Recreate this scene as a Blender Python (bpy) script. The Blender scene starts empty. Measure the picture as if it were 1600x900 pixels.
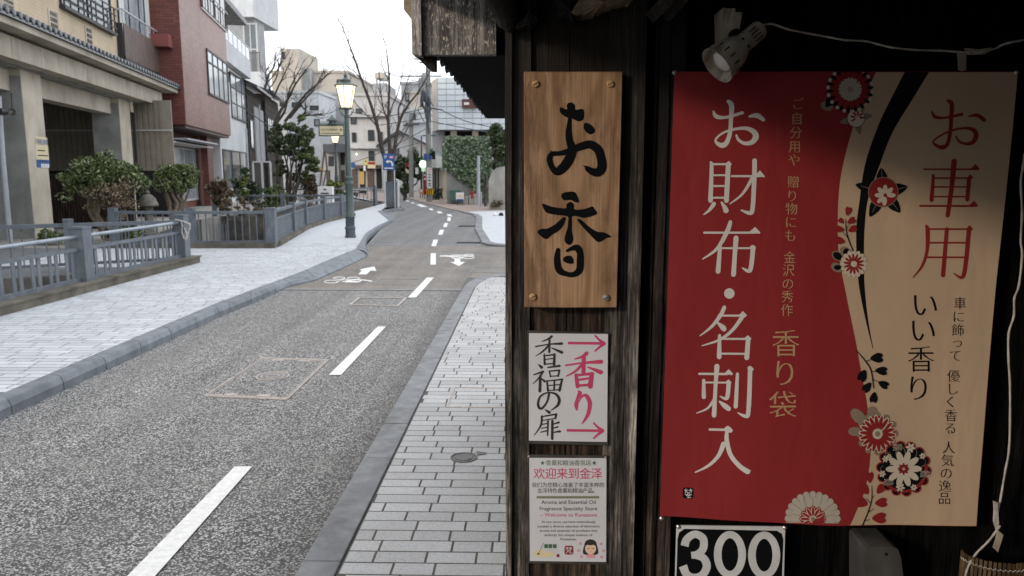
import bpy, bmesh, math, random
import numpy as np
from mathutils import Vector, Matrix, noise
from mathutils.geometry import tessellate_polygon
random.seed(7); rng = np.random.default_rng(7)
R = math.radians
scene = bpy.context.scene
col = scene.collection

# ------------------------------------------------------------------ camera
F_PX = 1190.0; W_PX, H_PX = 1600, 900
PITCH = math.atan(179 / F_PX); YAW = math.atan2(28, math.hypot(179, F_PX)); EYE = 1.65
cam_d = bpy.data.cameras.new('camera'); cam = bpy.data.objects.new('camera', cam_d); col.objects.link(cam)
cam.location = (0, 0, EYE); cam.rotation_euler = (R(90) - PITCH, 0, YAW)
cam_d.sensor_width = 36; cam_d.lens = 36 * F_PX / W_PX; cam_d.clip_end = 2000; cam_d.clip_start = 0.05
cam_d.dof.use_dof = True; cam_d.dof.focus_distance = 2.3; cam_d.dof.aperture_fstop = 8
scene.camera = cam
# ------------------------------------------------------------------ world, sun, exposure
SUN_DIR = Vector((0.72, 0.63, -0.29)).normalized()      # the way the light travels
SUN_EL = math.asin(-SUN_DIR.z); SUN_AZ = math.atan2(-SUN_DIR.x, -SUN_DIR.y)
w = bpy.data.worlds.new('World'); scene.world = w; w.use_nodes = True
nt = w.node_tree; bg = nt.nodes['Background']
sky = nt.nodes.new('ShaderNodeTexSky'); sky.sky_type = 'NISHITA'; sky.sun_disc = False
sky.sun_elevation = SUN_EL; sky.sun_rotation = SUN_AZ; sky.dust_density = 3
mx = nt.nodes.new('ShaderNodeMix'); mx.data_type = 'RGBA'; mx.inputs[0].default_value = 0.93
nt.links.new(sky.outputs[0], mx.inputs[6]); mx.inputs[7].default_value = (12.0, 12.3, 12.9, 1)   # closed cloud cover
nt.links.new(mx.outputs[2], bg.inputs[0]); bg.inputs[1].default_value = 0.15
sl = bpy.data.lights.new('sun', 'SUN'); sun = bpy.data.objects.new('sun', sl); col.objects.link(sun)
sl.energy = 1.5; sl.angle = R(4.5); sl.color = (1.0, 0.86, 0.70)
sun.rotation_euler = SUN_DIR.to_track_quat('-Z', 'Y').to_euler()
scene.view_settings.view_transform = 'Standard'; scene.view_settings.look = 'None'
scene.view_settings.gamma = 1; scene.view_settings.exposure = 0.0
scene.cycles.max_bounces = 8

# ------------------------------------------------------------------ helpers: from a point seen to a place
CR = cam.rotation_euler.to_matrix()
def ray(px, py): return CR @ Vector((px - 800, 450 - py, -F_PX))
def G(px, py, z=0.0):
    d = ray(px, py); t = (z - EYE) / d.z; return Vector((d.x * t, d.y * t, z))
def Yp(px, py, Y):
    d = ray(px, py); t = Y / d.y; return Vector((d.x * t, Y, EYE + d.z * t))
def V(*a): return Vector(a)
class Plane:
    """vertical plane through o (x,y) running along azimuth a; s along, z up, o outwards"""
    def __init__(s, o, deg):
        a = R(deg); s.o = Vector((o[0], o[1], 0)); s.u = Vector((-math.sin(a), math.cos(a), 0)); s.n = Vector((math.cos(a), math.sin(a), 0))
    def hit(s, px, py, off=0):
        d = ray(px, py); c = Vector((0, 0, EYE)); o = s.o + s.n * off
        t = (o - c).dot(s.n) / d.dot(s.n); p = c + d * t; return ((p - s.o).dot(s.u), p.z)
    def pt(s, a, z, off=0):
        p = s.o + s.u * a + s.n * off; return Vector((p.x, p.y, z))

# ------------------------------------------------------------------ mesh builder
def smooth(pts, n=6, closed=False):
    """Catmull-Rom through rows of numbers"""
    P = [np.array(p, float) for p in pts]; N = len(P)
    if N < 3: return P
    out = []
    rngi = range(N if closed else N - 1)
    for i in rngi:
        p0 = P[(i - 1) % N] if closed or i > 0 else P[0]; p1 = P[i]; p2 = P[(i + 1) % N]
        p3 = P[(i + 2) % N] if closed or i + 2 < N else P[-1]
        for k in range(n):
            t = k / n
            out.append(0.5 * ((2 * p1) + (-p0 + p2) * t + (2 * p0 - 5 * p1 + 4 * p2 - p3) * t * t + (-p0 + 3 * p1 - 3 * p2 + p3) * t ** 3))
    if not closed: out.append(P[-1])
    return out
class MB:
    def __init__(s): s.v = []; s.f = []; s.sm = False
    def add(s, vs, fs):
        b = len(s.v); s.v += [tuple(p) for p in vs]; s.f += [tuple(i + b for i in f) for f in fs]; return s
    def hexa(s, p):  # 8 points: bottom ccw 4, top ccw 4
        return s.add(p, [(3, 2, 1, 0), (4, 5, 6, 7), (0, 1, 5, 4), (1, 2, 6, 5), (2, 3, 7, 6), (3, 0, 4, 7)])
    def box(s, x0, x1, y0, y1, z0, z1):
        return s.hexa([(x0, y0, z0), (x1, y0, z0), (x1, y1, z0), (x0, y1, z0), (x0, y0, z1), (x1, y0, z1), (x1, y1, z1), (x0, y1, z1)])
    def bbox(s, x0, x1, y0, y1, z0, z1, b):   # top edges bevelled
        s.add([(x0, y0, z0), (x1, y0, z0), (x1, y1, z0), (x0, y1, z0), (x0, y0, z1 - b), (x1, y0, z1 - b), (x1, y1, z1 - b), (x0, y1, z1 - b),
               (x0 + b, y0 + b, z1), (x1 - b, y0 + b, z1), (x1 - b, y1 - b, z1), (x0 + b, y1 - b, z1)],
              [(0, 1, 5, 4), (1, 2, 6, 5), (2, 3, 7, 6), (3, 0, 4, 7), (4, 5, 9, 8), (5, 6, 10, 9), (6, 7, 11, 10), (7, 4, 8, 11), (8, 9, 10, 11)]); return s
    def pbox(s, P, s0, s1, z0, z1, o0, o1):
        if s0 > s1: s0, s1 = s1, s0
        if z0 > z1: z0, z1 = z1, z0
        if o0 > o1: o0, o1 = o1, o0
        q = P.pt; return s.hexa([q(s0, z0, o0), q(s0, z0, o1), q(s1, z0, o1), q(s1, z0, o0), q(s0, z1, o0), q(s0, z1, o1), q(s1, z1, o1), q(s1, z1, o0)][::1])
    def bar(s, a, b, wd, th, up=Vector((0, 0, 1))):   # beam from a to b
        a = Vector(a); b = Vector(b); d = (b - a).normalized()
        if abs(d.dot(up)) > .98: up = Vector((0, 1, 0))
        sx = d.cross(up).normalized() * wd / 2; sz = sx.cross(d).normalized() * th / 2
        return s.hexa([a - sx - sz, a + sx - sz, b + sx - sz, b - sx - sz, a - sx + sz, a + sx + sz, b + sx + sz, b - sx + sz])
    def tube(s, pts, r, n=8, cap=True):
        pts = [Vector(p) for p in pts]; rr = r if hasattr(r, '__len__') else [r] * len(pts)
        base = len(s.v); prev = None
        for i, p in enumerate(pts):
            d = (pts[min(i + 1, len(pts) - 1)] - pts[max(i - 1, 0)])
            d = d.normalized() if d.length > 1e-9 else Vector((0, 0, 1))
            if prev is None:
                a = d.cross(Vector((0, 0, 1)) if abs(d.z) < .9 else Vector((1, 0, 0))).normalized()
            else:
                a = (prev - d * prev.dot(d)).normalized()
            prev = a; b = d.cross(a)
            for k in range(n):
                t = 2 * math.pi * k / n; s.v.append(tuple(p + (a * math.cos(t) + b * math.sin(t)) * rr[i]))
        for i in range(len(pts) - 1):
            for k in range(n):
                k2 = (k + 1) % n; s.f.append((base + i * n + k, base + i * n + k2, base + (i + 1) * n + k2, base + (i + 1) * n + k))
        if cap:
            s.f.append(tuple(base + k for k in range(n))[::-1]); s.f.append(tuple(base + (len(pts) - 1) * n + k for k in range(n)))
        return s
    def lathe(s, prof, c=(0, 0, 0), ax=None, n=20, cap=True, rot=0):
        """prof: (radius, height)"""
        c = Vector(c); ax = Vector(ax).normalized() if ax is not None else Vector((0, 0, 1))
        a = ax.cross(Vector((0, 0, 1)) if abs(ax.z) < .9 else Vector((1, 0, 0))).normalized(); b = ax.cross(a)
        base = len(s.v); m = len(prof)
        for r, h in prof:
            for k in range(n):
                t = 2 * math.pi * (k + rot) / n; s.v.append(tuple(c + ax * h + (a * math.cos(t) + b * math.sin(t)) * r))
        for i in range(m - 1):
            for k in range(n):
                k2 = (k + 1) % n; s.f.append((base + i * n + k, base + i * n + k2, base + (i + 1) * n + k2, base + (i + 1) * n + k))
        if cap:
            s.f.append(tuple(base + k for k in range(n))[::-1]); s.f.append(tuple(base + (m - 1) * n + k for k in range(n)))
        return s
    def poly(s, pts):
        t = tessellate_polygon([[Vector(p) for p in pts]]); return s.add(pts, [tuple(x) for x in t])
    def prism(s, pts, z0, z1):
        """flat outline (x,y) lifted from z0 to z1"""
        n = len(pts); t = tessellate_polygon([[Vector((p[0], p[1], 0)) for p in pts]])
        area = sum(pts[i][0] * pts[(i + 1) % n][1] - pts[(i + 1) % n][0] * pts[i][1] for i in range(n))
        vs = [(p[0], p[1], z0) for p in pts] + [(p[0], p[1], z1) for p in pts]
        fs = [tuple(i + n for i in x) for x in t] + [tuple(x)[::-1] for x in t]
        for i in range(n):
            j = (i + 1) % n; fs.append((i, j, j + n, i + n) if area > 0 else (j, i, i + n, j + n))
        return s.add(vs, fs)
    def build(s, name, m, parent=None, smooth_=False, fix=True):
        me = bpy.data.meshes.new(name)
        o = bpy.data.objects.new(name, me); col.objects.link(o)
        off = Vector((0, 0, 0)); p = parent
        while p is not None: off += p.location; p = p.parent
        if parent is not None: o.parent = parent
        vs = np.array(s.v, float).reshape(-1, 3) - np.array(off)
        me.from_pydata(vs.tolist(), [], s.f)
        if fix and len(s.f) < 60000:
            bm = bmesh.new(); bm.from_mesh(me); bmesh.ops.recalc_face_normals(bm, faces=bm.faces); bm.to_mesh(me); bm.free()
        if m: me.materials.append(m)
        if smooth_:
            me.polygons.foreach_set('use_smooth', [True] * len(me.polygons))
            try: me.set_sharp_from_angle(angle=R(40))
            except Exception: pass
        me.update(); return o
def thing(name, label, cat, loc, group=None):
    o = bpy.data.objects.new(name, None); col.objects.link(o); o.location = loc; o.empty_display_size = .1
    o['label'] = label; o['category'] = cat
    if group: o['group'] = group
    return o
def tag(o, label, cat, group=None):
    o['label'] = label; o['category'] = cat
    if group: o['group'] = group
    return o
def struct(o, label=None):
    o['kind'] = 'structure'
    if label: o['label'] = label
    return o
def stuff(o): o['kind'] = 'stuff'; return o
def dup(root, loc, label=None, rot=None, group=None, scale=None):
    r = root.copy(); col.objects.link(r); r.location = loc
    if rot is not None: r.rotation_euler = (0, 0, rot)
    if scale: r.scale = (scale,) * 3
    if label: r['label'] = label
    if group: r['group'] = group
    for ch in list(root.children):
        c = ch.copy(); col.objects.link(c); c.parent = r
        for g in list(ch.children):
            d = g.copy(); col.objects.link(d); d.parent = c
    return r

# ------------------------------------------------------------------ materials
def base_mat(name):
    m = bpy.data.materials.new(name); m.use_nodes = True; t = m.node_tree
    return m, t, t.nodes['Principled BSDF']
def N(t, ty, **kw):
    n = t.nodes.new(ty)
    for k, v in kw.items(): setattr(n, k, v)
    return n
def coords(t, stretch=(1, 1, 1), obj=False):
    mp = N(t, 'ShaderNodeMapping'); mp.inputs['Scale'].default_value = stretch
    if obj: t.links.new(N(t, 'ShaderNodeTexCoord').outputs['Object'], mp.inputs[0])
    else: t.links.new(N(t, 'ShaderNodeNewGeometry').outputs['Position'], mp.inputs[0])
    return mp.outputs[0]
def rgba(c): return (c[0], c[1], c[2], 1)
def ramp(t, fac, stops):
    r = N(t, 'ShaderNodeValToRGB'); e = r.color_ramp.elements
    e[0].position, e[0].color = stops[0][0], rgba(stops[0][1]); e[1].position, e[1].color = stops[-1][0], rgba(stops[-1][1])
    for p, c in stops[1:-1]: q = e.new(p); q.color = rgba(c)
    t.links.new(fac, r.inputs[0]); return r.outputs[0]
def nz(t, v, scale, detail=6, rough=.6, dist=0):
    n = N(t, 'ShaderNodeTexNoise'); n.inputs['Scale'].default_value = scale; n.inputs['Detail'].default_value = detail
    n.inputs['Roughness'].default_value = rough; n.inputs['Distortion'].default_value = dist
    t.links.new(v, n.inputs[0]); return n.outputs[0]
def mixc(t, f, a, b, mode='MIX'):
    m = N(t, 'ShaderNodeMix', data_type='RGBA', blend_type=mode)
    for i, x in ((0, f), (6, a), (7, b)):
        if hasattr(x, 'links'): t.links.new(x, m.inputs[i])
        elif i == 0: m.inputs[0].default_value = x
        else: m.inputs[i].default_value = rgba(x)
    return m.outputs[2]
def island(t, c, amt):
    g = N(t, 'ShaderNodeNewGeometry'); oi = N(t, 'ShaderNodeObjectInfo')
    a = N(t, 'ShaderNodeMath', operation='ADD'); t.links.new(g.outputs['Random Per Island'], a.inputs[0]); t.links.new(oi.outputs['Random'], a.inputs[1])
    fr = N(t, 'ShaderNodeMath', operation='FRACT'); t.links.new(a.outputs[0], fr.inputs[0])
    mr = N(t, 'ShaderNodeMapRange'); mr.inputs[3].default_value = 1 - amt; mr.inputs[4].default_value = 1 + amt
    t.links.new(fr.outputs[0], mr.inputs[0])
    return mixc(t, 1.0, c, mr.outputs[0], 'MULTIPLY')
def bump(t, b, h, strength, dist=.01):
    n = N(t, 'ShaderNodeBump'); n.inputs['Strength'].default_value = strength; n.inputs['Distance'].default_value = dist
    t.links.new(h, n.inputs['Height']); t.links.new(n.outputs[0], b.inputs['Normal'])
def mat(name, c1, c2=None, scale=3, rough=.75, bmp=0, bscale=None, stretch=(1, 1, 1), metal=0, isl=0, lo=.35, hi=.65, spec=.4, dirt=None, dist=.01):
    m, t, b = base_mat(name); v = coords(t, stretch)
    if c2 is None: c2 = tuple(x * .82 for x in c1)
    n = nz(t, v, scale); c = ramp(t, n, [(lo, c1), (hi, c2)])
    if dirt:
        d = nz(t, coords(t, (1, 1, .35)), dirt[1], 8, .7); c = mixc(t, ramp(t, d, [(.5, (0, 0, 0)), (.68, (dirt[2],) * 3)]), c, dirt[0])
    if isl: c = island(t, c, isl)
    t.links.new(c, b.inputs['Base Color']); b.inputs['Roughness'].default_value = rough
    b.inputs['Metallic'].default_value = metal; b.inputs['Specular IOR Level'].default_value = spec
    if bmp: bump(t, b, nz(t, v, bscale or scale * 6, 5), bmp, dist)
    return m
def emit(name, c, s):
    m, t, b = base_mat(name); b.inputs['Base Color'].default_value = rgba(c); b.inputs['Emission Color'].default_value = rgba(c); b.inputs['Emission Strength'].default_value = s; return m
def asphalt(name, dark, mid, light, tint, big=(.9, 1.1), density=.62, gutter=False):
    m, t, b = base_mat(name); v = coords(t)
    vo = N(t, 'ShaderNodeTexVoronoi'); vo.inputs['Scale'].default_value = 118; t.links.new(v, vo.inputs[0])
    sep = N(t, 'ShaderNodeSeparateColor'); t.links.new(vo.outputs['Color'], sep.inputs[0])
    c = ramp(t, sep.outputs[0], [(0, dark), (.42, mid), (density, mid), (density + .12, light), (1, tuple(min(1, x * 1.35) for x in light))])
    edge = ramp(t, vo.outputs['Distance'], [(.25, (1, 1, 1)), (.75, (.35, .35, .36))]); c = mixc(t, 1.0, c, edge, 'MULTIPLY')
    n1 = nz(t, v, .55, 5, .6); c = mixc(t, 1.0, c, ramp(t, n1, [(.3, (big[0],) * 3), (.7, (big[1],) * 3)]), 'MULTIPLY')
    tr = nz(t, coords(t, (2.6, .05, 1)), 1, 4, .55); c = mixc(t, 1.0, c, ramp(t, tr, [(.35, (.80, .80, .81)), (.62, (1.12, 1.12, 1.11))]), 'MULTIPLY')
    st = nz(t, coords(t, (1, .6, 1)), 2.7, 7, .7, .6); c = mixc(t, ramp(t, st, [(.62, (0, 0, 0)), (.72, (.45, .45, .45))]), c, tuple(x * .5 for x in mid))
    n2 = nz(t, v, 1.6, 6); c = mixc(t, ramp(t, n2, [(.45, (0, 0, 0)), (.75, (.5, .5, .5))]), c, tint)
    if gutter:      # grime swept against the kerb, ragged towards the lane
        sp = N(t, 'ShaderNodeSeparateXYZ'); t.links.new(v, sp.inputs[0]); a_ = N(t, 'ShaderNodeMath', operation='MULTIPLY_ADD'); t.links.new(nz(t, v, 9, 5), a_.inputs[0]); a_.inputs[1].default_value = .35; t.links.new(sp.outputs[0], a_.inputs[2])
        mr = N(t, 'ShaderNodeMapRange'); mr.inputs[1].default_value = -1.04; mr.inputs[2].default_value = -.76; mr.inputs[4].default_value = .62; t.links.new(a_.outputs[0], mr.inputs[0]); c = mixc(t, mr.outputs[0], c, (.045, .042, .038))
    t.links.new(c, b.inputs['Base Color']); b.inputs['Roughness'].default_value = .78
    bump(t, b, vo.outputs['Distance'], -.5, .006); return m
def wood(name, dark, mid, light, sx=28, rough=.75, grain=.5, axis='z', lo=.36, hi=.66, spec=.25, rain=0):
    m, t, b = base_mat(name); st = {'z': (sx, sx, 2.0), 'x': (2.0, sx, sx), 'y': (sx, 2.0, sx)}[axis]
    v = coords(t, st); n = nz(t, v, 1.0, 9, .68, .35)
    c = ramp(t, n, [(lo, dark), ((lo + hi) / 2, mid), (hi, light)])
    st2 = {'z': (210, 210, 12), 'x': (12, 210, 210), 'y': (210, 12, 210)}[axis]
    f = nz(t, coords(t, st2), 1.0, 4, .6); c = mixc(t, 1, c, ramp(t, f, [(.36, (.35, .35, .35)), (.5, (1, 1, 1)), (.66, (1.5, 1.47, 1.42))]), 'MULTIPLY')
    st3 = {'z': (95, 95, 1.3), 'x': (1.3, 95, 95), 'y': (95, 1.3, 95)}[axis]
    ck = nz(t, coords(t, st3), 1.0, 2, .5, .2); c = mixc(t, 1, c, ramp(t, ck, [(.36, (.12, .12, .12)), (.42, (1, 1, 1))]), 'MULTIPLY')
    p = nz(t, coords(t, (2, 2, 1)), 7, 8, .7); c = mixc(t, 1, c, ramp(t, p, [(.34, (.3, .28, .27)), (.5, (.9, .88, .86)), (.64, (1.3, 1.3, 1.3))]), 'MULTIPLY')
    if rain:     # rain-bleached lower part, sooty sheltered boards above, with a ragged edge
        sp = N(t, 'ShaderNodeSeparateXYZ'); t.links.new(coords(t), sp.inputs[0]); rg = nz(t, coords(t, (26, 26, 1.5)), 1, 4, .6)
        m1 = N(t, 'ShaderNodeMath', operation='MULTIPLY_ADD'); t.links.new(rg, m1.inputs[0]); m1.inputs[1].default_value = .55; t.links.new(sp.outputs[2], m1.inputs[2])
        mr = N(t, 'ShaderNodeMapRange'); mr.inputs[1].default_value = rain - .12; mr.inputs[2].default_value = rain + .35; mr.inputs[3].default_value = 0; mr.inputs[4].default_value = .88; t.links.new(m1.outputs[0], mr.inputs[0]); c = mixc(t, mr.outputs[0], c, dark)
    t.links.new(c, b.inputs['Base Color']); b.inputs['Roughness'].default_value = rough; b.inputs['Specular IOR Level'].default_value = spec
    ad = N(t, 'ShaderNodeMath', operation='ADD'); t.links.new(n, ad.inputs[0]); t.links.new(f, ad.inputs[1])
    bump(t, b, ad.outputs[0], grain, .006); return m
def brickmat(name, c1, c2, mortar, bw, bh, deg, ms=.012, rough=.6, offs=.5, spec=.4):
    """thin facing tiles too far off to part: pattern runs along azimuth deg and up"""
    m, t, b = base_mat(name); g = N(t, 'ShaderNodeNewGeometry')
    a = R(deg); d1 = N(t, 'ShaderNodeVectorMath', operation='DOT_PRODUCT'); t.links.new(g.outputs['Position'], d1.inputs[0]); d1.inputs[1].default_value = (-math.sin(a) + math.cos(a) * 1, math.cos(a) + math.sin(a), 0)
    sp = N(t, 'ShaderNodeSeparateXYZ'); t.links.new(g.outputs['Position'], sp.inputs[0])
    cb = N(t, 'ShaderNodeCombineXYZ'); t.links.new(d1.outputs['Value'], cb.inputs[0]); t.links.new(sp.outputs[2], cb.inputs[1])
    br = N(t, 'ShaderNodeTexBrick'); br.offset = offs; t.links.new(cb.outputs[0], br.inputs['Vector'])
    br.inputs['Color1'].default_value = rgba(c1); br.inputs['Color2'].default_value = rgba(c2); br.inputs['Mortar'].default_value = rgba(mortar)
    br.inputs['Scale'].default_value = 1; br.inputs['Mortar Size'].default_value = ms; br.inputs['Brick Width'].default_value = bw; br.inputs['Row Height'].default_value = bh
    n = nz(t, coords(t, (1, 1, .5)), .8, 6); c = mixc(t, 1, br.outputs[0], ramp(t, n, [(.3, (.8, .8, .8)), (.7, (1.15, 1.15, 1.15))]), 'MULTIPLY')
    t.links.new(c, b.inputs['Base Color']); b.inputs['Roughness'].default_value = rough; b.inputs['Specular IOR Level'].default_value = spec
    bump(t, b, br.outputs['Fac'], -.3, .01); return m
def flat(name, c, rough=.6, spec=.3): return mat(name, c, tuple(x * .93 for x in c), 9, rough, spec=spec)

M = {}
M['asphalt'] = asphalt('asphalt', (.05, .053, .056), (.125, .125, .123), (.43, .425, .41), (.19, .182, .168), density=.54, gutter=True)
M['asphalt_brown'] = asphalt('asphalt_brown', (.11, .10, .088), (.22, .198, .175), (.36, .335, .30), (.26, .228, .20), density=.7)
M['asphalt_grey'] = asphalt('asphalt_grey', (.09, .09, .092), (.185, .183, .18), (.32, .32, .315), (.20, .195, .187), density=.7)
def paver(name, c1, c2):
    m, t, b = base_mat(name); v = coords(t)
    c = ramp(t, nz(t, v, 90, 3, .7), [(.3, c2), (.7, c1)])
    d = nz(t, v, 2.2, 7, .65); c = mixc(t, 1, c, ramp(t, d, [(.3, (.90, .895, .88)), (.62, (1.04, 1.04, 1.04))]), 'MULTIPLY')
    c = island(t, c, .12); t.links.new(c, b.inputs['Base Color']); b.inputs['Roughness'].default_value = .7
    bump(t, b, nz(t, v, 160, 3), .25, .002); return m
M['paver'] = paver('paver_granite', (.46, .465, .47), (.31, .315, .325))
M['paver_left'] = paver('paver_pale', (.55, .575, .61), (.42, .44, .47))
M['joint'] = mat('mortar_joint', (.10, .095, .088), (.055, .052, .047), 14, .95)
M['joint_left'] = mat('mortar_joint_pale', (.19, .20, .205), (.11, .115, .12), 10, .95)
M['kerb'] = mat('kerb_granite', (.225, .235, .245), (.145, .152, .162), 9, .7, .3, 120, isl=.08, dist=.003, dirt=((.09, .085, .08), 4, .5))
M['kerb_left'] = mat('kerb_bluestone', (.195, .212, .235), (.12, .135, .152), 7, .65, .3, 120, isl=.1, dist=.003)
M['concrete'] = mat('concrete', (.40, .385, .35), (.27, .26, .24), 1.3, .85, .25, 40, dirt=((.13, .12, .10), 1.6, .55))
M['concrete_grey'] = mat('concrete_grey', (.30, .305, .29), (.20, .205, .195), 1.6, .85, .25, 40, dirt=((.12, .12, .11), 2.5, .5))
M['concrete_dark'] = mat('concrete_mossy', (.16, .145, .12), (.07, .065, .05), 3, .9, .5, 30)
M['paint'] = mat('road_paint', (.80, .80, .79), (.66, .66, .65), 30, .6, .15, 120, dirt=((.34, .34, .33), 75, .38), dist=.002)
M['fence'] = mat('fence_paint', (.118, .137, .160), (.092, .107, .127), 3, .45, .1, 40, dirt=((.25, .27, .30), 9, .35), spec=.5)
M['rail'] = mat('rail_metal', (.30, .34, .38), (.22, .25, .28), 5, .35, metal=.5, spec=.5)
M['soil'] = mat('soil', (.09, .075, .055), (.05, .042, .03), 6, .95, .5)
M['canal_wall'] = mat('canal_stone', (.16, .15, .13), (.05, .05, .045), 2, .9, .7, 8)
M['metal_grey'] = mat('cast_metal', (.13, .125, .12), (.075, .075, .072), 25, .5, .3, 80, metal=.5)
M['cover'] = mat('cover_rim', (.44, .39, .355), (.27, .245, .225), 20, .5, .2, metal=.15)
M['planks_dark'] = wood('charred_planks', (.008, .008, .009), (.020, .018, .017), (.055, .045, .036))
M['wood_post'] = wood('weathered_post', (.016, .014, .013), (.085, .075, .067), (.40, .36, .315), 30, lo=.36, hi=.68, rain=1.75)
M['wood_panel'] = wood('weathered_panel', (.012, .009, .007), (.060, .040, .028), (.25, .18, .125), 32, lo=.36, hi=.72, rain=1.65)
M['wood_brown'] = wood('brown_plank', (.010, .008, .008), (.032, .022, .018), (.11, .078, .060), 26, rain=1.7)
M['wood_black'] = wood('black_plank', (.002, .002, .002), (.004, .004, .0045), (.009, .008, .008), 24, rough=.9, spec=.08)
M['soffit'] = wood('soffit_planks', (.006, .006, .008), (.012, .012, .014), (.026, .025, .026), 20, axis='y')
def flecked(name):
    m, t, b = base_mat(name); v = coords(t, (60, 60, 2.0)); n = nz(t, v, 1, 8, .65, .3)
    c = ramp(t, n, [(.36, (.05, .047, .044)), (.5, (.20, .185, .17)), (.66, (.38, .355, .33))])
    g = nz(t, coords(t, (150, 150, 9)), 1.0, 3, .5); c = mixc(t, 1, c, ramp(t, g, [(.35, (.35, .35, .35)), (.6, (1.2, 1.2, 1.2))]), 'MULTIPLY')
    f = nz(t, coords(t, (190, 190, 62)), 1, 4, .6, .5); c = mixc(t, ramp(t, f, [(.57, (0, 0, 0)), (.61, (1, 1, 1))]), c, (.58, .53, .45))
    t.links.new(c, b.inputs['Base Color']); b.inputs['Roughness'].default_value = .8; bump(t, b, n, .5, .006); return m
M['flecked'] = flecked('flaking_board')
def cedar(name):
    m, t, b = base_mat(name)
    v0 = coords(t); mp = N(t, 'ShaderNodeMapping'); mp.inputs['Scale'].default_value = (1, 1, .16); t.links.new(v0, mp.inputs[0])
    n1 = nz(t, mp.outputs[0], 5.5, 3, .5, .5)
    sc_ = N(t, 'ShaderNodeMath', operation='MULTIPLY'); t.links.new(n1, sc_.inputs[0]); sc_.inputs[1].default_value = 46
    sn = N(t, 'ShaderNodeMath', operation='SINE'); t.links.new(sc_.outputs[0], sn.inputs[0])
    mr = N(t, 'ShaderNodeMapRange'); mr.inputs[1].default_value = -1; t.links.new(sn.outputs[0], mr.inputs[0])
    c = ramp(t, mr.outputs[0], [(0, (.27, .155, .08)), (.5, (.345, .205, .112)), (1, (.41, .255, .148))])
    f = nz(t, coords(t, (210, 210, 5)), 1, 4, .6); c = mixc(t, 1, c, ramp(t, f, [(.35, (.78, .76, .74)), (.65, (1.1, 1.1, 1.1))]), 'MULTIPLY')
    g = nz(t, coords(t, (9, 9, 3)), 1, 6, .7); c = mixc(t, 1, c, ramp(t, g, [(.34, (.5, .45, .41)), (.52, (1.0, 1.0, 1.0)), (.7, (1.1, 1.08, 1.05))]), 'MULTIPLY')
    sp = N(t, 'ShaderNodeSeparateXYZ'); t.links.new(v0, sp.inputs[0])     # worn, split grain down the left side of the board
    w_ = N(t, 'ShaderNodeMapRange'); w_.inputs[1].default_value = .075; w_.inputs[2].default_value = -.02; t.links.new(sp.outputs[0], w_.inputs[0])
    h = nz(t, coords(t, (120, 120, 14)), 1, 5, .7, .8); wm = N(t, 'ShaderNodeMath', operation='MULTIPLY'); t.links.new(w_.outputs[0], wm.inputs[0]); t.links.new(ramp(t, h, [(.48, (0, 0, 0)), (.6, (.8, .8, .8))]), wm.inputs[1])
    c = mixc(t, wm.outputs[0], c, (.13, .075, .04))
    t.links.new(c, b.inputs['Base Color']); b.inputs['Roughness'].default_value = .6; b.inputs['Specular IOR Level'].default_value = .3
    ad = N(t, 'ShaderNodeMath', operation='ADD'); t.links.new(f, ad.inputs[0]); t.links.new(wm.outputs[0], ad.inputs[1]); bump(t, b, ad.outputs[0], .35, .003); return m
M['cedar'] = cedar('cedar_board')
M['brass'] = mat('wood_plug', (.52, .34, .16), (.40, .25, .11), 60, .4, .1, spec=.5)
M['steel'] = mat('screw_steel', (.55, .52, .48), (.4, .37, .33), 60, .35, metal=.7)
M['ink'] = flat('ink_black', (.005, .0055, .007), .85, .08)
M['ink2'] = flat('print_black', (.035, .033, .032), .6)
M['sheet'] = mat('paper', (.66, .65, .67), (.60, .59, .61), 4, .35, spec=.5)
M['lam'] = mat('laminate_edge', (.075, .072, .068), (.045, .043, .042), 20, .25, spec=.6)
M['pink'] = flat('print_pink', (.56, .06, .15)); M['olive'] = flat('print_olive', (.20, .22, .14)); M['moss'] = flat('print_green', (.06, .13, .07))
M['skin'] = flat('print_skin', (.80, .55, .40)); M['cream'] = flat('print_cream', (.72, .60, .36)); M['kimono'] = flat('print_rose', (.75, .32, .36))
def cloth(name, c):
    m, t, b = base_mat(name); v = coords(t)
    n = nz(t, v, 2.4, 4); cc = ramp(t, n, [(.3, tuple(x * .93 for x in c)), (.7, tuple(x * 1.04 for x in c))])
    t.links.new(cc, b.inputs['Base Color']); b.inputs['Roughness'].default_value = .5; b.inputs['Specular IOR Level'].default_value = .35
    mp = coords(t, (1, 1, .45)); bump(t, b, nz(t, mp, 6, 3, .5, .6), .45, .014); return m
M['red'] = cloth('banner_red', (.265, .024, .026)); M['beige'] = cloth('banner_beige', (.53, .385, .26))
M['bwhite'] = cloth('banner_white', (.68, .64, .60)); M['gold'] = cloth('banner_gold', (.48, .30, .155)); M['bblack'] = flat('banner_black', (.006, .006, .007), .8, .1)
M['bred'] = cloth('banner_crimson', (.25, .02, .02)); M['taupe'] = cloth('banner_taupe', (.25, .19, .14)); M['bcream'] = cloth('banner_cream', (.60, .52, .42)); M['shell'] = cloth('banner_shell', (.45, .40, .34))
M['enamel'] = mat('sign_enamel', (.66, .66, .66), (.55, .55, .55), 20, .35, spec=.5)
M['lampwhite'] = mat('lamp_enamel', (.62, .57, .49), (.42, .37, .30), 22, .4, .15, dirt=((.10, .055, .03), 28, .8), spec=.5, dist=.002)
M['flex'] = mat('white_flex', (.55, .52, .48), (.34, .31, .28), 40, .5)
M['tape'] = mat('old_tape', (.42, .37, .29), (.25, .21, .16), 40, .5)
M['bark'] = mat('old_plaster', (.34, .27, .19), (.16, .12, .08), 14, .9, .6, 50, dirt=((.03, .025, .02), 9, .9))
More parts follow.
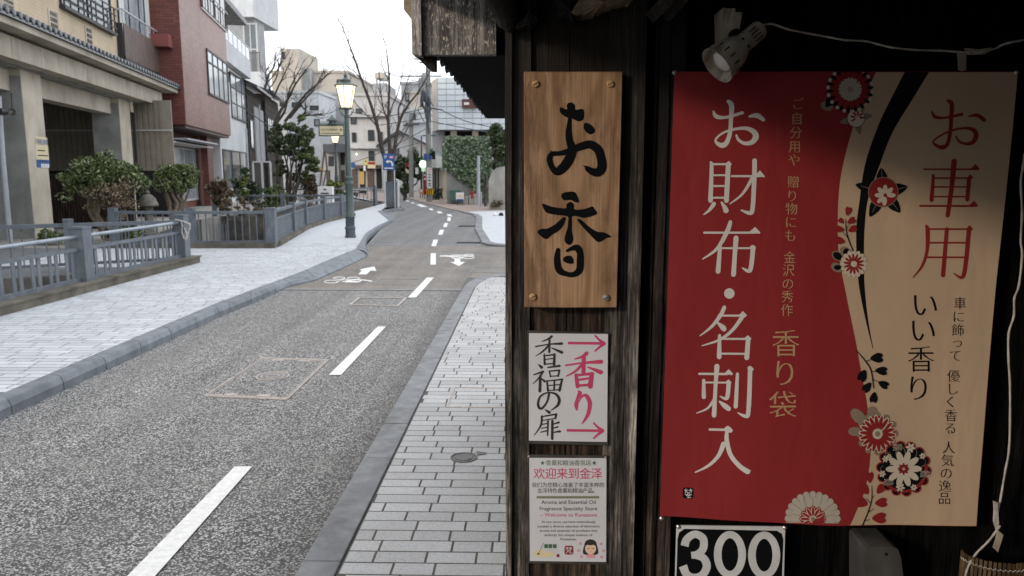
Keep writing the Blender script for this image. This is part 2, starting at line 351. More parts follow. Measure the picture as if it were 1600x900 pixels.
M['bamboo'] = mat('bamboo', (.13, .08, .04), (.06, .035, .018), 30, .5, isl=.3)
M['black_void'] = flat('dark_groove', (.006, .006, .006), .9)

# ------------------------------------------------------------------ prints: outlines on a plane facing the street corner
CACHE = {}
def glyphs(chars, bold=0.0, res=4):
    todo = [c for c in dict.fromkeys(chars) if (c, bold) not in CACHE and c != ' ']
    obs = []
    for ch in todo:
        cu = bpy.data.curves.new('glyph', 'FONT'); cu.body = ch; cu.resolution_u = res; cu.offset = bold
        o = bpy.data.objects.new('glyph', cu); col.objects.link(o); obs.append((ch, o, cu))
    bpy.context.view_layer.update(); dg = bpy.context.evaluated_depsgraph_get()
    for ch, o, cu in obs:
        me = bpy.data.meshes.new_from_object(o.evaluated_get(dg))
        v = np.array([q.co[:2] for q in me.vertices]); f = [tuple(p.vertices) for p in me.polygons]
        cnt = {}
        for t in f:
            for i in range(len(t)):
                e = (t[i], t[(i + 1) % len(t)]); k = tuple(sorted(e)); cnt.setdefault(k, []).append(e)
        nrm = np.zeros_like(v)
        if len(f):
            a = v[f[0][1]] - v[f[0][0]]; b_ = v[f[0][2]] - v[f[0][0]]; sg = 1 if a[0] * b_[1] - a[1] * b_[0] > 0 else -1
            for k, es in cnt.items():
                if len(es) == 1:
                    e = es[0]; d = v[e[1]] - v[e[0]]; L = np.hypot(*d) + 1e-9; nn = np.array([d[1], -d[0]]) / L * sg
                    nrm[e[0]] += nn; nrm[e[1]] += nn
            L = np.hypot(nrm[:, 0], nrm[:, 1])[:, None]; nrm = nrm / np.maximum(L, 1e-6)
        CACHE[(ch, bold)] = (v, f, nrm)
        bpy.data.objects.remove(o); bpy.data.curves.remove(cu); bpy.data.meshes.remove(me)
def latin_width(s, bold):
    cu = bpy.data.curves.new('t', 'FONT'); cu.body = s; cu.offset = .006; o = bpy.data.objects.new('t', cu); col.objects.link(o); bpy.context.view_layer.update()
    me = bpy.data.meshes.new_from_object(o.evaluated_get(bpy.context.evaluated_depsgraph_get())); v = np.array([q.co[:2] for q in me.vertices]); f = [tuple(p.vertices) for p in me.polygons]
    bpy.data.objects.remove(o); bpy.data.curves.remove(cu); bpy.data.meshes.remove(me); return v, f
class Print:
    def __init__(s, Y, clip=None, proj=None): s.Y = Y; s.mb = MB(); s.k = 0; s.clip = clip; s.proj = proj
    def put(s, pts, fs, grow=False):
        if s.clip: pts = [(x, min(max(y, s.clip[0]), s.clip[1])) for x, y in pts]
        if grow:
            off = (s.k % 16) * .00004; s.k += 1; m = len(pts); mid = s.proj or (lambda x, y, o_: Yp(x, y, s.Y - o_))
            s.mb.add([mid(x, y, off + .0005 * i / m) for i, (x, y) in enumerate(pts)], fs); return s
        off = (s.k % 16) * .00004; s.k += 1
        if s.proj: s.mb.add([s.proj(x, y, off) for x, y in pts], fs)
        else: s.mb.add([Yp(x, y, s.Y - off) for x, y in pts], fs)
        return s
    def poly(s, pts, sm=0, sc=1, o=(0, 0)):
        pts = [(o[0] + p[0] / sc, o[1] + p[1] / sc) for p in pts]
        if sm: pts = [tuple(p) for p in smooth(pts, sm, True)]
        t = tessellate_polygon([[Vector((x, y, 0)) for x, y in pts]]); return s.put(pts, [tuple(x) for x in t])
    def ell(s, cx, cy, a, b=None, rot=0, n=20):
        b = a if b is None else b; c, q = math.cos(R(rot)), math.sin(R(rot))
        if a > 9 and s.proj:      # cut into rings so that it follows the folds of the cloth
            m = max(2, int(a / 3)); n = 36; pts = [(cx, cy)]; fs = []
            for j in range(1, m + 1): pts += [(cx + j / m * (a * math.cos(t) * c - b * math.sin(t) * q), cy + j / m * (a * math.cos(t) * q + b * math.sin(t) * c)) for t in [2 * math.pi * i / n for i in range(n)]]
            for i in range(n): fs.append((0, 1 + i, 1 + (i + 1) % n))
            for j in range(m - 1):
                for i in range(n): k, k2 = 1 + j * n + i, 1 + j * n + (i + 1) % n; fs.append((k, k + n, k2 + n, k2))
            return s.put(pts, fs)
        pts = [(cx + a * math.cos(t) * c - b * math.sin(t) * q, cy + a * math.cos(t) * q + b * math.sin(t) * c) for t in [2 * math.pi * i / n for i in range(n)]]
        return s.put(pts, [tuple(range(n))])
    def rib(s, pts, sc=1, o=(0, 0), n=6, cap=True, closed=False, w=None):
        """pts: (x, y, width)"""
        P = [(o[0] + p[0] / sc, o[1] + p[1] / sc, (p[2] if len(p) > 2 else w) / sc) for p in pts]
        S = smooth(P, n, closed) if len(P) > 2 else [np.array(p) for p in P]; m = len(S)
        vs = []; fs = []
        for i in range(m):
            a, b = (S[(i - 1) % m], S[(i + 1) % m]) if closed else (S[max(i - 1, 0)], S[min(i + 1, m - 1)])
            d = b[:2] - a[:2]; d = d / (np.hypot(*d) + 1e-9); nn = np.array([-d[1], d[0]]) * abs(S[i][2]) / 2
            vs += [tuple(S[i][:2] + nn), tuple(S[i][:2] - nn)]
        for i in range(m if closed else m - 1):
            j = (i + 1) % m; fs.append((2 * i, 2 * j, 2 * j + 1, 2 * i + 1))
        if cap and not closed:
            for idx, sg in ((0, -1), (m - 1, 1)):
                a, b = S[max(idx - 1, 0)], S[min(idx + 1, m - 1)]; ang = math.atan2(b[1] - a[1], b[0] - a[0]); r = abs(S[idx][2]) / 2 * .98; b0 = len(vs)
                for q in range(7):
                    t = ang + (-math.pi / 2 + math.pi * q / 6) + (0 if sg > 0 else math.pi); vs.append((S[idx][0] + r * math.cos(t), S[idx][1] + r * math.sin(t)))
                fs.append(tuple(range(b0, b0 + 7)))
        return s.put(vs, fs, m > 25)
    def ch(s, c, cx, cy, size, mincho=0.0, bold=0.0, sq=1.0):
        v, f, nn = CACHE[(c, bold)]
        q = v.copy(); q[:, 1] -= mincho * nn[:, 1] * (np.abs(nn[:, 1]) > .8); q[:, 0] += mincho * .3 * nn[:, 0]
        return s.put([(cx + (x - .5) * size * sq, cy - (y - .38) * size) for x, y in q], f)
    def line(s, txt, cx, cy, wd, size, bold=0.0):     # latin line centred at cx, total width wd
        v, f = latin_width(txt, bold); x0, x1 = v[:, 0].min(), v[:, 0].max(); k = wd / (x1 - x0)
        return s.put([(cx - wd / 2 + (x - x0) * k, cy - y * size) for x, y in v], f)
    def make(s, name, m, parent): return s.mb.build(name, m, parent, fix=False)
# ------------------------------------------------------------------ the wooden shop front (planks, posts, eave)
def plank(parent, name, px0, px1, Yf, Yb, z0, z1, m, pxb=None, seed=0, wob=.0012):
    """upright board whose edges follow upright lines; front at Yf"""
    xa = Yp(px0, 450, Yf).x; xb = Yp(px1, 450, Yf).x; rr = random.Random(int(px0 * 7) + seed); mb = MB(); n = 14
    for k in range(n):
        za = z0 + (z1 - z0) * k / n; zb = z0 + (z1 - z0) * (k + 1) / n
        if k == 0: d = (rr.uniform(-wob, wob), rr.uniform(-wob, wob))
        e = (rr.uniform(-wob, wob), rr.uniform(-wob, wob))
        mb.add([(xa + d[0], Yf, za), (xb + d[1], Yf, za), (xb + d[1], Yb, za), (xa + d[0], Yb, za), (xa + e[0], Yf, zb), (xb + e[1], Yf, zb), (xb + e[1], Yb, zb), (xa + e[0], Yb, zb)],
               [(0, 1, 5, 4), (1, 2, 6, 5), (2, 3, 7, 6), (3, 0, 4, 7)]); d = e
        if k == 0: mb.f.append((3, 2, 1, 0))
        if k == n - 1: mb.f.append(tuple(len(mb.v) - q for q in (4, 3, 2, 1)))
    return mb.build(name, m, parent)
shop = thing('wooden_shop', 'old dark timber shop front with weathered posts and planks at the street corner', 'building', (.3, 2.05, 0))
ZT = 2.75
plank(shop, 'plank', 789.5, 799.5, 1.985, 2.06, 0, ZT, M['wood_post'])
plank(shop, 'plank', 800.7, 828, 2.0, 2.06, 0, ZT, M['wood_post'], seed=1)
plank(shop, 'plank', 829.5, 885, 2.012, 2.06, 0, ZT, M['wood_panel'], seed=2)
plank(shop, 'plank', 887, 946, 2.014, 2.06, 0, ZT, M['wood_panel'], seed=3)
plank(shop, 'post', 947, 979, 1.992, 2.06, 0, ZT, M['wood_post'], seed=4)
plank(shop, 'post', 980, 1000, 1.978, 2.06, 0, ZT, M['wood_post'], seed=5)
plank(shop, 'plank', 1000, 1014, 2.045, 2.08, 0, ZT, M['wood_black'], seed=6)
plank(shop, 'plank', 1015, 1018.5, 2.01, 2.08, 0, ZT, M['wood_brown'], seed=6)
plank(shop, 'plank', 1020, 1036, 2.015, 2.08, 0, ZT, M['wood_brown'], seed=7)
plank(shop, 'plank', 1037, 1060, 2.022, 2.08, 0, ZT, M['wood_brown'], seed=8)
x = 1061
while x < 1800:
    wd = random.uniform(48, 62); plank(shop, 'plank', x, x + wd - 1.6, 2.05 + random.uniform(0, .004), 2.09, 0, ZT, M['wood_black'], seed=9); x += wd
# the walls behind the planks, running back along the street and round to the right
mb = MB(); mb.box(-.063, 2.2, 2.09, 2.2, 0, ZT + .3); mb.box(-.063, .02, 2.2, 5.2, 0, ZT); mb.box(-.063, 2.2, 5.2, 5.3, 0, ZT)
mb.box(1.75, 1.85, -1.6, 2.09, 0, ZT); mb.box(-.352, 1.85, -1.7, -1.6, 0, ZT); mb.build('wall', M['wood_black'], shop)  # side and back walls out of view, added to keep sky light off the shop front
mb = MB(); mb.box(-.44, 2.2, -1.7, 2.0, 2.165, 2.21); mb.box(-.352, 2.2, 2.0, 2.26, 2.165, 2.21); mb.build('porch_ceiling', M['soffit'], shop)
for y in np.arange(-1.4, 2.0, .45): MB().box(-.34, 1.7, y, y + .06, 2.12, 2.164).build('rafter', M['wood_black'], shop)
# gable board over the pavement, with its corner strip and the bracket piece below it
pa, pb = Yp(660, 85, 2.3), Yp(775, 85, 2.3)
MB().box(pa.x, pb.x, 2.3, 2.335, pb.z, 2.62).build('gable_board', M['flecked'], shop)
pc = Yp(644, 85, 2.28); pd_ = Yp(659, 85, 2.28)
MB().hexa([(pc.x, 2.28, Yp(648, 84, 2.28).z), (pd_.x, 2.28, Yp(660, 87, 2.28).z), (pd_.x, 2.36, Yp(660, 87, 2.28).z), (pc.x, 2.36, Yp(648, 84, 2.28).z),
           (Yp(640, 0, 2.28).x, 2.28, 2.62), (Yp(657, 0, 2.28).x, 2.28, 2.62), (Yp(657, 0, 2.28).x, 2.36, 2.62), (Yp(640, 0, 2.28).x, 2.36, 2.62)]).build('corner_board', M['flecked'], shop)
br = [(648, 86), (661, 86), (680, 86), (680, 110), (671, 109)]
q0 = [Yp(a, b, 2.337) for a, b in br]; mb = MB(); n5 = len(br)
mb.add([tuple(p) for p in q0] + [(p.x, p.y + .05, p.z) for p in q0], [tuple(range(n5)), tuple(range(2 * n5 - 1, n5 - 1, -1))] + [(i, (i + 1) % n5, (i + 1) % n5 + n5, i + n5) for i in range(n5)]); mb.build('bracket', M['wood_brown'], shop)
e = [(630, 2), (640, 2), (645, 22), (645, 33), (631, 15)]
q0 = [Yp(a, b, 2.3) for a, b in e]; q0[0].z += .1; q0[1].z += .1; mb = MB(); n5 = len(e)
mb.add([tuple(p) for p in q0] + [(p.x, p.y + .12, p.z) for p in q0], [tuple(range(n5)), tuple(range(2 * n5 - 1, n5 - 1, -1))] + [(i, (i + 1) % n5, (i + 1) % n5 + n5, i + n5) for i in range(n5)]); mb.build('rafter_end', M['bark'], shop)
# eave running away along the street: soffit boards, rafters, tiles whose edges show under it
ev = MB(); y0, y1 = 2.40, 5.1
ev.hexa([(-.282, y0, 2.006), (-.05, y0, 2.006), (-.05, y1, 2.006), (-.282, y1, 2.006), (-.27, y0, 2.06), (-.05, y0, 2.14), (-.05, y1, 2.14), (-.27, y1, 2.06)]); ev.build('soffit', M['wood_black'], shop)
mtile = mat('eave_tile', (.030, .032, .036), (.018, .019, .022), 9, .5, spec=.4); M['eave_tile'] = mtile
for k, y in enumerate(np.arange(2.36, 5.1, .135)):
    mb = MB(); zc = 2.040 + random.uniform(-.004, .004); xe = -.298 + random.uniform(-.006, .006)
    prof = [(0, -.025), (.03, -.032), (.06, -.03), (.09, -.012), (.12, .012), (.145, .02)]
    top = [(xe, y + a, zc + b + .03) for a, b in prof]; bot = [(xe, y + a, zc + b) for a, b in prof]
    nn = len(prof); back = [(-.03, p[1], p[2] + .1) for p in top]; backb = [(-.03, p[1], p[2] + .1) for p in bot]
    mb.add(bot + top + backb + back, [(i, i + 1, nn + i + 1, nn + i) for i in range(nn - 1)] + [(nn + i, nn + i + 1, 3 * nn + i + 1, 3 * nn + i) for i in range(nn - 1)] + [(i, 2 * nn + i, 2 * nn + i + 1, i + 1) for i in range(nn - 1)])
    mb.build('roof_tile', mtile, shop)
# rough timbers and crumbling plaster where the eave meets the wall
def chunk(px, Y, th, m, name, sub=1, seed=0):
    rr = random.Random(seed); pts = []
    for i in range(len(px)):
        a, b = px[i], px[(i + 1) % len(px)]; pts.append(a)
        for k in range(sub): t = (k + 1) / (sub + 1); pts.append((a[0] + (b[0] - a[0]) * t + rr.uniform(-1.6, 1.6), a[1] + (b[1] - a[1]) * t + rr.uniform(-1.8, 1.8)))
    f = [Yp(a, b, Y + rr.uniform(-.006, .006)) for a, b in pts]; n = len(f); c = sum(f, Vector()) / n; c.y -= th * .35
    mb = MB(); mb.add([tuple(p) for p in f] + [(p.x, p.y + th, p.z) for p in f] + [tuple(c)], [(i, (i + 1) % n, 2 * n) for i in range(n)] + [(i, i + n, (i + 1) % n + n, (i + 1) % n) for i in range(n)])
    return mb.build(name, m, shop)
chunk([(893, 18), (912, -12), (1000, -14), (985, 3), (960, 6), (948, 10), (940, 14), (925, 20), (902, 23)], 1.93, .1, M['bark'], 'plaster_lump', 3, 1)
chunk([(866, -12), (900, -12), (896, 16), (905, 30), (896, 36), (886, 26), (872, 30)], 1.95, .05, M['wood_brown'], 'split_timber', 3, 2)
chunk([(822, -12), (834, -10), (838, 14), (839, 34), (828, 40), (806, 42), (812, 36), (830, 30), (829, 8)], 1.94, .05, M['wood_post'], 'split_timber', 3, 3)
mb = MB(); pts = [Yp(780, -30, 1.93), Yp(783, 0, 1.93), Yp(789, 14, 1.94), Yp(792, 30, 1.96), Yp(798, 42, 2.0)]; mb.tube([tuple(p) for p in pts], [.042, .04, .034, .028, .016], 10); mb.build('carved_beam_end', M['wood_post'], shop, True)
for (a, b, c_, d_, wd) in ((1018, 26, 1052, -8, .03), (1040, 24, 1074, -14, .034)):
    p, q = Yp(a, b, 1.95), Yp(c_, d_, 1.86); MB().bar(p, q, wd, .02, Vector((0, -1, 0))).build('brace', M['wood_post'], shop)

# ------------------------------------------------------------------ carved cedar sign
YS = 1.955
sg = thing('wooden_signboard', 'cedar signboard with two brushed black characters on the weathered post wall', 'signboard', tuple(Yp(892, 481, YS)))
pts = [(818.5, 112), (973, 112), (971.5, 180), (964, 480.5), (890, 481), (819.5, 480)]
n6 = len(pts); f6 = [Yp(a, b, YS) for a, b in pts]
mb = MB(); bev = [Yp(a + (1 if a < 890 else -1), b + (1 if b < 300 else -1), YS - .003) for a, b in pts]
mb.add([tuple(p) for p in bev] + [tuple(p) for p in f6] + [(p.x, p.y + .034, p.z) for p in f6], [tuple(range(n6))] + [(i, i + n6, (i + 1) % n6 + n6, (i + 1) % n6) for i in range(n6)] + [(i + n6, i + 2 * n6, (i + 1) % n6 + 2 * n6, (i + 1) % n6 + n6) for i in range(n6)])
mb.build('board', M['cedar'], sg)
P = Print(YS - .0036); o1 = (830, 150)
P.poly([(268, 118), (280, 105), (335, 126), (332, 88), (350, 65), (380, 61), (410, 85), (417, 128), (465, 120), (490, 128), (498, 165), (490, 218), (450, 238), (412, 226), (385, 212), (345, 206), (295, 178), (270, 150)], 3, 6, o1)
P.rib([(364, 195, 34), (356, 280, 48), (352, 350, 62), (362, 430, 70), (385, 500, 84), (362, 580, 92), (310, 660, 92), (250, 705, 82), (203, 680, 56), (172, 595, 56), (195, 545, 48), (260, 538, 44), (330, 525, 56), (410, 495, 66), (480, 468, 74), (555, 455, 78), (625, 500, 84), (655, 580, 84), (662, 670, 90), (625, 715, 84), (570, 705, 66), (525, 670, 30), (488, 655, 6)], 6, o1, 8)
P.poly([(193, 560), (150, 590), (185, 508), (205, 540)], 0, 6, o1)
P.poly([(495, 262), (515, 252), (560, 268), (598, 315), (592, 342), (557, 360), (525, 345), (492, 305)], 3, 6, o1)
P.poly([(500, 690), (560, 745), (590, 720), (540, 680)], 0, 6, o1); P.poly([(498, 675), (540, 720), (560, 700), (520, 665)], 0, 6, o1)
P.make('character', M['ink'], sg)
P = Print(YS - .0036); o2 = (830, 290)
P.poly([(280, 92), (302, 68), (345, 57), (402, 58), (425, 82), (450, 145), (438, 160), (398, 150), (372, 135), (312, 138), (290, 120)], 3, 6, o2)
P.poly([(102, 180), (115, 170), (190, 196), (250, 207), (325, 212), (330, 178), (350, 157), (380, 155), (402, 182), (405, 222), (480, 222), (540, 206), (574, 193), (598, 225), (620, 262), (560, 290), (490, 303), (440, 290), (384, 290), (383, 350), (382, 420), (395, 490), (388, 530), (365, 556), (332, 545), (312, 510), (322, 450), (340, 395), (345, 340), (342, 290), (240, 275), (165, 262), (128, 238)], 3, 6, o2)
P.poly([(318, 298), (322, 322), (290, 392), (245, 432), (195, 462), (140, 503), (78, 462), (58, 430), (95, 405), (150, 402), (225, 362), (292, 302)], 3, 6, o2)
P.poly([(432, 322), (455, 313), (490, 338), (530, 375), (575, 408), (620, 432), (688, 440), (755, 481), (710, 490), (660, 522), (620, 527), (560, 470), (480, 385)], 3, 6, o2)
P.rib([(252, 605, 44), (243, 690, 62), (262, 790, 66), (330, 828, 48), (400, 832, 52), (452, 790, 66), (460, 700, 68), (458, 630, 62), (430, 585, 66), (380, 590, 40), (335, 612, 24)], 6, o2, 7)
P.poly([(298, 695), (315, 665), (370, 658), (395, 690), (395, 728), (358, 733), (310, 715)], 3, 6, o2)
P.make('character', M['ink'], sg)
for a, b, m in ((837, 131, 'brass'), (953.5, 131, 'brass'), (832.5, 463.5, 'brass'), (947, 465, 'steel')):
    c = Yp(a, b, YS - .003); s_ = MB().lathe([(.0092, 0), (.0092, .003), (.0075, .0055), (.003, .0065)], c, (0, -1, 0), 18).build('screw', M[m], sg, True)
    MB().bar((c.x - .006, c.y - .0066, c.z - .003), (c.x + .006, c.y - .0066, c.z + .003), .0015, .0012, Vector((0, 1, 0))).build('slot', M['black_void'], s_)

# ------------------------------------------------------------------ laminated arrow sign
def sheet(parent, name, px, Y, th, m, bow=0):
    f = [Yp(a, b, Y) for a, b in px]; mb = MB(); n = len(f)
    mb.add([tuple(p) for p in f] + [(p.x, p.y + th, p.z) for p in f], [tuple(range(n)), tuple(range(2 * n - 1, n - 1, -1))] + [(i, i + n, (i + 1) % n + n, (i + 1) % n) for i in range(n)])
    return mb.build(name, m, parent)
YA = 1.984
s2 = thing('arrow_sign', 'white laminated sign with black and crimson brush characters between two arrows', 'sign', tuple(Yp(887, 695, YA)))
sheet(s2, 'laminate', [(824, 516), (950.5, 520), (950, 696), (825, 693)], YA, .002, M['lam'])
sheet(s2, 'paper', [(826.5, 520.5), (950, 522), (948.5, 690.5), (826.5, 688.5)], YA - .0012, .0008, M['sheet'])
P = Print(YA - .0015); o = (825, 520); r = lambda *a: P.rib([(x, y, w_ * 1.22) for x, y, w_ in a], 5, o, 5)
r((185, 28, 15), (160, 48, 13), (108, 68, 6)); r((60, 108, 10), (160, 90, 9), (264, 84, 18)); r((168, 58, 15), (166, 150, 15)); r((158, 102, 14), (112, 148, 11), (60, 182, 4)); r((185, 118, 7), (225, 136, 14), (264, 153, 20))
r((127, 168, 10), (130, 245, 15)); r((122, 180, 8), (208, 170, 12)); r((207, 168, 15), (203, 248, 18)); r((135, 208, 7), (198, 200, 8)); r((130, 245, 8), (203, 240, 9))
r((83, 248, 8), (106, 270, 20)); r((45, 328, 8), (118, 303, 14)); r((116, 305, 14), (82, 355, 10), (38, 398, 4)); r((96, 335, 16), (92, 455, 19)); r((106, 358, 7), (130, 380, 15))
r((155, 271, 9), (246, 258, 15)); r((164, 300, 9), (247, 292, 11)); r((167, 300, 9), (175, 342, 11)); r((245, 293, 12), (236, 338, 13)); r((175, 340, 7), (236, 336, 8))
r((148, 375, 11), (156, 452, 15)); r((150, 377, 8), (270, 363, 11)); r((266, 364, 13), (246, 450, 18)); r((158, 412, 7), (255, 404, 8)); r((206, 372, 12), (204, 448, 12)); r((156, 450, 7), (245, 445, 8))
r((163, 478, 14), (150, 535, 13), (112, 588, 14), (86, 585, 17), (78, 545, 15), (98, 495, 12), (150, 468, 9), (210, 475, 14), (242, 515, 18), (232, 565, 16), (178, 606, 4))
r((136, 602, 8), (166, 622, 19)); r((112, 654, 8), (224, 635, 12)); r((220, 637, 13), (214, 668, 13)); r((116, 684, 7), (214, 668, 7)); r((107, 652, 13), (100, 722, 12), (50, 798, 4))
r((110, 716, 7), (152, 707, 8)); r((106, 746, 7), (152, 738, 8)); r((96, 777, 7), (150, 765, 9)); r((156, 690, 13), (153, 802, 9)); r((190, 688, 17), (189, 828, 17)); r((194, 714, 7), (240, 700, 14)); r((194, 746, 7), (232, 735, 11)); r((198, 778, 7), (250, 770, 15))
P.make('character', M['ink2'], s2)
P = Print(YA - .0015); o = (880, 520)
def arrow(x0, x1, y): P.rib([(x0, y, 21), (x1 - 14, y + 3, 21)], 5, o, cap=False); P.rib([(x1 - 72, y - 57, 14), (x1 - 40, y - 25, 18), (x1 - 4, y + 4, 30)], 5, o); P.rib([(x1 - 72, y + 62, 14), (x1 - 40, y + 33, 18), (x1 - 4, y + 4, 30)], 5, o)
arrow(37, 322, 80); arrow(27, 310, 762)
r((182, 160, 26), (150, 186, 18), (90, 205, 8)); r((20, 254, 12), (150, 236, 13), (296, 226, 27)); r((160, 195, 26), (158, 322, 26)); r((150, 245, 20), (95, 300, 15), (22, 340, 7)); r((190, 268, 8), (245, 288, 20), (292, 308, 30))
r((100, 330, 22), (112, 418, 27)); r((96, 333, 16), (230, 318, 20)); r((222, 322, 28), (210, 418, 32)); r((115, 368, 14), (205, 355, 14)); r((112, 413, 16), (212, 405, 18))
r((118, 455, 10), (130, 475, 30), (110, 520, 20), (102, 562, 28), (106, 600, 14)); r((120, 545, 6), (148, 498, 12), (180, 492, 24), (207, 545, 28), (198, 622, 24), (175, 670, 18), (148, 708, 8))
P.make('character', M['pink'], s2)

# ------------------------------------------------------------------ laminated information sheet
s3 = thing('information_sheet', 'white laminated notice in Chinese and English with small drawings below the arrow sign', 'notice', tuple(Yp(887, 882, YA)))
sheet(s3, 'laminate', [(824.5, 710), (949, 712), (948, 882), (826, 880)], YA, .002, M['lam'])
sheet(s3, 'paper', [(827, 715.5), (947.5, 716), (947, 878), (828, 876.5)], YA - .0012, .0008, M['sheet'])
T1 = '★香薰和精油香氛店★'; T2 = '欢迎来到金泽'; T3 = '我们为您精心准备了丰富多样的'; T4 = '金泽特色香薰和精油产品。'
glyphs(T1 + T3 + T4); glyphs(T2, .004)
z3 = lambda x, y: (780 + x / 4.286, 690 + y / 4.286)
def row(P, txt, x0, x1, y, size, bold=0., **k):
    for i, c in enumerate(txt): a, b = z3(x0 + (x1 - x0) * (i + .5) / len(txt), y); P.ch(c, a, b, size, bold=bold, **k)
P = Print(YA - .0015); row(P, T1, 272, 656, 142, 9.2); P.make('lettering', M['moss'], s3)
P = Print(YA - .0015); row(P, T2, 230, 690, 213, 18.5, .004); P.make('lettering', M['pink'], s3); P = Print(YA - .0015)
a, b = z3(465, 502); P.line('– Welcome to Kanazawa', a, b, 89, 8.2, 0); P.make('lettering', M['pink'], s3)
P = Print(YA - .0015); row(P, T3, 218, 704, 290, 8.3); P.make('lettering', M['ink2'], s3); P = Print(YA - .0015); row(P, T4, 255, 660, 328, 8.3)
glyphs('A')
for txt, y, wd, sz in (('Aroma and Essential Oil', 417, 85, 8.2), ('Fragrance Specialty Store', 460, 90, 8.2), ('At our store, we have meticulously', 545, 84.5, 5.6), ('curated a diverse selection of distinctive', 575, 97, 5.6), ('aroma and essential oil products that', 604, 90, 5.6), ('embody the unique essence of', 633, 75, 5.6), ('Kanazawa.', 661, 25, 5.6)):
    P.make('lettering', M['ink2'], s3); P = Print(YA - .0015); a, b = z3(464, y); P.line(txt, a, b, wd, sz)
P.make('lettering', M['ink2'], s3)
P = Print(YA - .0015); a, b = z3(250, 365); c, d = z3(670, 381); P.poly([(a, b), (c, b), (c, d), (a, d)]); P.make('rule', M['olive'], s3)
a, b = z3(300, 750); P = Print(YA - .0015); P.ell(a, b, 17.5, 6); P.make('drawing', M['cream'], s3)
P = Print(YA - .0019); a, b = z3(262, 752); P.ell(a, b, 2.4, 1.3); P.rib([(*z3(262, 752), .7), (*z3(297, 680), .7)])
for x in (314, 342, 371): a, b = z3(x, 700); P.poly([(a - 2.8, b - 3), (a + 2.8, b - 3), (a + 2.8, b + 3), (a - 2.8, b + 3)])
P.make('drawing', M['moss'], s3)
P = Print(YA - .0019)
for x in (314, 342, 371): a, b = z3(x, 728); P.poly([(a - 2.6, b - 3.4), (a + 2.6, b - 3.4), (a + 2.6, b + 3.4), (a - 2.6, b + 3.4)])
P.make('drawing', M['enamel'], s3)
P = Print(YA - .0015); a, b = z3(467, 727); P.poly([(a - 7, b - 5), (a - 5, b - 7), (a + 5, b - 7), (a + 7, b - 5), (a + 7, b + 5), (a + 5, b + 7), (a - 5, b + 7), (a - 7, b + 5)]); a, b = z3(394, 764); P.poly([(a - 2.3, b - 2.3), (a + 2.3, b - 2.3), (a + 2.3, b + 2.3), (a - 2.3, b + 2.3)]); P.make('seal', M['bred'], s3)
glyphs('梵', .0); P = Print(YA - .0019); a, b = z3(467, 727); P.ch('梵', a, b, 12); P.make('lettering', M['enamel'], s3)
P = Print(YA - .0015); a, b = z3(612, 712); P.poly([(a - 11, b + 10), (a - 10, b - 4), (a - 7, b - 11), (a, b - 13.5), (a + 7, b - 11), (a + 10, b - 4), (a + 11, b + 10)], 3); P.make('drawing', M['ink2'], s3)
P = Print(YA - .0021); P.ell(a, b + 1, 8.6, 9); P.make('drawing', M['skin'], s3)
P = Print(YA - .0028); P.poly([(a - 9, b - 3), (a - 7, b - 10.5), (a, b - 13), (a + 7, b - 10.5), (a + 9, b - 3), (a + 4, b - 5), (a, b - 4), (a - 5, b - 5)])
for sx in (-3.6, 3.6): P.rib([(a + sx - 1.7, b + .6, .7), (a + sx, b + 1.6, .7), (a + sx + 1.7, b + .6, .7)])
P.make('drawing', M['ink2'], s3)
P = Print(YA - .0022); P.poly([(a - 7, b + 15.5), (a - 6, b + 10.5), (a - 2, b + 9.5), (a + 2, b + 9.5), (a + 6, b + 10.5), (a + 7, b + 15.5)]); P.rib([(a - 1.2, b + 5.5, .8), (a + 1.2, b + 5.5, .8)])
for x, y in ((543, 682), (530, 730), (548, 771), (683, 685), (697, 731), (684, 772)):
    c, d = z3(x, y)
    for k in range(5): t = R(k * 72 - 90); P.ell(c + 1.5 * math.cos(t), d + 1.5 * math.sin(t), .95, n=8)
P.make('drawing', M['kimono'], s3)
for a, b in ((826.5, 713), (946.5, 714.5)): MB().lathe([(.0035, 0), (.003, .002), (.001, .003)], Yp(a, b, YA), (0, -1, 0), 10).build('pin', M['steel'], s3, True)

# ------------------------------------------------------------------ hanging cloth banner
YB = 1.985
bn = thing('shop_banner', 'large red and beige cloth banner with Japanese lettering and flower drawings', 'banner', tuple(Yp(1280, 818, YB)))
def topy(x): return 112.5
def boty(x): return 808 + 12 * min(1, max(0, (x - 1032) / 260)) + 2 * max(0, (x - 1292) / 233)
def wave(x, z):   # gentle folds of the hanging cloth, x and z in metres
    d = max(0, min(1, (1.95 - z) / 1.2))
    return -.004 * math.sin(x * 9 + z * 1.7) * d - .003 * math.sin(z * 6 + x * 3) - .002 * math.sin(x * 21 - z * 5) * d
L_EDGE = [(1054, 112), (1046, 370), (1038, 600), (1032, 808)]; R_EDGE = [(1589.5, 112), (1570, 310), (1556, 450), (1541, 620), (1528, 770), (1525, 822)]
def edge_x(E, y):
    for (x0, y0), (x1, y1) in zip(E, E[1:]):
        if y <= y1: return x0 + (x1 - x0) * (y - y0) / (y1 - y0)
    return E[-1][0]
def bproj(lay):
    def f(px, py, off):
        p = Yp(px, py, YB); q = p.y + wave(p.x, p.z) - lay - off; return (p.x, q, p.z)
    return f
NX, NY = 36, 44; vs = []; fs = []
for j in range(NY + 1):
    for i in range(NX + 1):
        u = i / NX; t = j / NY; y = 112 + t * 700; x = edge_x(L_EDGE, y) + (edge_x(R_EDGE, y) - edge_x(L_EDGE, y)) * u
        y = 112 + t * (boty(x) - 112); p = Yp(x, y, YB); vs.append((p.x, p.y + wave(p.x, p.z), p.z))
for j in range(NY):
    for i in range(NX): a = j * (NX + 1) + i; fs.append((a, a + 1, a + NX + 2, a + NX + 1))
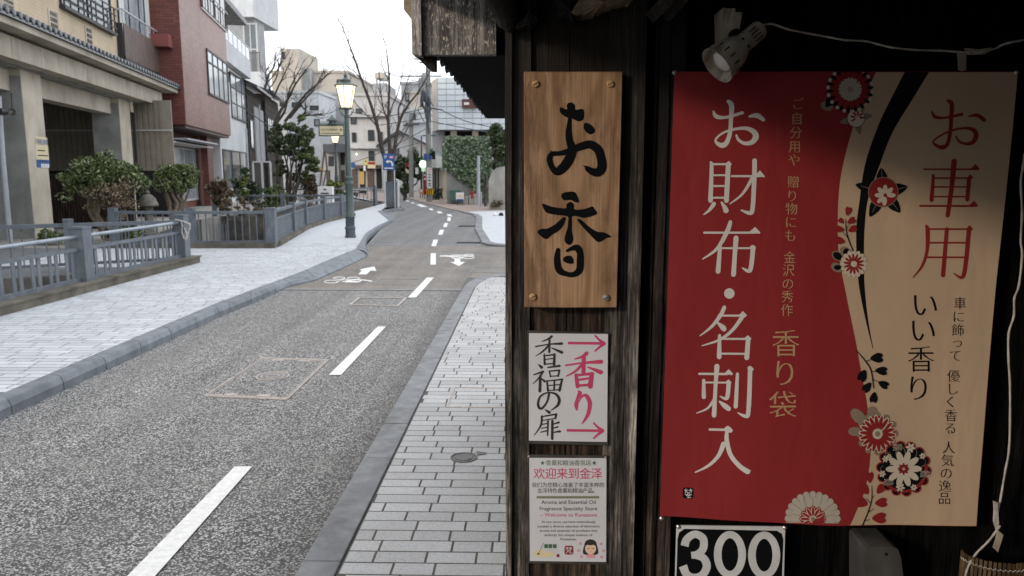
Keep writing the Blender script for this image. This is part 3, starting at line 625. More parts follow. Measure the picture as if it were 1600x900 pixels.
nn = len(vs); vs += [(a, b + .0012, c) for a, b, c in vs]; fs += [tuple(q + nn for q in f)[::-1] for f in fs]
rim = [i for i in range(NX + 1)] + [j * (NX + 1) + NX for j in range(1, NY + 1)] + [NY * (NX + 1) + i for i in range(NX - 1, -1, -1)] + [j * (NX + 1) for j in range(NY - 1, 0, -1)]
fs += [(rim[k], rim[(k + 1) % len(rim)], rim[(k + 1) % len(rim)] + nn, rim[k] + nn) for k in range(len(rim))]
MB().add(vs, fs).build('cloth', M['red'], bn, True)
def BP(lay=.0006): return Print(YB, (113, 9999), bproj(lay))
class Grid:     # a printed area between two curves, cut into rows so that it follows the folds
    @staticmethod
    def fill(P, left, right, ya, yb, n=60, m=12):
        vs = []; fs = []
        for j in range(n + 1):
            y = ya + (yb - ya) * j / n; a, b = left(y), right(y)
            for i in range(m + 1): x = a + (b - a) * i / m; vs.append((x, y if j < n or yb < 800 else boty(x) - .6))
        for j in range(n):
            for i in range(m): k = j * (m + 1) + i; fs.append((k, k + 1, k + m + 2, k + m + 1))
        P.put(vs, fs)
def curve(pts):
    S = smooth(pts, 10); ys = [p[1] for p in S]; xs = [p[0] for p in S]; return lambda y: float(np.interp(y, ys, xs))
bound = curve([(1368, 112), (1347, 160), (1331, 204), (1315, 269), (1310, 324), (1311, 393), (1322, 455), (1336, 524), (1346, 582), (1355, 634), (1360, 680), (1358, 725), (1350, 767), (1336, 800), (1327, 822)])
swL = curve([(1413, 112), (1394, 149), (1373, 193), (1352, 255), (1343, 317), (1339, 352), (1339, 393), (1342, 438), (1348, 475), (1356, 512), (1364, 545)])
swR = curve([(1451, 112), (1425, 155), (1394, 207), (1373, 262), (1357, 311), (1352, 355), (1351, 400), (1352, 446), (1356, 490), (1361, 524), (1365, 545)])
P = BP(.0005); Grid.fill(P, bound, lambda y: edge_x(R_EDGE, y) - .05, 112.3, 822, 60, 14); P.make('cloth_panel', M['beige'], bn)
P = BP(.0009); Grid.fill(P, swL, swR, 112.9, 545, 60, 3); P.make('printed_curve', M['bblack'], bn)
# big white characters
def nx(m='bwhite', l=.0006):
    global P
    P.make('character', M[m], bn); P = BP(l)
P = BP(); o = (1060, 130); S = 2.727; r = lambda *a, n=6: P.rib(list(a), S, o, n)
r((212, 78, 16), (226, 95, 22), (224, 150, 18), (220, 210, 18), (206, 252, 20), (188, 265, 22), (166, 256, 15), (160, 238, 9), (190, 212, 9), (235, 197, 11), (285, 192, 15), (318, 205, 22), (330, 228, 26), (312, 252, 20), (280, 256, 15), (255, 240, 12), (247, 222, 9))
r((149, 120, 8), (162, 142, 18), (205, 145, 12), (272, 126, 14)); r((302, 142, 9), (335, 138, 22), (362, 156, 15))
nx(); r((139, 338, 12), (142, 360, 16), (137, 500, 20)); r((145, 345, 9), (214, 345, 9)); P.poly([(205, 341), (215, 330), (229, 346), (222, 352)], 0, S, o); r((213, 345, 21), (205, 500, 21)); r((145, 392, 8), (208, 392, 8)); r((143, 438, 8), (206, 438, 8)); r((142, 488, 8), (204, 488, 8))
r((152, 514, 18), (133, 540, 13), (108, 560, 5)); r((184, 508, 8), (197, 528, 18), (203, 542, 24)); r((228, 396, 9), (350, 396, 9)); P.poly([(325, 395), (348, 371), (369, 396), (366, 401)], 0, S, o)
r((325, 330, 20), (324, 400, 20), (317, 530, 19), (305, 553, 18), (268, 541, 6)); r((316, 402, 15), (275, 470, 11), (220, 514, 5))
nx(); r((222, 592, 16), (208, 632, 20), (165, 705, 14), (103, 749, 5)); r((110, 637, 9), (330, 637, 9)); P.poly([(300, 635), (328, 613), (350, 636), (346, 642)], 0, S, o); r((178, 692, 15), (169, 802, 21)); r((175, 703, 8), (310, 703, 8)); P.poly([(302, 700), (316, 688), (332, 703), (322, 712)], 0, S, o); r((319, 700, 20), (309, 785, 19), (297, 800, 16), (272, 787, 5)); r((246, 660, 22), (240, 740, 19), (235, 815, 21))
nx(); P.ell(1139.5, 458.5, 8.2)
P.make('character', M['bwhite'], bn)
P = BP(); o = (1060, 450); S = 2.906; r = lambda *a, n=6: P.rib(list(a), S, o, n)
r((208, 88, 18), (190, 125, 18), (150, 175, 13), (98, 216, 5)); r((182, 125, 9), (295, 125, 9)); P.poly([(272, 124), (292, 104), (311, 124), (296, 136)], 0, S, o); r((293, 125, 19), (245, 190, 15), (185, 235, 12), (107, 261, 5)); r((178, 157, 9), (200, 178, 24), (206, 185, 24)); r((186, 215, 14), (184, 312, 22)); r((188, 230, 9), (310, 230, 9)); P.poly([(296, 228), (313, 213), (331, 229), (318, 240)], 0, S, o); r((315, 232, 21), (308, 315, 22)); r((190, 297, 9), (308, 297, 9))
nx(); r((94, 389, 10), (220, 389, 10)); P.poly([(205, 388), (227, 367), (246, 387), (242, 394)], 0, S, o); r((174, 355, 24), (168, 440, 17), (161, 577, 21)); r((114, 418, 14), (115, 494, 20)); r((118, 428, 8), (220, 428, 8)); P.poly([(212, 426), (226, 413), (240, 427), (230, 437)], 0, S, o); r((227, 430, 19), (221, 490, 19), (210, 500, 14), (188, 490, 5)); r((166, 498, 14), (132, 545, 10), (82, 568, 4)); r((186, 514, 8), (208, 532, 22), (226, 546, 22)); r((266, 388, 14), (262, 460, 17), (258, 535, 19)); r((332, 366, 14), (322, 362, 22)); r((323, 365, 20), (315, 550, 20), (303, 578, 18), (268, 564, 5))
nx(); r((142, 642, 11), (215, 642, 11)); P.poly([(205, 640), (222, 623), (244, 641), (238, 654), (218, 652)], 2, S, o); r((219, 645, 14), (218, 690, 20), (235, 755, 20), (275, 805, 21), (312, 830, 24)); P.poly([(300, 822), (328, 824), (306, 843)], 0, S, o); r((204, 706, 22), (180, 762, 17), (135, 808, 13), (77, 839, 5))
P.make('character', M['bwhite'], bn)
# crimson characters on the beige side
P = BP(.0011); o = (1420, 140); S = 2.9; r = lambda *a, n=6: P.rib(list(a), S, o, n)
r((174, 52, 15), (190, 66, 20), (188, 130, 18), (184, 190, 17), (172, 245, 18), (148, 262, 20), (120, 252, 14), (108, 236, 9), (135, 212, 8), (190, 186, 9), (245, 175, 11), (285, 182, 18), (300, 206, 22), (286, 238, 19), (255, 246, 14), (225, 236, 10), (208, 212, 7))
r((101, 100, 8), (116, 124, 16), (160, 128, 11), (236, 112, 15)); r((266, 122, 6), (305, 117, 17), (336, 138, 18))
nx('bred', .0011); r((68, 361, 8), (312, 361, 8)); P.poly([(276, 360), (298, 335), (319, 361)], 0, S, o); r((202, 326, 26), (192, 440, 21), (175, 570, 20)); r((108, 388, 12), (109, 400, 14), (102, 500, 20)); r((112, 401, 8), (272, 401, 8)); P.poly([(262, 399), (273, 383), (290, 398), (276, 408)], 0, S, o); r((270, 402, 19), (262, 498, 19)); r((110, 441, 7), (268, 441, 7)); r((108, 485, 7), (264, 485, 7)); r((51, 527, 9), (304, 527, 9)); P.poly([(270, 525), (293, 502), (312, 527)], 0, S, o)
nx('bred', .0011); r((80, 618, 12), (86, 640, 20), (84, 730, 16), (62, 800, 12), (22, 852, 5)); r((86, 632, 8), (275, 632, 8)); P.poly([(260, 630), (274, 614), (291, 632), (278, 642)], 0, S, o); r((272, 634, 21), (262, 760, 20), (252, 835, 19), (238, 852, 14), (206, 833, 5)); r((172, 632, 18), (157, 842, 20)); r((90, 694, 8), (268, 694, 8)); r((82, 760, 8), (260, 760, 8))
P.make('character', M['bred'], bn)
C1 = 'ご自分用や贈り物にも金沢の秀作'; C2 = '香り袋いい香り'; C3 = '車に飾って優しく香る人気の逸品'
glyphs(C1 + C2 + C3, -.004)
P = BP()
for c, (a, b) in zip(C1, [(1246, 162), (1245, 185), (1243.5, 207), (1242, 229), (1241, 250), (1240, 284), (1238, 306), (1237, 326), (1236, 347), (1235, 368), (1234, 402), (1232, 422), (1231, 443), (1230, 463), (1229, 484)]): P.ch(c, a, b, 20.5, .014, -.004, .98)
for c, (a, b) in zip('香り袋', [(1227, 535), (1225, 582), (1222, 631)]): P.ch(c, a, b, 46, .017, -.004, 1.0)
P.make('lettering', M['gold'], bn)
P = BP(.0011)
for c, (a, b) in zip('いい香り', [(1446, 476), (1443, 516), (1440, 561), (1436, 607)]): P.ch(c, a, b, 46 if c == 'い' else 45, .017, -.004)
for c, (a, b) in zip(C3, [(1501, 474), (1499, 495), (1498, 516), (1497, 535), (1494, 556), (1491, 588), (1489, 608), (1486, 628), (1486, 649), (1485, 669), (1482, 699), (1480, 719), (1478, 739), (1476, 759), (1475, 778)]): P.ch(c, a, b, 20.5, .014, -.004)
P.make('lettering', M['bblack'], bn)
# the printed flowers and sprigs
LAY = {'red': 'bred', 'w': 'bcream', 'k': 'bblack', 't': 'taupe', 's': 'shell', 'r2': 'red'}
class Art:
    def __init__(s): s.l = .0014
    def on(s, c): s.l += .00035; s.P = BP(s.l); s.c = c; return s.P
    def end(s, name='flower_print'): s.P.make(name, M[LAY[s.c]], bn)
A = Art()
def petals(P, cx, cy, n, r0, a, b, off=0, taper=True):
    for k in range(n):
        t = R(off + 360 * k / n); P.ell(cx + r0 * math.cos(t), cy + r0 * math.sin(t), a, b, off + 360 * k / n, 12)
def leaf(P, cx, cy, L, wd, deg):
    t = R(deg); d = (math.cos(t), math.sin(t)); n = (-d[1], d[0])
    P.poly([(cx, cy), (cx + d[0] * L * .35 + n[0] * wd, cy + d[1] * L * .35 + n[1] * wd), (cx + d[0] * L * .75 + n[0] * wd * .6, cy + d[1] * L * .75 + n[1] * wd * .6), (cx + d[0] * L, cy + d[1] * L), (cx + d[0] * L * .75 - n[0] * wd * .6, cy + d[1] * L * .75 - n[1] * wd * .6), (cx + d[0] * L * .35 - n[0] * wd, cy + d[1] * L * .35 - n[1] * wd)], 2)
def heart(P, cx, cy, L, wd, deg):
    t = R(deg); d = np.array((math.cos(t), math.sin(t))); n = np.array((-d[1], d[0])); c = np.array((cx, cy))
    P.poly([tuple(c + d * L * a + n * wd * b) for a, b in ((-.5, 0), (-.25, .32), (.15, .52), (.45, .38), (.5, .2), (.38, 0), (.5, -.2), (.45, -.38), (.15, -.52), (-.25, -.32))], 2)
cx, cy = 1327, 140      # the flower at the top edge
P = A.on('t'); P.ell(1291, 166, 10, 7, 20); A.end(); P = A.on('k'); leaf(P, 1302, 152, 20, 7, 130); P.ell(cx, cy, 33, 33); A.end()
P = A.on('w'); petals(P, cx, cy, 18, 34, 3.4, 3.0, 5); A.end(); P = A.on('k'); petals(P, cx, cy, 18, 32.5, 4, 2.4, 15); A.end()
P = A.on('red'); petals(P, cx, cy, 18, 22, 10.5, 4.2, 5); P.ell(cx, cy, 22, 22); A.end(); P = A.on('s'); petals(P, cx, cy, 18, 14.5, 4, 2.9, 0); P.ell(cx, cy, 15.5); A.end(); P = A.on('red'); petals(P, cx, cy, 9, 3.4, 1.2, .7); P.ell(cx, cy, 1.2); A.end()
A.l = .0014; cx, cy = 1336.5, 185     # small round blossom under it
P = A.on('t')
for dg in (-60, -10, 75, 165, 235): leaf(P, cx + 10 * math.cos(R(dg)), cy + 10 * math.sin(R(dg)), 16, 5, dg)
A.end(); P = A.on('bred' if 0 else 'k'); P.ell(cx, cy, 14.4); A.end(); P = A.on('w'); P.ell(cx, cy, 13.4); A.end(); P = A.on('red')
for dg in range(150, 400, 42): P.ell(cx + 2 + 7 * math.cos(R(dg)), cy - 1 + 7 * math.sin(R(dg)), 4.2, 1.5, dg)
A.end()
A.l = .0014; cx, cy = 1380, 300       # crimson round blossom with black leaves
P = A.on('k')
for dg, L in ((-95, 26), (-12, 27), (50, 30), (118, 32), (195, 33)): leaf(P, cx + 12 * math.cos(R(dg)), cy + 12 * math.sin(R(dg)), L, 9, dg)
A.end(); P = A.on('t')
for dg in (-95, -12, 50, 118, 195): P.rib([(cx + 20 * math.cos(R(dg)), cy + 20 * math.sin(R(dg)), 1.0), (cx + 36 * math.cos(R(dg)), cy + 36 * math.sin(R(dg)), .5)])
P.ell(cx, cy, 23.6); A.end(); P = A.on('red'); P.ell(cx, cy, 22.4); A.end(); P = A.on('w')
for dg in (180, 225, 270, 315, 0, 95, 135): P.ell(cx + 3 + 9.5 * math.cos(R(dg)), cy + 5 + 9.5 * math.sin(R(dg)), 7, 3.6, dg)
A.end(); P = A.on('red'); P.ell(cx + 3, cy + 5, 3); A.end()
P = A.on('red')       # crimson sprig
for a, b, L, wd, dg in ((1325, 330, 14, 10, -75), (1330, 345, 14, 10, -30), (1314, 345, 10, 8, -140), (1332, 358, 15, 10, -25), (1312, 358, 14, 10, -170), (1313, 376, 14, 11, -165)): heart(P, a, b, L, wd, dg)
A.end('sprig_print'); P = A.on('k'); P.rib([(1321, 343, 1), (1322, 360, 1.4), (1326, 375, 1.6), (1333, 392, 1.8)]); P.rib([(1322, 358, 1), (1327, 350, .6)]); P.rib([(1325, 372, 1), (1316, 362, .6)]); A.end('sprig_print')
A.l = .0014; cx, cy = 1334.5, 412.5       # wheel blossom
P = A.on('t'); 
for a, b in ((1309, 400), (1322, 393), (1308, 418)): P.ell(a, b, 10, 7, 30)
A.end(); P = A.on('k'); P.ell(1309, 400, 8, 5.5, 35); P.ell(1322, 393, 5.5, 4, -60); P.ell(1309, 418, 6, 4, 0); A.end(); P = A.on('w'); petals(P, cx, cy, 16, 18, 3.6, 3.2, 0); P.ell(cx, cy, 18); A.end(); P = A.on('red'); petals(P, cx, cy, 14, 10.5, 6.2, 1.9, 8); A.end(); P = A.on('w'); P.ell(cx, cy, 2.2); A.end()
P = A.on('k')        # black sprig
for a, b, L, wd, dg in ((1369, 559, 20, 15, -5), (1376, 579, 19, 13, 5), (1347, 586, 19, 14, 115), (1354, 604, 18, 12, 130), (1379, 600, 17, 12, 25), (1364, 620, 17, 12, 100)): heart(P, a, b, L, wd, dg)
P.rib([(1337, 547, 1.2), (1350, 562, 1.8), (1360, 578, 1.8), (1364, 606, 1.2)]); P.rib([(1353, 564, 1.2), (1361, 561, .8)]); P.rib([(1360, 580, 1.2), (1368, 580, .8)]); P.rib([(1362, 592, 1.2), (1372, 596, .8)]); A.end('sprig_print')
A.l = .0014; cx, cy = 1370, 677       # chrysanthemum with outlined petals
P = A.on('t'); petals(P, cx, cy, 12, 27, 7, 6, 0); P.ell(1340, 650, 15, 9, 45); P.ell(1334, 673, 10, 7, 0); P.ell(1362, 643, 8, 9, 0); A.end()
P = A.on('k')
for a, b, q, s_, dg in ((1339, 649, 12, 4, 50), (1344, 655, 10, 4, 40), (1333, 645, 8, 3, 60), (1334, 674, 8, 5, -10), (1363, 641, 4, 6, 20)): P.ell(a, b, q, s_, dg)
A.end(); P = A.on('w'); petals(P, cx, cy, 18, 17.5, 12.6, 4.9, 5); P.ell(cx, cy, 22); A.end(); P = A.on('red'); petals(P, cx, cy, 18, 18, 10.4, 2.9, 5); petals(P, cx, cy, 18, 26.5, 2, 1.8, 15); A.end(); P = A.on('t'); P.ell(cx, cy, 4.2); A.end()
A.l = .003; cx, cy = 1411, 732       # large patterned round
P = A.on('red'); petals(P, cx, cy, 14, 36, 8, 8, 5); P.ell(cx, cy, 38); A.end(); P = A.on('k'); petals(P, cx, cy, 14, 34.5, 7.3, 6.6, 5); P.ell(cx, cy, 33); A.end()
P = A.on('t'); petals(P, cx, cy, 9, 24, 13, 8, 20); A.end(); P = A.on('k'); petals(P, cx, cy, 9, 25, 11.5, 6.6, 20); A.end(); P = A.on('w')
petals(P, cx, cy, 10, 17.5, 11, 5.0, 0)
for a, b, q in ((1422, 699, 7), (1441, 712, 4.6), (1377, 739, 5.2), (1382, 716, 5), (1406, 761, 6.5), (1427, 761, 4.8), (1388, 712, 4), (1393, 722, 4)):
    petals(P, a, b, 6, q * .62, q * .5, q * .28, 10)
for a, b in ((1401, 698), (1444, 740), (1387, 752)):
    for i in range(-3, 4):
        for j in range(-2, 3): P.ell(a + i * 2.1 + (j % 2), b + j * 2.1, .7, n=6)
A.end(); P = A.on('red'); petals(P, cx, cy, 8, 5.6, 4, 1.9, 0)
for a, b in ((1422, 699), (1441, 712), (1377, 739), (1406, 761), (1427, 761)): P.ell(a, b, 1.2, n=8)
A.end(); P = A.on('s'); P.ell(cx, cy, 2.2); A.end()
A.l = .0014; P = A.on('red')       # crimson sprig at the foot
for a, b, L, wd, dg in ((1358, 745, 18, 12, -90), (1350, 764, 18, 15, -130), (1375, 764, 17, 13, -50), (1346, 784, 19, 16, -160), (1376, 785, 20, 15, -5), (1373, 809, 23, 17, 0)): heart(P, a, b, L, wd, dg)
A.end('sprig_print'); P = A.on('k'); P.rib([(1361, 758, 1), (1361, 780, 1.6), (1355, 800, 2), (1347, 819, 2.2)]); P.rib([(1361, 778, 1.2), (1366, 773, .7)]); P.rib([(1359, 785, 1.2), (1352, 777, .7)]); P.rib([(1355, 800, 1.2), (1365, 794, .7)]); P.rib([(1352, 812, 1.2), (1358, 811, .7)]); A.end('sprig_print')
def clip_low(P): P.clip = (113, 815.6); return P
A.l = .0014; cx, cy = 1268.5, 809       # pale chrysanthemum cut by the lower edge
P = clip_low(A.on('s')); petals(P, cx, cy, 24, 36, 7.5, 6, 0); P.ell(cx, cy, 34); A.end(); P = clip_low(A.on('t'))
for k in range(14): t = R(k * 360 / 14 + 12.8); P.rib([(cx + 19 * math.cos(t), cy + 19 * math.sin(t), .8), (cx + 34 * math.cos(t), cy + 34 * math.sin(t), .8)])
for k in range(24): t = R(k * 15 + 7.5); P.rib([(cx + 33 * math.cos(t), cy + 33 * math.sin(t), .8), (cx + 40 * math.cos(t), cy + 40 * math.sin(t), .8)])
A.end(); P = clip_low(A.on('red')); petals(P, cx, cy, 12, 15, 6, 5, 0); P.ell(cx, cy, 17); A.end(); P = clip_low(A.on('w')); petals(P, cx, cy, 12, 11.5, 8.5, 3.3, 0); A.end(); P = clip_low(A.on('r2')); petals(P, cx, cy, 12, 12, 7.3, 2.2, 0); A.end(); P = clip_low(A.on('t')); P.ell(cx, cy, 3); A.end()
P = BP(); P.poly([(1067.5, 765), (1069.5, 763), (1082, 763), (1084, 765), (1084, 778), (1082, 780), (1069.5, 780), (1067.5, 778)]); P.make('seal', M['bblack'], bn)
P = BP(.001)
for q in ([(1070, 767), (1075, 767)], [(1077, 767), (1082, 767)], [(1072.5, 765), (1071.5, 771)], [(1079.5, 765), (1080.5, 771)], [(1073, 769), (1075.5, 772), (1073, 776)], [(1071, 773), (1075, 775), (1081, 774)], [(1077, 770), (1078, 774), (1075, 778.5), (1080, 778)]): P.rib([(a, b, 1.15) for a, b in q])
P.make('lettering', M['bwhite'], bn)
for a, b in ((1033.5, 810), (1054, 113.5), (1588, 113.5)): MB().lathe([(.006, 0), (.006, .002), (.0025, .005)], Yp(a, b, YB - .004), (0, -1, 0), 12).build('pin', M['steel'], bn, True)

# ------------------------------------------------------------------ number plate "300"
YN = 2.0
s4 = thing('number_plate', 'white framed black plate with the white number 300 below the red banner', 'sign', tuple(Yp(1142, 900, YN)))
sheet(s4, 'plate', [(1057, 821), (1227, 823), (1224, 935), (1054, 933)], YN, .004, M['enamel'])
P = Print(YN - .0006); o = (1020, 640); S = 3.461
P.poly([(134, 700), (142, 665), (170, 645), (670, 655), (698, 672), (706, 705), (695, 990), (125, 985)], 0, S, o); P.make('panel', M['ink'], s4)
P = Print(YN - .0012)
P.rib([(172, 738, 44), (185, 700, 42), (228, 674, 40), (272, 698, 42), (272, 752, 42), (240, 782, 38), (208, 788, 38)], S, o, 8, cap=False)
P.rib([(222, 784, 40), (272, 802, 42), (292, 846, 44), (270, 892, 42), (226, 908, 40), (184, 892, 42), (163, 845, 46)], S, o, 8, cap=False)
P.make('digit', M['enamel'], s4)
for cx, cy in ((417, 784), (602, 787)): P = Print(YN - .0012); P.rib([(cx + 66 * math.cos(t), cy + 108 * math.sin(t), 42 - 3 * abs(math.sin(t))) for t in [2 * math.pi * k / 20 for k in range(20)]], S, o, 3, closed=True); P.make('digit', M['enamel'], s4)
for a, b in ((1060, 823), (1226, 824.5)): MB().lathe([(.006, 0), (.006, .002), (.0025, .005)], Yp(a, b, YN), (0, -1, 0), 12).build('pin', M['steel'], s4, True)

# ------------------------------------------------------------------ clamp lamp over the banner
YL = 1.86
ls = thing('clamp_lamp', 'rusty white clamp spotlight pointing down over the top of the red banner', 'lamp', tuple(Yp(1148, 20, 1.95)))
a = Yp(1188, 45, YL); b = Yp(1120, 103, YL - .03); ax = (b - a).normalized(); L = (b - a).length; kx = YL / F_PX
MB().lathe([(.006, -.002), (13 * kx, 0), (14.4 * kx, .006), (14.6 * kx, L * .36), (15.5 * kx, L * .42), (22 * kx, L * .56), (27 * kx, L * .78), (29.5 * kx, L), (28.6 * kx, L), (26 * kx, L * .78), (20 * kx, L * .56), (14 * kx, L * .44)], a, ax, 40, cap=False).build('shade', M['lampwhite'], ls, True)
MB().lathe([(.001, L * .4), (14 * kx, L * .45), (13.9 * kx, L * .5), (.002, L * .52)], a, ax, 24).build('socket', M['black_void'], ls)
MB().lathe([(8 * kx, L * .5), (11 * kx, L * .62), (17 * kx, L * .8), (16 * kx, L * .90), (9 * kx, L * .955), (.001, L * .97)], a, ax, 24).build('bulb', mat('frosted_glass', (.75, .74, .72), (.68, .67, .66), 5, .25), ls, True)
side = ax.cross(Vector((0, -1, 0))).normalized(); front = side.cross(ax).normalized(); front = -front if front.y > 0 else front
def slot(h, ang, ln, rad, wd=.0022):
    d = (side * math.sin(ang) + front * math.cos(ang)); c = a + ax * h + d * rad
    MB().bar(c - ax * ln / 2, c + ax * ln / 2, wd, .0016, d).build('vent_slot', M['black_void'], ls)
for g in (-.65, -.25, .15, .55): slot(L * .2, g, .024, 14.6 * kx)
for g in (-1.0, -.5, -.05, .4, .85): slot(L * .84, g, .018, 27.6 * kx, .003)
for g in (-.45, .35): slot(L * .47, g, .009, 17.3 * kx, .006)
def quad3(px, Y, th, m, name, parent):
    f = [Yp(q[0], q[1], Y + (q[2] if len(q) > 2 else 0)) for q in px]; n = len(f)
    return MB().add([tuple(p) for p in f] + [(p.x, p.y + th, p.z) for p in f], [tuple(range(n))] + [tuple(range(2 * n - 1, n - 1, -1))] + [(i, i + n, (i + 1) % n + n, (i + 1) % n) for i in range(n)]).build(name, m, parent)
quad3([(1131, 13), (1149, 13), (1149, 18), (1141, 40), (1141, 60), (1133, 62), (1131, 52)], 1.95, .006, M['lampwhite'], 'clamp', ls)
quad3([(1143, 19), (1160, 19), (1155, 48), (1149, 44), (1146, 50), (1137, 44)], 1.90, .004, M['lampwhite'], 'clamp', ls)
c = Yp(1150, 27, 1.9); MB().lathe([(.0085, 0), (.0085, .0015), (.006, .0015), (.006, .0005)], c, (0, -1, 0), 16, cap=False).build('rivet', M['steel'], ls)
c = Yp(1147, 53, 1.9); MB().lathe([(.009, -.012), (.011, 0), (.009, .012)], c, (.3, -.9, .2), 14).build('joint', M['black_void'], ls)
quad3([(1130, 12), (1134, 12), (1134, 62), (1131, 62)], 1.956, .09, M['lampwhite'], 'clamp', ls)
# flexes
def cable(pts, Y, rad, name, label, m=None):
    S = smooth([(x, y) for x, y in pts], 5); P3 = [Yp(p[0], p[1], Y + .006 * math.sin(i * .37)) for i, p in enumerate(S)]
    o = MB().tube([tuple(p) for p in P3], [rad * (1 + .12 * math.sin(i * 1.3)) for i in range(len(P3))], 8).build(name, m or M['flex'], None, True); tag(o, label, 'cable'); return o
cable([(1194, 39), (1200, 37.5), (1209, 38), (1231, 45.5), (1262, 52), (1295, 58), (1320, 62.5), (1351, 64), (1372, 69), (1393, 74), (1431, 78), (1470, 79), (1497, 81), (1515, 81), (1551, 77), (1566, 70), (1582, 65.5), (1600, 62), (1640, 48)], 1.93, .0024, 'lamp_cable', 'thin white cable running level from the clamp lamp above the banner')
o = quad3([(1511, 75), (1530, 77), (1550, 74), (1552, 78), (1540, 84), (1516, 84.5)], 1.922, .012, M['tape'], 'wire_tape', None); tag(o, 'piece of yellowed tape wrapped round the cable above the banner', 'tape')
o = quad3([(1496.5, 82), (1510, 82), (1509.5, 110), (1503, 111), (1498, 109)], 1.95, .003, M['tape'], 'hanging_tag', None); tag(o, 'small brown tag hanging from the cable above the beige half of the banner', 'tag')
cable([(1601, 240), (1599, 257), (1595, 285), (1597, 331), (1595, 375), (1597, 400), (1592, 446), (1585, 466), (1584, 494), (1576, 522), (1576, 565), (1578, 600), (1578, 667), (1576, 707), (1570, 740), (1562, 787), (1559, 800)], 1.95, .0026, 'hanging_cable', 'pale wavy cable hanging down beside the right edge of the banner')
cable([(1562, 822), (1555, 832), (1545, 845), (1536, 854), (1526, 864), (1517, 877), (1510, 893), (1506, 915)], 1.93, .0027, 'hanging_cable', 'pale cable end trailing down left from the paper knot')
o = quad3([(1554, 784), (1559, 785), (1560, 800), (1561, 818), (1558, 830), (1554, 816), (1555, 798)], 1.935, .008, M['flex'], 'paper_knot', None); tag(o, 'twisted white paper knot tied on the cable right of the banner', 'knot')
o = quad3([(1560, 829), (1568, 836), (1559.5, 863), (1552, 856)], 1.93, .003, M['tape'], 'paper_tag', None); tag(o, 'pale folded paper tag dangling below the paper knot', 'tag')
# metal box and bamboo blind at the lower edge
mb = MB(); prof = [(1351, 862), (1353, 856), (1360, 854.5), (1395, 854.5), (1403, 858), (1408, 872), (1412, 905), (1412, 960), (1351, 960)]
f = [Yp(a, b, 1.93) for a, b in prof]; n = len(f); mb.add([tuple(p) for p in f] + [(p.x + .004, p.y + .11, p.z) for p in f], [tuple(range(n))] + [(i, i + n, (i + 1) % n + n, (i + 1) % n) for i in range(n)] + [tuple(range(2 * n - 1, n - 1, -1))])
o = mb.build('metal_casing', mat('dull_steel', (.13, .125, .12), (.08, .078, .075), 12, .4, .1, metal=.4), None); tag(o, 'grey rounded metal casing at the bottom edge right of the number plate', 'box')
c = Yp(1385, 866, 1.929); MB().lathe([(.0045, 0), (.0045, .0006)], c, (0, -1, 0), 12).build('keyhole', M['black_void'], o)
bl = thing('bamboo_blind', 'rolled bamboo blind with pale stitching at the lower right corner', 'blind', tuple(Yp(1570, 960, 1.9)))
cc = Yp(1578, 878, 1.9); Rb = .075
for k in range(26):
    t = R(180 + k * 7.2); x = cc.x + Rb * math.cos(t) * 1.2; y = cc.y + .06 + Rb * math.sin(t) * .9
    MB().bar((x, y, cc.z - .3), (x, y, cc.z - random.uniform(0, .003)), .0072, .0035, Vector((math.cos(t), math.sin(t), 0))).build('slat', M['bamboo'], bl)
for z in (-.018, -.10): MB().tube([(cc.x + (Rb + .004) * 1.2 * math.cos(R(180 + k * 3.6)), cc.y + .056 + (Rb + .004) * .9 * math.sin(R(180 + k * 3.6)), cc.z + z + .0025 * (-1) ** k) for k in range(51)], .0011, 5).build('stitching', M['flex'], bl)

# =================================================================== THE STREET
g2 = lambda pts, z=0.0: [tuple(G(a, b, z)[:2]) for a, b in pts]
# ground far below, out to the horizon; streets and pavements are raised slabs on it
mb = MB(); mb.box(-900, 900, -300, 1500, -1.7, -1.6); struct(mb.build('ground', M['soil']), 'earth far around the street')
def slab(name, polys, z, m, z0=-1.6, label=None):
    mb = MB()
    for p in polys: mb.prism(p, z0, z)
    return struct(mb.build(name, m), label)
# kerb line of the left pavement: road side, and pavement side
KR = [(-3.565, -4), (-3.565, 2)] + g2([(357, 489), (400, 472), (452, 448.5), (490, 440.5), (512, 431), (545, 416), (574, 402)]) + g2([(571, 388), (574, 374), (590, 361), (613, 347.5), (617, 345)]) + g2([(605, 337), (598, 331.5), (612, 330), (632, 326.5)])
KI = [(-3.70, -4), (-3.70, 2)] + g2([(345, 472), (400, 451.5), (440, 437), (476, 423.5), (505, 410.5), (535, 398), (556, 390)], .1) + g2([(563, 379), (571, 365), (588, 354), (607, 345), (606, 343)], .1) + g2([(595, 334), (590, 330), (600, 328), (630, 325)], .1)
FB = [(-5.86, -4), (-5.86, 12.45)]         # foot of the near fence
left = KI[:-1] + g2([(632, 324.5), (560, 305), (545, 300)], .1)
PAVE_L = KI + g2([(632, 324), (600, 317), (556, 309), (540, 303)], .1) + [(-7.6, 40), (-7.2, 30), (-6.85, 26.3), (-6.6, 21.4), (-6.2, 19.2), (-5.75, 16.2), (-5.75, 15.75), (-8.9, 15.75), (-14, 15.75), (-14, 12.3), (-9.2, 10.3), (-5.86, 12.45), (-5.86, -4)]
pave_l = slab('left_pavement', [PAVE_L], .0988, M['joint_left'], label='pale tiled pavement along the left side of the road')
road = slab('road', [[(60, -6), (60, 300), (-1.2, 300), (-3.7, 60), (-3.66, 36), (-6.3, 35.2), (-6.6, 32.9), (-4.78, 26.3), (-4.5, 23), (-3.85, 18)] + [(-3.66, 16), (-3.25, 15), (-3.62, 11.2), (-3.64, -6)]], 0, M['asphalt'], label='speckled grey asphalt road')
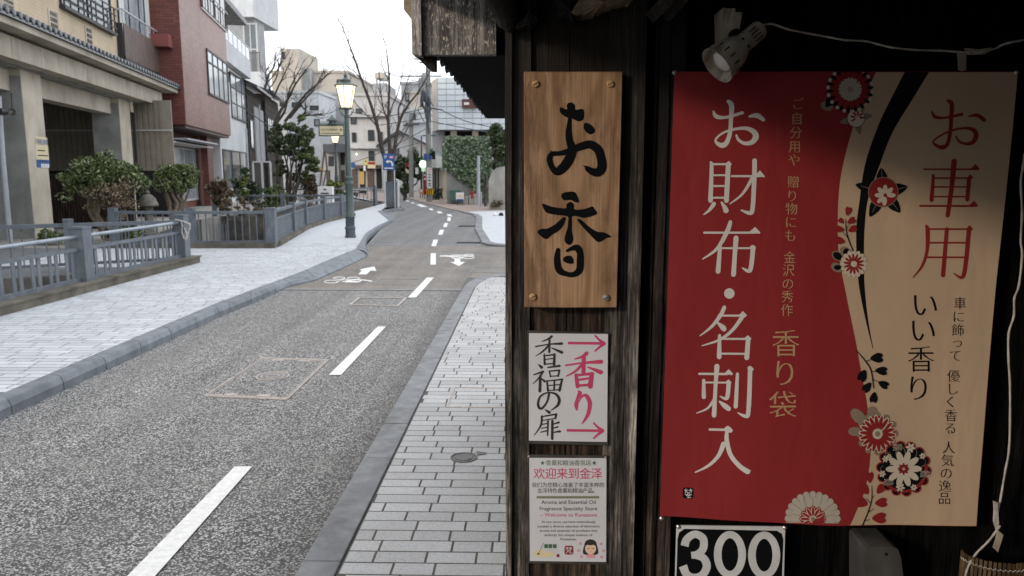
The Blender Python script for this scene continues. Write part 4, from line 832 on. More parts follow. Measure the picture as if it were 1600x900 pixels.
mb = MB(); mb.prism([(-3.7, 36), (-3.7, 60), (-1.2, 300), (-200, 300), (-200, 44), (-40, 44), (-9.3, 44), (-8.2, 39), (-6.7, 36)], -1.6, -.003); struct(mb.build('side_road', M['asphalt_grey']), 'grey side road beyond the pavement')
forecourt = slab('forecourt', [[(-9.3, 10.2), (-14.1, 12.3), (-14.1, 15.75), (-9.6, 15.75), (-9.9, 20), (-11.4, 26), (-11.4, 44), (-60, 44), (-60, -10), (-9.3, -10)]], .088, M['concrete'], label='bare concrete ground before the left buildings')
# coloured asphalt sheets and the thin strips between them
def strip(name, pts, z, m, par=road, kind=None, th=.003):
    mb = MB(); mb.prism(pts, z - th, z); o = mb.build(name, m, None)
    o.parent = par; return o
YB0, YB1 = G(600, 452.5).y, G(600, 384).y
strip('surfacing', [(-3.58, YB0), (-1.0, YB0), (-1.0, 12.0), (9, 12.2), (9, 17.2), (-1.15, 17.2), (-1.2, YB1), (-3.6, YB1), (-3.25, 15.1), (-3.4, 12.6), (-3.58, 11.3)], .004, M['asphalt_brown'])
strip('surfacing', [(-3.64, YB1 + .03), (-1.25, YB1 + .03), (-2.0, 30), (-6.3, 60), (-16, 61), (-9.4, 45), (-5.9, 34.5), (-4.55, 25), (-3.8, 18)], .004, M['asphalt_grey'])
strip('joint_strip', [(-3.57, YB0 - .10), (-.97, YB0 - .10), (-.97, YB0), (-3.57, YB0)], .008, M['kerb'])
strip('joint_strip', [(-3.62, YB1 - .02), (-1.2, YB1 - .02), (-1.2, YB1 + .08), (-3.62, YB1 + .08)], .008, M['kerb'])
def paintq(px, z=.009): return strip('lane_line', g2(px), z, M['paint'], th=.0035)
mb = MB()
A0, A1, B0, B1 = (Vector(G(*p)[:2]) for p in ((202, 900), (245, 900), (367, 731), (394, 731)))
strip('lane_line', [tuple(A0 - (B0 - A0) * .6), tuple(A1 - (B1 - A1) * .6), tuple(B1), tuple(B0)], .009, M['paint'], th=.0035)
paintq([(514, 587), (533, 587), (602.5, 511.5), (590.5, 511.5)]); paintq([(637.5, 465.5), (650, 465.5), (677.5, 434.5), (667, 434.5)])
for q in ([(672.5, 414), (681, 414), (681, 396.3), (673, 396.3)], [(674, 385), (681, 385), (684.5, 375), (677.5, 375)], [(684.5, 367), (691, 367), (694, 359.5), (687.5, 359.5)], [(692.5, 355), (698, 355), (700, 349), (694.5, 349)],
          [(698.7, 345.5), (704, 345.5), (704.5, 340), (699.5, 340)], [(698, 335), (704, 335), (707, 338.5), (700, 338)], [(682.5, 330.5), (688, 330.5), (692, 333.5), (685, 333.5)], [(670, 326), (675, 326), (678, 328.7), (672, 328.7)],
          [(650, 319.5), (657, 319), (668, 323.6), (658, 323.6)], [(641, 316.4), (645, 316.4), (649, 318), (644, 318)], [(633, 313.4), (637, 313.2), (640, 315), (636, 315)], [(605, 325.2), (612, 325), (612, 326.4), (605, 326.6)]): paintq(q)
zq = lambda pts: [(400 + a / 4, 280 + b / 4) for a, b in pts]
strip('painted_arrow', g2(zq([(640, 597), (662, 573), (646, 570), (665, 562), (740, 549), (752, 576), (716, 573), (690, 598)])), .009, M['paint'], th=.0035)
strip('painted_arrow', g2(zq([(1240, 500), (1275, 500), (1278, 520), (1306, 520), (1268, 545), (1214, 520), (1240, 520)])), .009, M['paint'], th=.0035)
def gproj(px, py, off): q = G(px, py, .0085); return (q.x, q.y, q.z + off)
def bike(pts_w, lines):
    P = Print(0, None, gproj)
    for cx, cy, a, b in pts_w: P.rib([(400 + (cx + a * math.cos(t)) / 4, 280 + (cy + b * math.sin(t)) / 4, .95) for t in [2 * math.pi * k / 16 for k in range(16)]], n=2, closed=True)
    for l in lines: P.rib([(400 + x / 4, 280 + y / 4, w_ / 4) for x, y, w_ in l], n=3)
    o = P.make('painted_bicycle', M['paint'], None); o.parent = road
bike([(470, 640, 42, 9), (610, 619, 40, 7), (520, 618, 36, 7)], [[(540, 640, 5), (640, 628, 5), (722, 637, 7)], [(560, 640, 9), (640, 640, 8), (660, 630, 5)], [(500, 645, 4), (550, 625, 4), (600, 638, 4)]])
bike([(1260, 489, 36, 7), (1330, 489, 34, 7), (1330, 474, 30, 5)], [[(1150, 480, 6), (1200, 480, 8), (1240, 487, 6)], [(1200, 482, 5), (1250, 474, 5), (1320, 478, 5)], [(1240, 484, 4), (1290, 492, 4)]])
# ---- kerb stones, each its own
kerb_l = struct(MB().prism([(-3.66, -4), (-3.60, -4), (-3.60, 3.2), (-3.66, 3.2)], -.3, .02).build('left_kerb', M['kerb_left']), 'bluish stone kerb of the left pavement')
def cum(P): 
    d = [0]
    for a, b in zip(P, P[1:]): d.append(d[-1] + math.hypot(b[0] - a[0], b[1] - a[1]))
    return d
def along(P, D, t):
    t = max(0, min(D[-1], t)); i = int(np.searchsorted(D, t, 'right') - 1); i = min(i, len(P) - 2); f = (t - D[i]) / max(1e-6, D[i + 1] - D[i]); return Vector((P[i][0] + (P[i + 1][0] - P[i][0]) * f, P[i][1] + (P[i + 1][1] - P[i][1]) * f))
KRs = [(-3.565, 3.2)] + KR[2:]; KIs = [(-3.715, 3.2)] + KI[2:]
DR, DI = cum(KRs), cum(KIs); nst = int(DR[-1] / .6)
# station by road-side vertex index so that both edges stay matched
def pair(u):
    i = min(int(u), len(KRs) - 2); f = u - i; L = lambda P: Vector((P[i][0] + (P[i + 1][0] - P[i][0]) * f, P[i][1] + (P[i + 1][1] - P[i][1]) * f)); return L(KRs), L(KIs)
us = [0.0]
while us[-1] < len(KRs) - 1:
    i = min(int(us[-1] + 1e-6), len(KRs) - 2); seg = DR[i + 1] - DR[i]; st = .6 / seg if seg > .05 else 1; nu = us[-1] + st
    us.append(nu if nu < i + .999 or abs(seg) < 1e-9 else (nu if i > 0 and seg > 3 else max(nu, i + 1.0001)))
us[-1] = len(KRs) - 1
for k in range(len(us) - 1):
    (a, ai), (b, bi) = pair(us[k]), pair(us[k + 1]); d = (b - a)
    if d.length < .05: continue
    g = d.normalized() * .004; a = a + g; ai = ai + g; b = b - g; bi = bi - g; low = 1 if not (13.0 < (a.y + b.y) / 2 < 15.3 or 10.4 < a.y < 12.2) else .45
    h = .112 + random.uniform(-.0025, .0025); m1 = lambda p, q, f: p + (q - p) * f
    sec = lambda p, q: [(p.x, p.y, -.05), (p.x, p.y, h * .55 * low), (*m1(p, q, .18), h * (.93 if low == 1 else .6)), (*m1(p, q, .24), h * (.985 if low == 1 else .65)), (q.x, q.y, h), (q.x, q.y, -.05)]
    s1, s2_ = sec(a, ai), sec(b, bi); n = 6
    MB().add(s1 + s2_, [tuple(range(n))[::-1], tuple(range(n, 2 * n))] + [(i, (i + 1) % n, (i + 1) % n + n, i + n) for i in range(n)]).build('kerb_stone', M['kerb_left'], kerb_l)
# right kerb with its rounded corner
kerb_r = struct(MB().box(-.93, -.82, -3, 3.0, -.3, .02).build('right_kerb', M['kerb']), 'grey stone kerb of the right pavement')
RK_O = [(-.957, 1.8), (-.957, 10.75), (-.93, 11.35), (-.84, 11.85), (-.66, 12.2), (-.4, 12.38), (0.2, 12.45), (6, 12.5)]; RK_I = [(-.792, 1.8), (-.792, 10.75), (-.765, 11.25), (-.69, 11.65), (-.56, 11.95), (-.35, 12.15), (0.2, 12.28), (6, 12.33)]
def stones(par, O, I, L, h, m, name='kerb_stone', lowf=.7):
    for i in range(len(O) - 1):
        a0, a1, b0, b1 = map(Vector, (O[i], O[i + 1], I[i], I[i + 1])); n = max(1, round((a1 - a0).length / L))
        for k in range(n):
            A0 = a0.lerp(a1, k / n); A1 = a0.lerp(a1, (k + 1) / n); B0 = b0.lerp(b1, k / n); B1 = b0.lerp(b1, (k + 1) / n); g = (A1 - A0).normalized() * .003
            A0 += g; B0 += g; A1 -= g; B1 -= g; hh = h + random.uniform(-.002, .002); f = .06; sec = lambda p, q: [(p.x, p.y, -.05), (p.x, p.y, hh * lowf), (*p.lerp(q, f), hh), (*p.lerp(q, .97), hh), (q.x, q.y, hh - .004), (q.x, q.y, -.05)]
            s1, s2_ = sec(A0, B0), sec(A1, B1); q = 6
            MB().add(s1 + s2_, [tuple(range(q))[::-1], tuple(range(q, 2 * q))] + [(j, (j + 1) % q, (j + 1) % q + q, j + q) for j in range(q)]).build(name, m, par)
stones(kerb_r, RK_O, RK_I, .6, .03, M['kerb'])
# ---- right pavement with single granite setts
PR = [(-.785, -3)] + [(-.785, 10.75)] + [(x + .006, y - .006) for x, y in RK_I[2:]] + [(6, -3)]
pave_r = slab('right_pavement', [PR], .0290, M['joint'], label='light granite pavement along the shop on the right side')
SH = {}
def inside(p, poly):
    c = False; n = len(poly)
    for i in range(n):
        (x0, y0), (x1, y1) = poly[i], poly[(i + 1) % n]
        if (y0 > p[1]) != (y1 > p[1]) and p[0] < (x1 - x0) * (p[1] - y0) / (y1 - y0) + x0: c = not c
    return c
def lay(par, x0f, x1f, ya, yb, rowh, lens, ztop, m, keep, th, start=0, rest_name='pavers', skew=0.0):
    cells = []; y = ya; r = 0
    while y < yb:
        xs, xe = x0f(y), x1f(y); x = xs - random.uniform(0, lens[-1])
        while x < xe:
            L = random.choice(lens) * random.uniform(.96, 1.04); a, b = max(x, xs), min(x + L, xe)
            if b - a > .035 and keep((a + b) / 2, y + rowh / 2): cells.append((a, b, y, y + rowh))
            x += L
        y += rowh; r += 1
    cells.sort(key=lambda c: c[2]); rest = MB(); n = 0
    for a, b, c, d in cells:
        dz = random.uniform(-.0004, .0007); g = .0048 if par is pave_r else .0065; j1, j2 = random.uniform(-.004, .004), random.uniform(-.004, .004)
        if n < 295: t = MB(); t.bbox(a + g, b - g, c + g, d - g, ztop - th, ztop + dz, .0012); t.build('paver', m, par, fix=False); n += 1
        else: rest.bbox(a + g, b - g, c + g, d - g, ztop - th, ztop + dz, .0012)
    if rest.v: stuff(rest.build(rest_name, m, par, fix=False))
cov_r = (-.70, -.02, 5.72, 6.55)      # the inset cover keeps its own setts
lay(pave_r, lambda y: -.782 + (max(0, y - 10.7) ** 2) * .13, lambda y: -.02 if y > 2.2 else .8, 2.3, 11.9, .098, (.17, .22, .28, .31), .03, M['paver'], lambda x, y: True, .012)
o = MB().lathe([(.078, 0), (.078, .012), (.07, .013), (.066, .009), (.052, .009), (.05, .012), (.001, .012)], (-.375, 4.185, .023), None, 24).build('valve_cover', M['metal_grey'], None, True); tag(o, 'small round iron valve cover set in the right pavement', 'valve cover')
MB().hexa([(-.30, 4.22, .02), (-.25, 4.24, .02), (-.25, 4.26, .02), (-.31, 4.28, .02), (-.30, 4.22, .036), (-.25, 4.24, .036), (-.25, 4.26, .036), (-.31, 4.28, .036)]).build('hinge', M['metal_grey'], o)
def frame(name, quad, z, wd, th, m, par=None):
    c = sum((Vector(q) for q in quad), Vector((0, 0))) / len(quad); mb = MB(); n = len(quad)
    inn = [Vector(q) + (c - Vector(q)).normalized() * wd * 1.4 for q in quad]
    vs = [(*q, z - th) for q in quad] + [(*q, z - th) for q in inn] + [(*q, z) for q in quad] + [(*q, z) for q in inn]
    for i in range(n): j = (i + 1) % n; mb_f = [(2 * n + i, 2 * n + j, 3 * n + j, 3 * n + i), (i, j, 2 * n + j, 2 * n + i), (n + i, 3 * n + i, 3 * n + j, n + j)]; mb.f += mb_f
    mb.v = vs; return mb.build(name, m, par)
o = frame('inset_cover', [tuple(G(a, b, .03)[:2]) for a, b in ((696, 637), (708, 605), (800, 606), (800, 637))], .0345, .018, .01, M['cover']); tag(o, 'rectangular inspection cover filled with paving in the right pavement', 'manhole cover')
# ---- covers let into the road
q = g2([(318.7, 620), (409.7, 559.5), (514.5, 562.5), (449, 625.5)]); c = thing('manhole_cover', 'large rectangular manhole cover with round centre in the near lane', 'manhole cover', (*(sum((Vector(a) for a in q), Vector((0, 0))) / 4), 0), 'covers set in the road')
frame('rim', q, .008, .024, .007, M['cover'], c); cc = sum((Vector(a) for a in q), Vector((0, 0))) / 4
qi = [tuple(cc + (Vector(a) - cc) * .93) for a in q]; frame('rim', qi, .006, .012, .005, M['cover'], c)
mb = MB(); mb.prism([tuple(cc + (Vector(a) - cc) * .91) for a in q], 0, .0035); mb.build('lid', M['asphalt'], c)
MB().lathe([(.135, 0), (.135, .007), (.12, .007), (.118, .004), (.085, .004), (.083, .006), (.06, .006), (.058, .004), (.03, .004), (.028, .006), (.001, .006)], (cc.x, cc.y, .001), None, 28).build('hub', M['kerb'], c)
for r_o in (.128, .092, .05): MB().lathe([(r_o - .008, .007), (r_o - .007, .0095), (r_o + .007, .0095), (r_o + .008, .007)], (cc.x, cc.y, .001), None, 28, False).build('ring', M['cover'], c)
for t in (.25, .7):
    for a, b in ((q[0], q[3]), (q[1], q[2])): p = Vector(a).lerp(Vector(b), t); p += (cc - p) * .12; MB().box(p.x - .05, p.x + .05, p.y - .028, p.y + .028, .002, .0075).build('hinge', M['cover'], c)
for px, lab, m in (([(545, 477), (560, 465.5), (636, 466), (623, 479)], 'manhole cover with a thin pale rim in the asphalt before the brown crossing', 'cover'),
                   ([(580, 445), (594, 436.5), (659, 437), (648, 446.5)], 'rectangular cover on the brown crossing beside the painted bicycle', 'kerb'), ([(734, 426), (739, 418.5), (800, 419), (800, 427)], 'rectangular cover on the brown crossing near the right pavement', 'kerb'),
                   ([(576, 384.5), (583, 379), (626, 379), (624, 384)], 'grey rectangular cover at the far edge of the brown crossing', 'kerb')):
    o = frame('manhole_cover', g2(px), .0095, .03, .006, M[m]); tag(o, lab, 'manhole cover', 'covers set in the road')
o = MB(); 
gr = thing('drain_grate', 'dark slotted drain grate across the road by the far right kerb', 'drain', tuple(G(735, 380)))
for k in range(9): p = G(716 + k * 4.2, 379.5); MB().box(p.x - .035, p.x + .02, p.y - .2, p.y + .2, .003, .008).build('bar', M['black_void'], gr)
gr = thing('drain_grate', 'dark slotted drain grate farther up the road on the right', 'drain', tuple(G(732, 353.5)))
for k in range(8): p = G(719 + k * 3.6, 353.6); MB().box(p.x - .05, p.x + .02, p.y - .3, p.y + .3, .003, .008).build('bar', M['black_void'], gr)
# ---- left pavement tiles: single ones where they can be told apart
def lx0(y): return -5.84 if y < 12.4 else -9.2
def lx1(y):
    yy = [p[1] for p in KIs[:9]]; xx = [p[0] for p in KIs[:9]]; return float(np.interp(y, yy, xx)) - .01
lay(pave_l, lx0, lx1, 5.2, 17.0, .1, (.20, .26, .31), .1, M['paver_left'], lambda x, y: inside((x, y), PAVE_L) , .009)
m_far, t_, b_ = base_mat('paver_far'); v_ = coords(t_); br = N(t_, 'ShaderNodeTexBrick'); t_.links.new(v_, br.inputs['Vector']); br.inputs['Scale'].default_value = 1; br.inputs['Brick Width'].default_value = .25; br.inputs['Row Height'].default_value = .1; br.inputs['Mortar Size'].default_value = .010
br.inputs['Color1'].default_value = (.60, .625, .66, 1); br.inputs['Color2'].default_value = (.52, .545, .58, 1); br.inputs['Mortar'].default_value = (.22, .23, .24, 1); t_.links.new(br.outputs[0], b_.inputs['Base Color']); b_.inputs['Roughness'].default_value = .7
M['paver_far'] = m_far
far_l = [p for p in KI if p[1] > 17.2]; farpoly = [(lx1(17.0), 17.0)] + far_l + g2([(632, 324), (600, 317), (556, 309), (540, 303)], .1) + [(-7.6, 40), (-7.2, 30), (-6.85, 26.3), (-6.6, 21.4), (-6.2, 19.2), (-5.85, 17.0)]
strip('paving', farpoly, .1, M['paver_far'], pave_l, th=.007)
# reddish crossing pavement behind and the far right pavements
M['pink_pave'] = mat('pink_paving', (.34, .27, .235), (.25, .205, .185), 2, .85, .2, 60)
slab('far_pavement', [g2([(540, 303), (560, 309), (596, 316), (700, 327) if 0 else (612, 319), (604, 304), (575, 300), (545, 298)], .05)], .105, M['pink_pave'], label='reddish paved forecourt beyond the left pavement')
rp2_o = [(9, 17.25), (-.6, 17.2), (-.95, 17.45), (-1.13, 17.95), (-1.62, 22.5), (-2.02, 28.6), (-2.3, 30.6), (-2.9, 32.4)]; rp2_i = [(9, 17.45), (-.5, 17.4), (-.75, 17.65), (-.92, 18.05), (-1.40, 22.5), (-1.78, 28.6), (-2.05, 30.4), (-2.65, 32.2)]
pave_r2 = slab('far_right_pavement', [rp2_i + [(-.4, 34), (9, 34)]], .045, M['paver_left'], label='pale pavement on the right beyond the side street')
kr2 = struct(MB().box(9, 9.2, 17.25, 17.45, -.2, .02).build('far_right_kerb', M['kerb']), 'grey kerb of the pavement beyond the side street'); stones(kr2, rp2_o, rp2_i, .6, .05, M['kerb'])
pk = [(-2.65, 32.2), (-3.8, 35.5), (-5.9, 42.7), (-8.3, 51.7), (-10.5, 62), (-9, 80), (14, 80), (14, 34), (-.4, 34)]
slab('far_right_pavement', [pk], .04, M['pink_pave'], label='reddish pavement curving away on the right in the distance')
# ---- canals: walls and water below the pavement
cw = MB(); cw.box(-5.93, -5.861, -4, 12.45, -1.6, .09); cw.prism([(-5.86, 12.47), (-9.25, 10.25), (-9.25, 10.17), (-5.86, 12.39)], -1.6, .09); cw.box(-9.295, -9.2, -4, 10.2, -1.6, .09)
struct(cw.build('canal_wall', M['canal_wall']), 'dark stone walls of the near canal')
M['water'] = mat('water', (.02, .024, .02), (.012, .015, .013), 2, .08, .15, 9, spec=.8)
struct(MB().prism([(-5.93, -4), (-5.93, 12.4), (-9.2, 10.2), (-9.2, -4)], -1.55, -1.25).build('water', M['water']), 'dark shallow water in the canal')
cw = MB(); cw.prism([(-5.75, 15.76), (-6.2, 19.2), (-6.6, 21.4), (-6.85, 26.3), (-6.92, 26.3), (-6.68, 21.4), (-6.28, 19.2), (-5.83, 15.84)], -1.6, .09); cw.box(-9.6, -5.8, 15.76, 15.84, -1.6, .09)
cw.prism([(-9.6, 15.76), (-9.9, 20), (-11.4, 26), (-11.3, 26), (-9.8, 20), (-9.5, 15.76)], -1.6, .087); cw.box(-11.4, -6.9, 27.9, 28.1, -1.6, .09)
struct(cw.build('canal_wall', M['canal_wall']), 'dark stone walls of the canal beyond the bridge')
struct(MB().prism([(-5.8, 15.8), (-6.6, 21.4), (-6.9, 28), (-11.3, 28), (-9.5, 16)], -1.55, -1.2).build('water', M['water']), 'dark water of the canal beyond the bridge')
slab('garden_bed', [[(-6.95, 28.1), (-7.6, 40), (-8.2, 44), (-11.39, 44), (-11.39, 28.1)]], .06, M['soil'], label='planted bed beyond the canal')

# =================================================================== FENCES
def post(par, x, y, w_, z0, z1, ang, m=None):
    c, s_ = math.cos(ang) * w_ / 2, math.sin(ang) * w_ / 2; f = lambda k: [(x - c * k + s_ * k, y - s_ * k - c * k), (x + c * k + s_ * k, y + s_ * k - c * k), (x + c * k - s_ * k, y + s_ * k + c * k), (x - c * k - s_ * k, y - s_ * k + c * k)]
    mb = MB(); mb.prism(f(1), z0, z1 - .045); mb.prism(f(.93), z1 - .045, z1 - .03); mb.prism(f(1.04), z1 - .03, z1 - .006); mb.prism(f(.9), z1 - .006, z1); return mb.build('post', m or M['fence'], par)
def wide_fence(root, a, b, first=True, last=True, slats=True, z0=.25):
    a, b = Vector((*a, 0)), Vector((*b, 0)); d = (b - a); L = d.length; d.normalize(); ang = math.atan2(d.y, d.x); up = lambda p, z: (p.x, p.y, z)
    if first: post(root, a.x, a.y, .2, .1, .955, ang)
    if last: post(root, b.x, b.y, .2, .1, .955, ang)
    p, q = a + d * .1, b - d * .1
    MB().tube([up(p, .82), up((p + q) / 2, .82), up(q, .82)], .027, 12).build('handrail', M['rail'], root, True)
    MB().bar(up(p, .655), up(q, .655), .05, .045).build('rail', M['fence'], root); MB().bar(up(p, z0), up(q, z0), .06, .05).build('rail', M['fence'], root)
    n = max(2, int(L / .34)); 
    for k in range(n):
        for e in (.30, .66):
            t = (k + e) / n * (L - .2); c = p + d * t
            MB().bar(up(c, z0 + .02), up(c, .635), .012, .062, d).build('slat', M['fence'], root)
f = thing('canal_fence', 'near blue-grey metal fence with round handrail and broad slats beside the left pavement', 'fence', (-6.0, 10, .1), 'blue-grey railings along the canal')
fx = -5.99
for a, b, l in (((fx, 4.1), (fx, 7.05), 0), ((fx, 7.05), (fx, 10.0), 0), ((fx, 10.0), (fx, 12.95), 1)): wide_fence(f, a, b, True, bool(l))
mb = MB(); mb.box(-6.14, -5.80, 3.2, 13.2, .09, .2); mb.box(-6.14, -5.78, 3.2, 13.22, .2, .225)
for y in np.arange(3.3, 13, 1.9): pass
mb.build('concrete_base', M['concrete_dark'], f)
def thin_fence(root, a, b, zr=.84, nseg=1, z0=.22, step=.15, w_=.1, ends=(1, 1), solid=0, pw=.15):
    a, b = Vector((*a, 0)), Vector((*b, 0)); d = b - a; L = d.length; d.normalize(); ang = math.atan2(d.y, d.x); up = lambda p, z: (p.x, p.y, z)
    if ends[0]: post(root, a.x, a.y, pw, .05, zr + .1, ang)
    if ends[1]: post(root, b.x, b.y, pw, .05, zr + .1, ang)
    MB().bar(up(a, zr), up(b, zr), w_, .06).build('rail', M['fence'], root); MB().bar(up(a, z0), up(b, z0), .05, .045).build('rail', M['fence'], root)
    if solid: MB().bar(up(a, zr - .17), up(b, zr - .17), .045, .04).build('rail', M['fence'], root)
    n = int(L / step)
    for k in range(1, n):
        c = a + d * (L * k / n); top = zr - .19 if solid else zr - .03
        MB().bar(up(c, z0 + .02), up(c, top), .012 if solid else .02, .10 if solid else .02, d).build('slat' if solid else 'baluster', M['fence'], root)
f = thing('canal_fence', 'thin-barred blue-grey railing slanting behind the near fence over the canal end', 'fence', (-6.2, 12.3, .1), 'blue-grey railings along the canal')
thin_fence(f, (-5.95, 12.75), (-7.3, 11.9), ends=(0, 1)); thin_fence(f, (-7.3, 11.9), (-9.3, 10.6), ends=(0, 1)); thin_fence(f, (-9.3, 10.6), (-11.6, 9.2), ends=(0, 1))
f = thing('canal_fence', 'thin-barred railing facing the viewer across the canal with a long flat rail', 'fence', (-7, 15.85, .1), 'blue-grey railings along the canal')
thin_fence(f, (-8.75, 15.85), (-7.1, 15.85)); thin_fence(f, (-7.1, 15.85), (-5.45, 15.95), ends=(0, 1), pw=.2); MB().prism([(-9.1, 15.7), (-5.35, 15.78), (-5.35, 16.1), (-9.1, 16.02)], .08, .2).build('concrete_base', M['concrete_dark'], f)
for k in range(6): MB().bar((-6.7 + k * .07, 15.8, .24), (-6.7 + k * .07, 15.8, .60), .012, .012).build('baluster', M['fence'], f)
f = thing('canal_fence', 'boarded blue-grey fence curving away behind the first street lamp base', 'fence', (-6, 20, .1), 'blue-grey railings along the canal')
DP = [(-5.5, 16.2), (-5.98, 19.1), (-6.38, 21.5), (-6.6, 24.3), (-6.62, 26.6), (-6.6, 28.2)]
for i in range(len(DP) - 1): thin_fence(f, DP[i], DP[i + 1], ends=(0, 1), solid=1, step=.14, w_=.07)
mb = MB(); op = [(x + .14, y) for x, y in DP]; ip = [(x - .14, y) for x, y in DP][::-1]; mb.prism(op + ip, .06, .2); mb.build('concrete_base', M['concrete_dark'], f)
f = thing('canal_fence', 'distant blue-grey railing across the planted bed below the conifer', 'fence', (-10, 28, .1), 'blue-grey railings along the canal')
thin_fence(f, (-11.6, 27.9), (-9.15, 28.2), step=.2); thin_fence(f, (-9.15, 28.2), (-6.75, 28.3), step=.2, ends=(0, 1))
f = thing('canal_fence', 'farthest blue-grey railing with pale top rail beyond the canal', 'fence', (-9, 34, .1), 'blue-grey railings along the canal')
thin_fence(f, (-11.8, 33), (-9.6, 34.5), step=.25, zr=.95); thin_fence(f, (-9.6, 34.5), (-7.6, 37.5), step=.25, ends=(0, 1), zr=.95)

# =================================================================== BUILDINGS ON THE LEFT
M['stucco'] = brickmat('beige_facing', (.56, .465, .335), (.53, .44, .315), (.45, .37, .27), .9, .09, 11, .006, .8, spec=.2)
M['beam'] = mat('board_marked_concrete', (.52, .475, .39), (.38, .34, .275), 1.2, .85, .2, 25, dirt=((.15, .135, .11), 1.1, .55))
M['brick'] = brickmat('red_brick_tiles', (.20, .06, .048), (.13, .038, .032), (.075, .04, .035), .30, .10, 101, .012, .45)
M['brickf'] = brickmat('pale_brick_tiles', (.27, .115, .078), (.165, .066, .048), (.10, .06, .048), .30, .10, 11, .014, .4, spec=.35)
M['glass'] = mat('window_glass', (.10, .12, .13), (.06, .075, .085), .8, .06, spec=1.0)
M['glass_pale'] = mat('pale_glass', (.42, .47, .50), (.22, .26, .29), .9, .1, spec=.9)  # pale colour stands for sky reflected in the panes
M['frame_dark'] = flat('dark_frame', (.035, .035, .038), .5); M['frame_white'] = flat('white_frame', (.55, .56, .56), .5)
M['brown_metal'] = mat('brown_metal', (.13, .088, .075), (.085, .058, .05), 4, .5, isl=.06); M['white_wall'] = mat('white_wall', (.62, .645, .66), (.52, .545, .56), .8, .8, dirt=((.34, .35, .35), 1.2, .4))
M['grey_wall'] = mat('grey_wall', (.38, .39, .40), (.29, .30, .31), .8, .85, dirt=((.2, .2, .2), 1.2, .4)); M['cream_wall'] = mat('cream_wall', (.50, .46, .40), (.43, .395, .345), .5, .85, dirt=((.30, .27, .23), .8, .4))
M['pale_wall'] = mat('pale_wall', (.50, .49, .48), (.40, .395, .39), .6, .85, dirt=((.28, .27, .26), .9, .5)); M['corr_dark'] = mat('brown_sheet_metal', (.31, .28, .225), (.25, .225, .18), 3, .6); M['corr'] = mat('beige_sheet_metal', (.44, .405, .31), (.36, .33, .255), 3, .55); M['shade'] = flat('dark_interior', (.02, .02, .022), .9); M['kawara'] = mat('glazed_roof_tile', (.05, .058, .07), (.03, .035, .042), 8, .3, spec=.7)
M['timber'] = wood('old_house_boards', (.02, .017, .015), (.05, .042, .036), (.11, .098, .085), 16, axis='y'); M['blue'] = flat('sign_blue', (.035, .10, .30)); M['signwhite'] = flat('sign_white', (.72, .72, .70)); M['signcream'] = flat('sign_cream', (.62, .55, .36))
M['pipe'] = mat('pale_pipe', (.42, .44, .48), (.34, .36, .40), 3, .4)
PL = Plane((G(62, 377)[0], G(62, 377)[1]), 11.5)
def rect(par, name, m, x0, y0, x1, y1, o0, o1, P=PL, by=None):
    """box whose front face (offset o1) covers the view columns x0..x1; heights from y0,y1 at the near edge"""
    s0, za = P.hit(x0, y0, o1); s1, _ = P.hit(x1, y0, o1); _, zb = P.hit(x0, y1, o1)
    return MB().pbox(P, s0, s1, zb, za, o0, o1).build(name, m, par)
def win(par, P, s0, s1, z0, z1, o, nx=1, ny=1, fm='frame_dark', gm='glass', fw=.06, dp=.05):
    """window with real frame bars and recessed panes"""
    mb = MB(); mb.pbox(P, s0, s1, z1 - fw, z1, o, o + dp); mb.pbox(P, s0, s1, z0, z0 + fw, o, o + dp + .02); mb.pbox(P, s0, s0 + fw, z0 + fw, z1 - fw, o, o + dp); mb.pbox(P, s1 - fw, s1, z0 + fw, z1 - fw, o, o + dp)
    for i in range(1, nx): c = s0 + (s1 - s0) * i / nx; mb.pbox(P, c - fw * .35, c + fw * .35, z0 + fw, z1 - fw, o, o + dp - .005)
    for j in range(1, ny): c = z0 + (z1 - z0) * j / ny; mb.pbox(P, s0 + fw, s1 - fw, c - fw * .35, c + fw * .35, o, o + dp - .01)
    f = mb.build('window', M[fm], par)
    for i in range(nx):
        a = s0 + (s1 - s0) * i / nx; b = s0 + (s1 - s0) * (i + 1) / nx; MB().pbox(P, a + fw * .3, b - fw * .3, z0 + fw * .5, z1 - fw * .5, o + .004, o + .018).build('pane', M[gm], f)
    return f
b1 = thing('beige_building', 'beige building with concrete arcade and dark tiled eave at the upper left', 'building', (*PL.pt(0, 0)[:2], .09))
sE, _ = PL.hit(249.5, 100, 0)                # far end of the beige wall
s254, zb1 = PL.hit(254, 166, .45); _, zt1 = PL.hit(254, 146, .45)
s282, zt = PL.hit(278, 146, .85)
MB().pbox(PL, -15, sE, zt1 - .1, 13, -9, 0).build('wall', M['stucco'], b1)
MB().pbox(PL, -15, s254, zb1, zt1, .05, .45).build('beam', M['beam'], b1)
MB().pbox(PL, -15, s254 - .35, zb1 - .05, zb1 + .1, -8.8, .05).build('arcade_ceiling', M['concrete_grey'], b1)
MB().pbox(PL, -15, s282, zt, zt + .14, -.02, .85).build('eave_slab', M['beam'], b1)
for k in range(12):      # board marks on the beam
    s_ = s254 - 1.6 - k * 1.5; MB().pbox(PL, s_, s_ + .012, zb1 + .02, zt1 - .02, .45, .452).build('form_joint', M['concrete_dark'], b1)
mb = MB(); mb.add([PL.pt(-20, zt + .55, 0), PL.pt(s282 - .5, zt + .55, 0), PL.pt(s282 + .1, zt + .17, .9), PL.pt(-20, zt + .17, .9), PL.pt(-20, zt + .14, 0), PL.pt(s282 - .5, zt + .14, 0), PL.pt(s282 + .1, zt + .14, .9), PL.pt(-20, zt + .14, .9)], [(0, 1, 2, 3), (7, 6, 5, 4), (0, 3, 7, 4), (1, 5, 6, 2), (2, 6, 7, 3)]); mb.build('eave_roof', M['kawara'], b1)
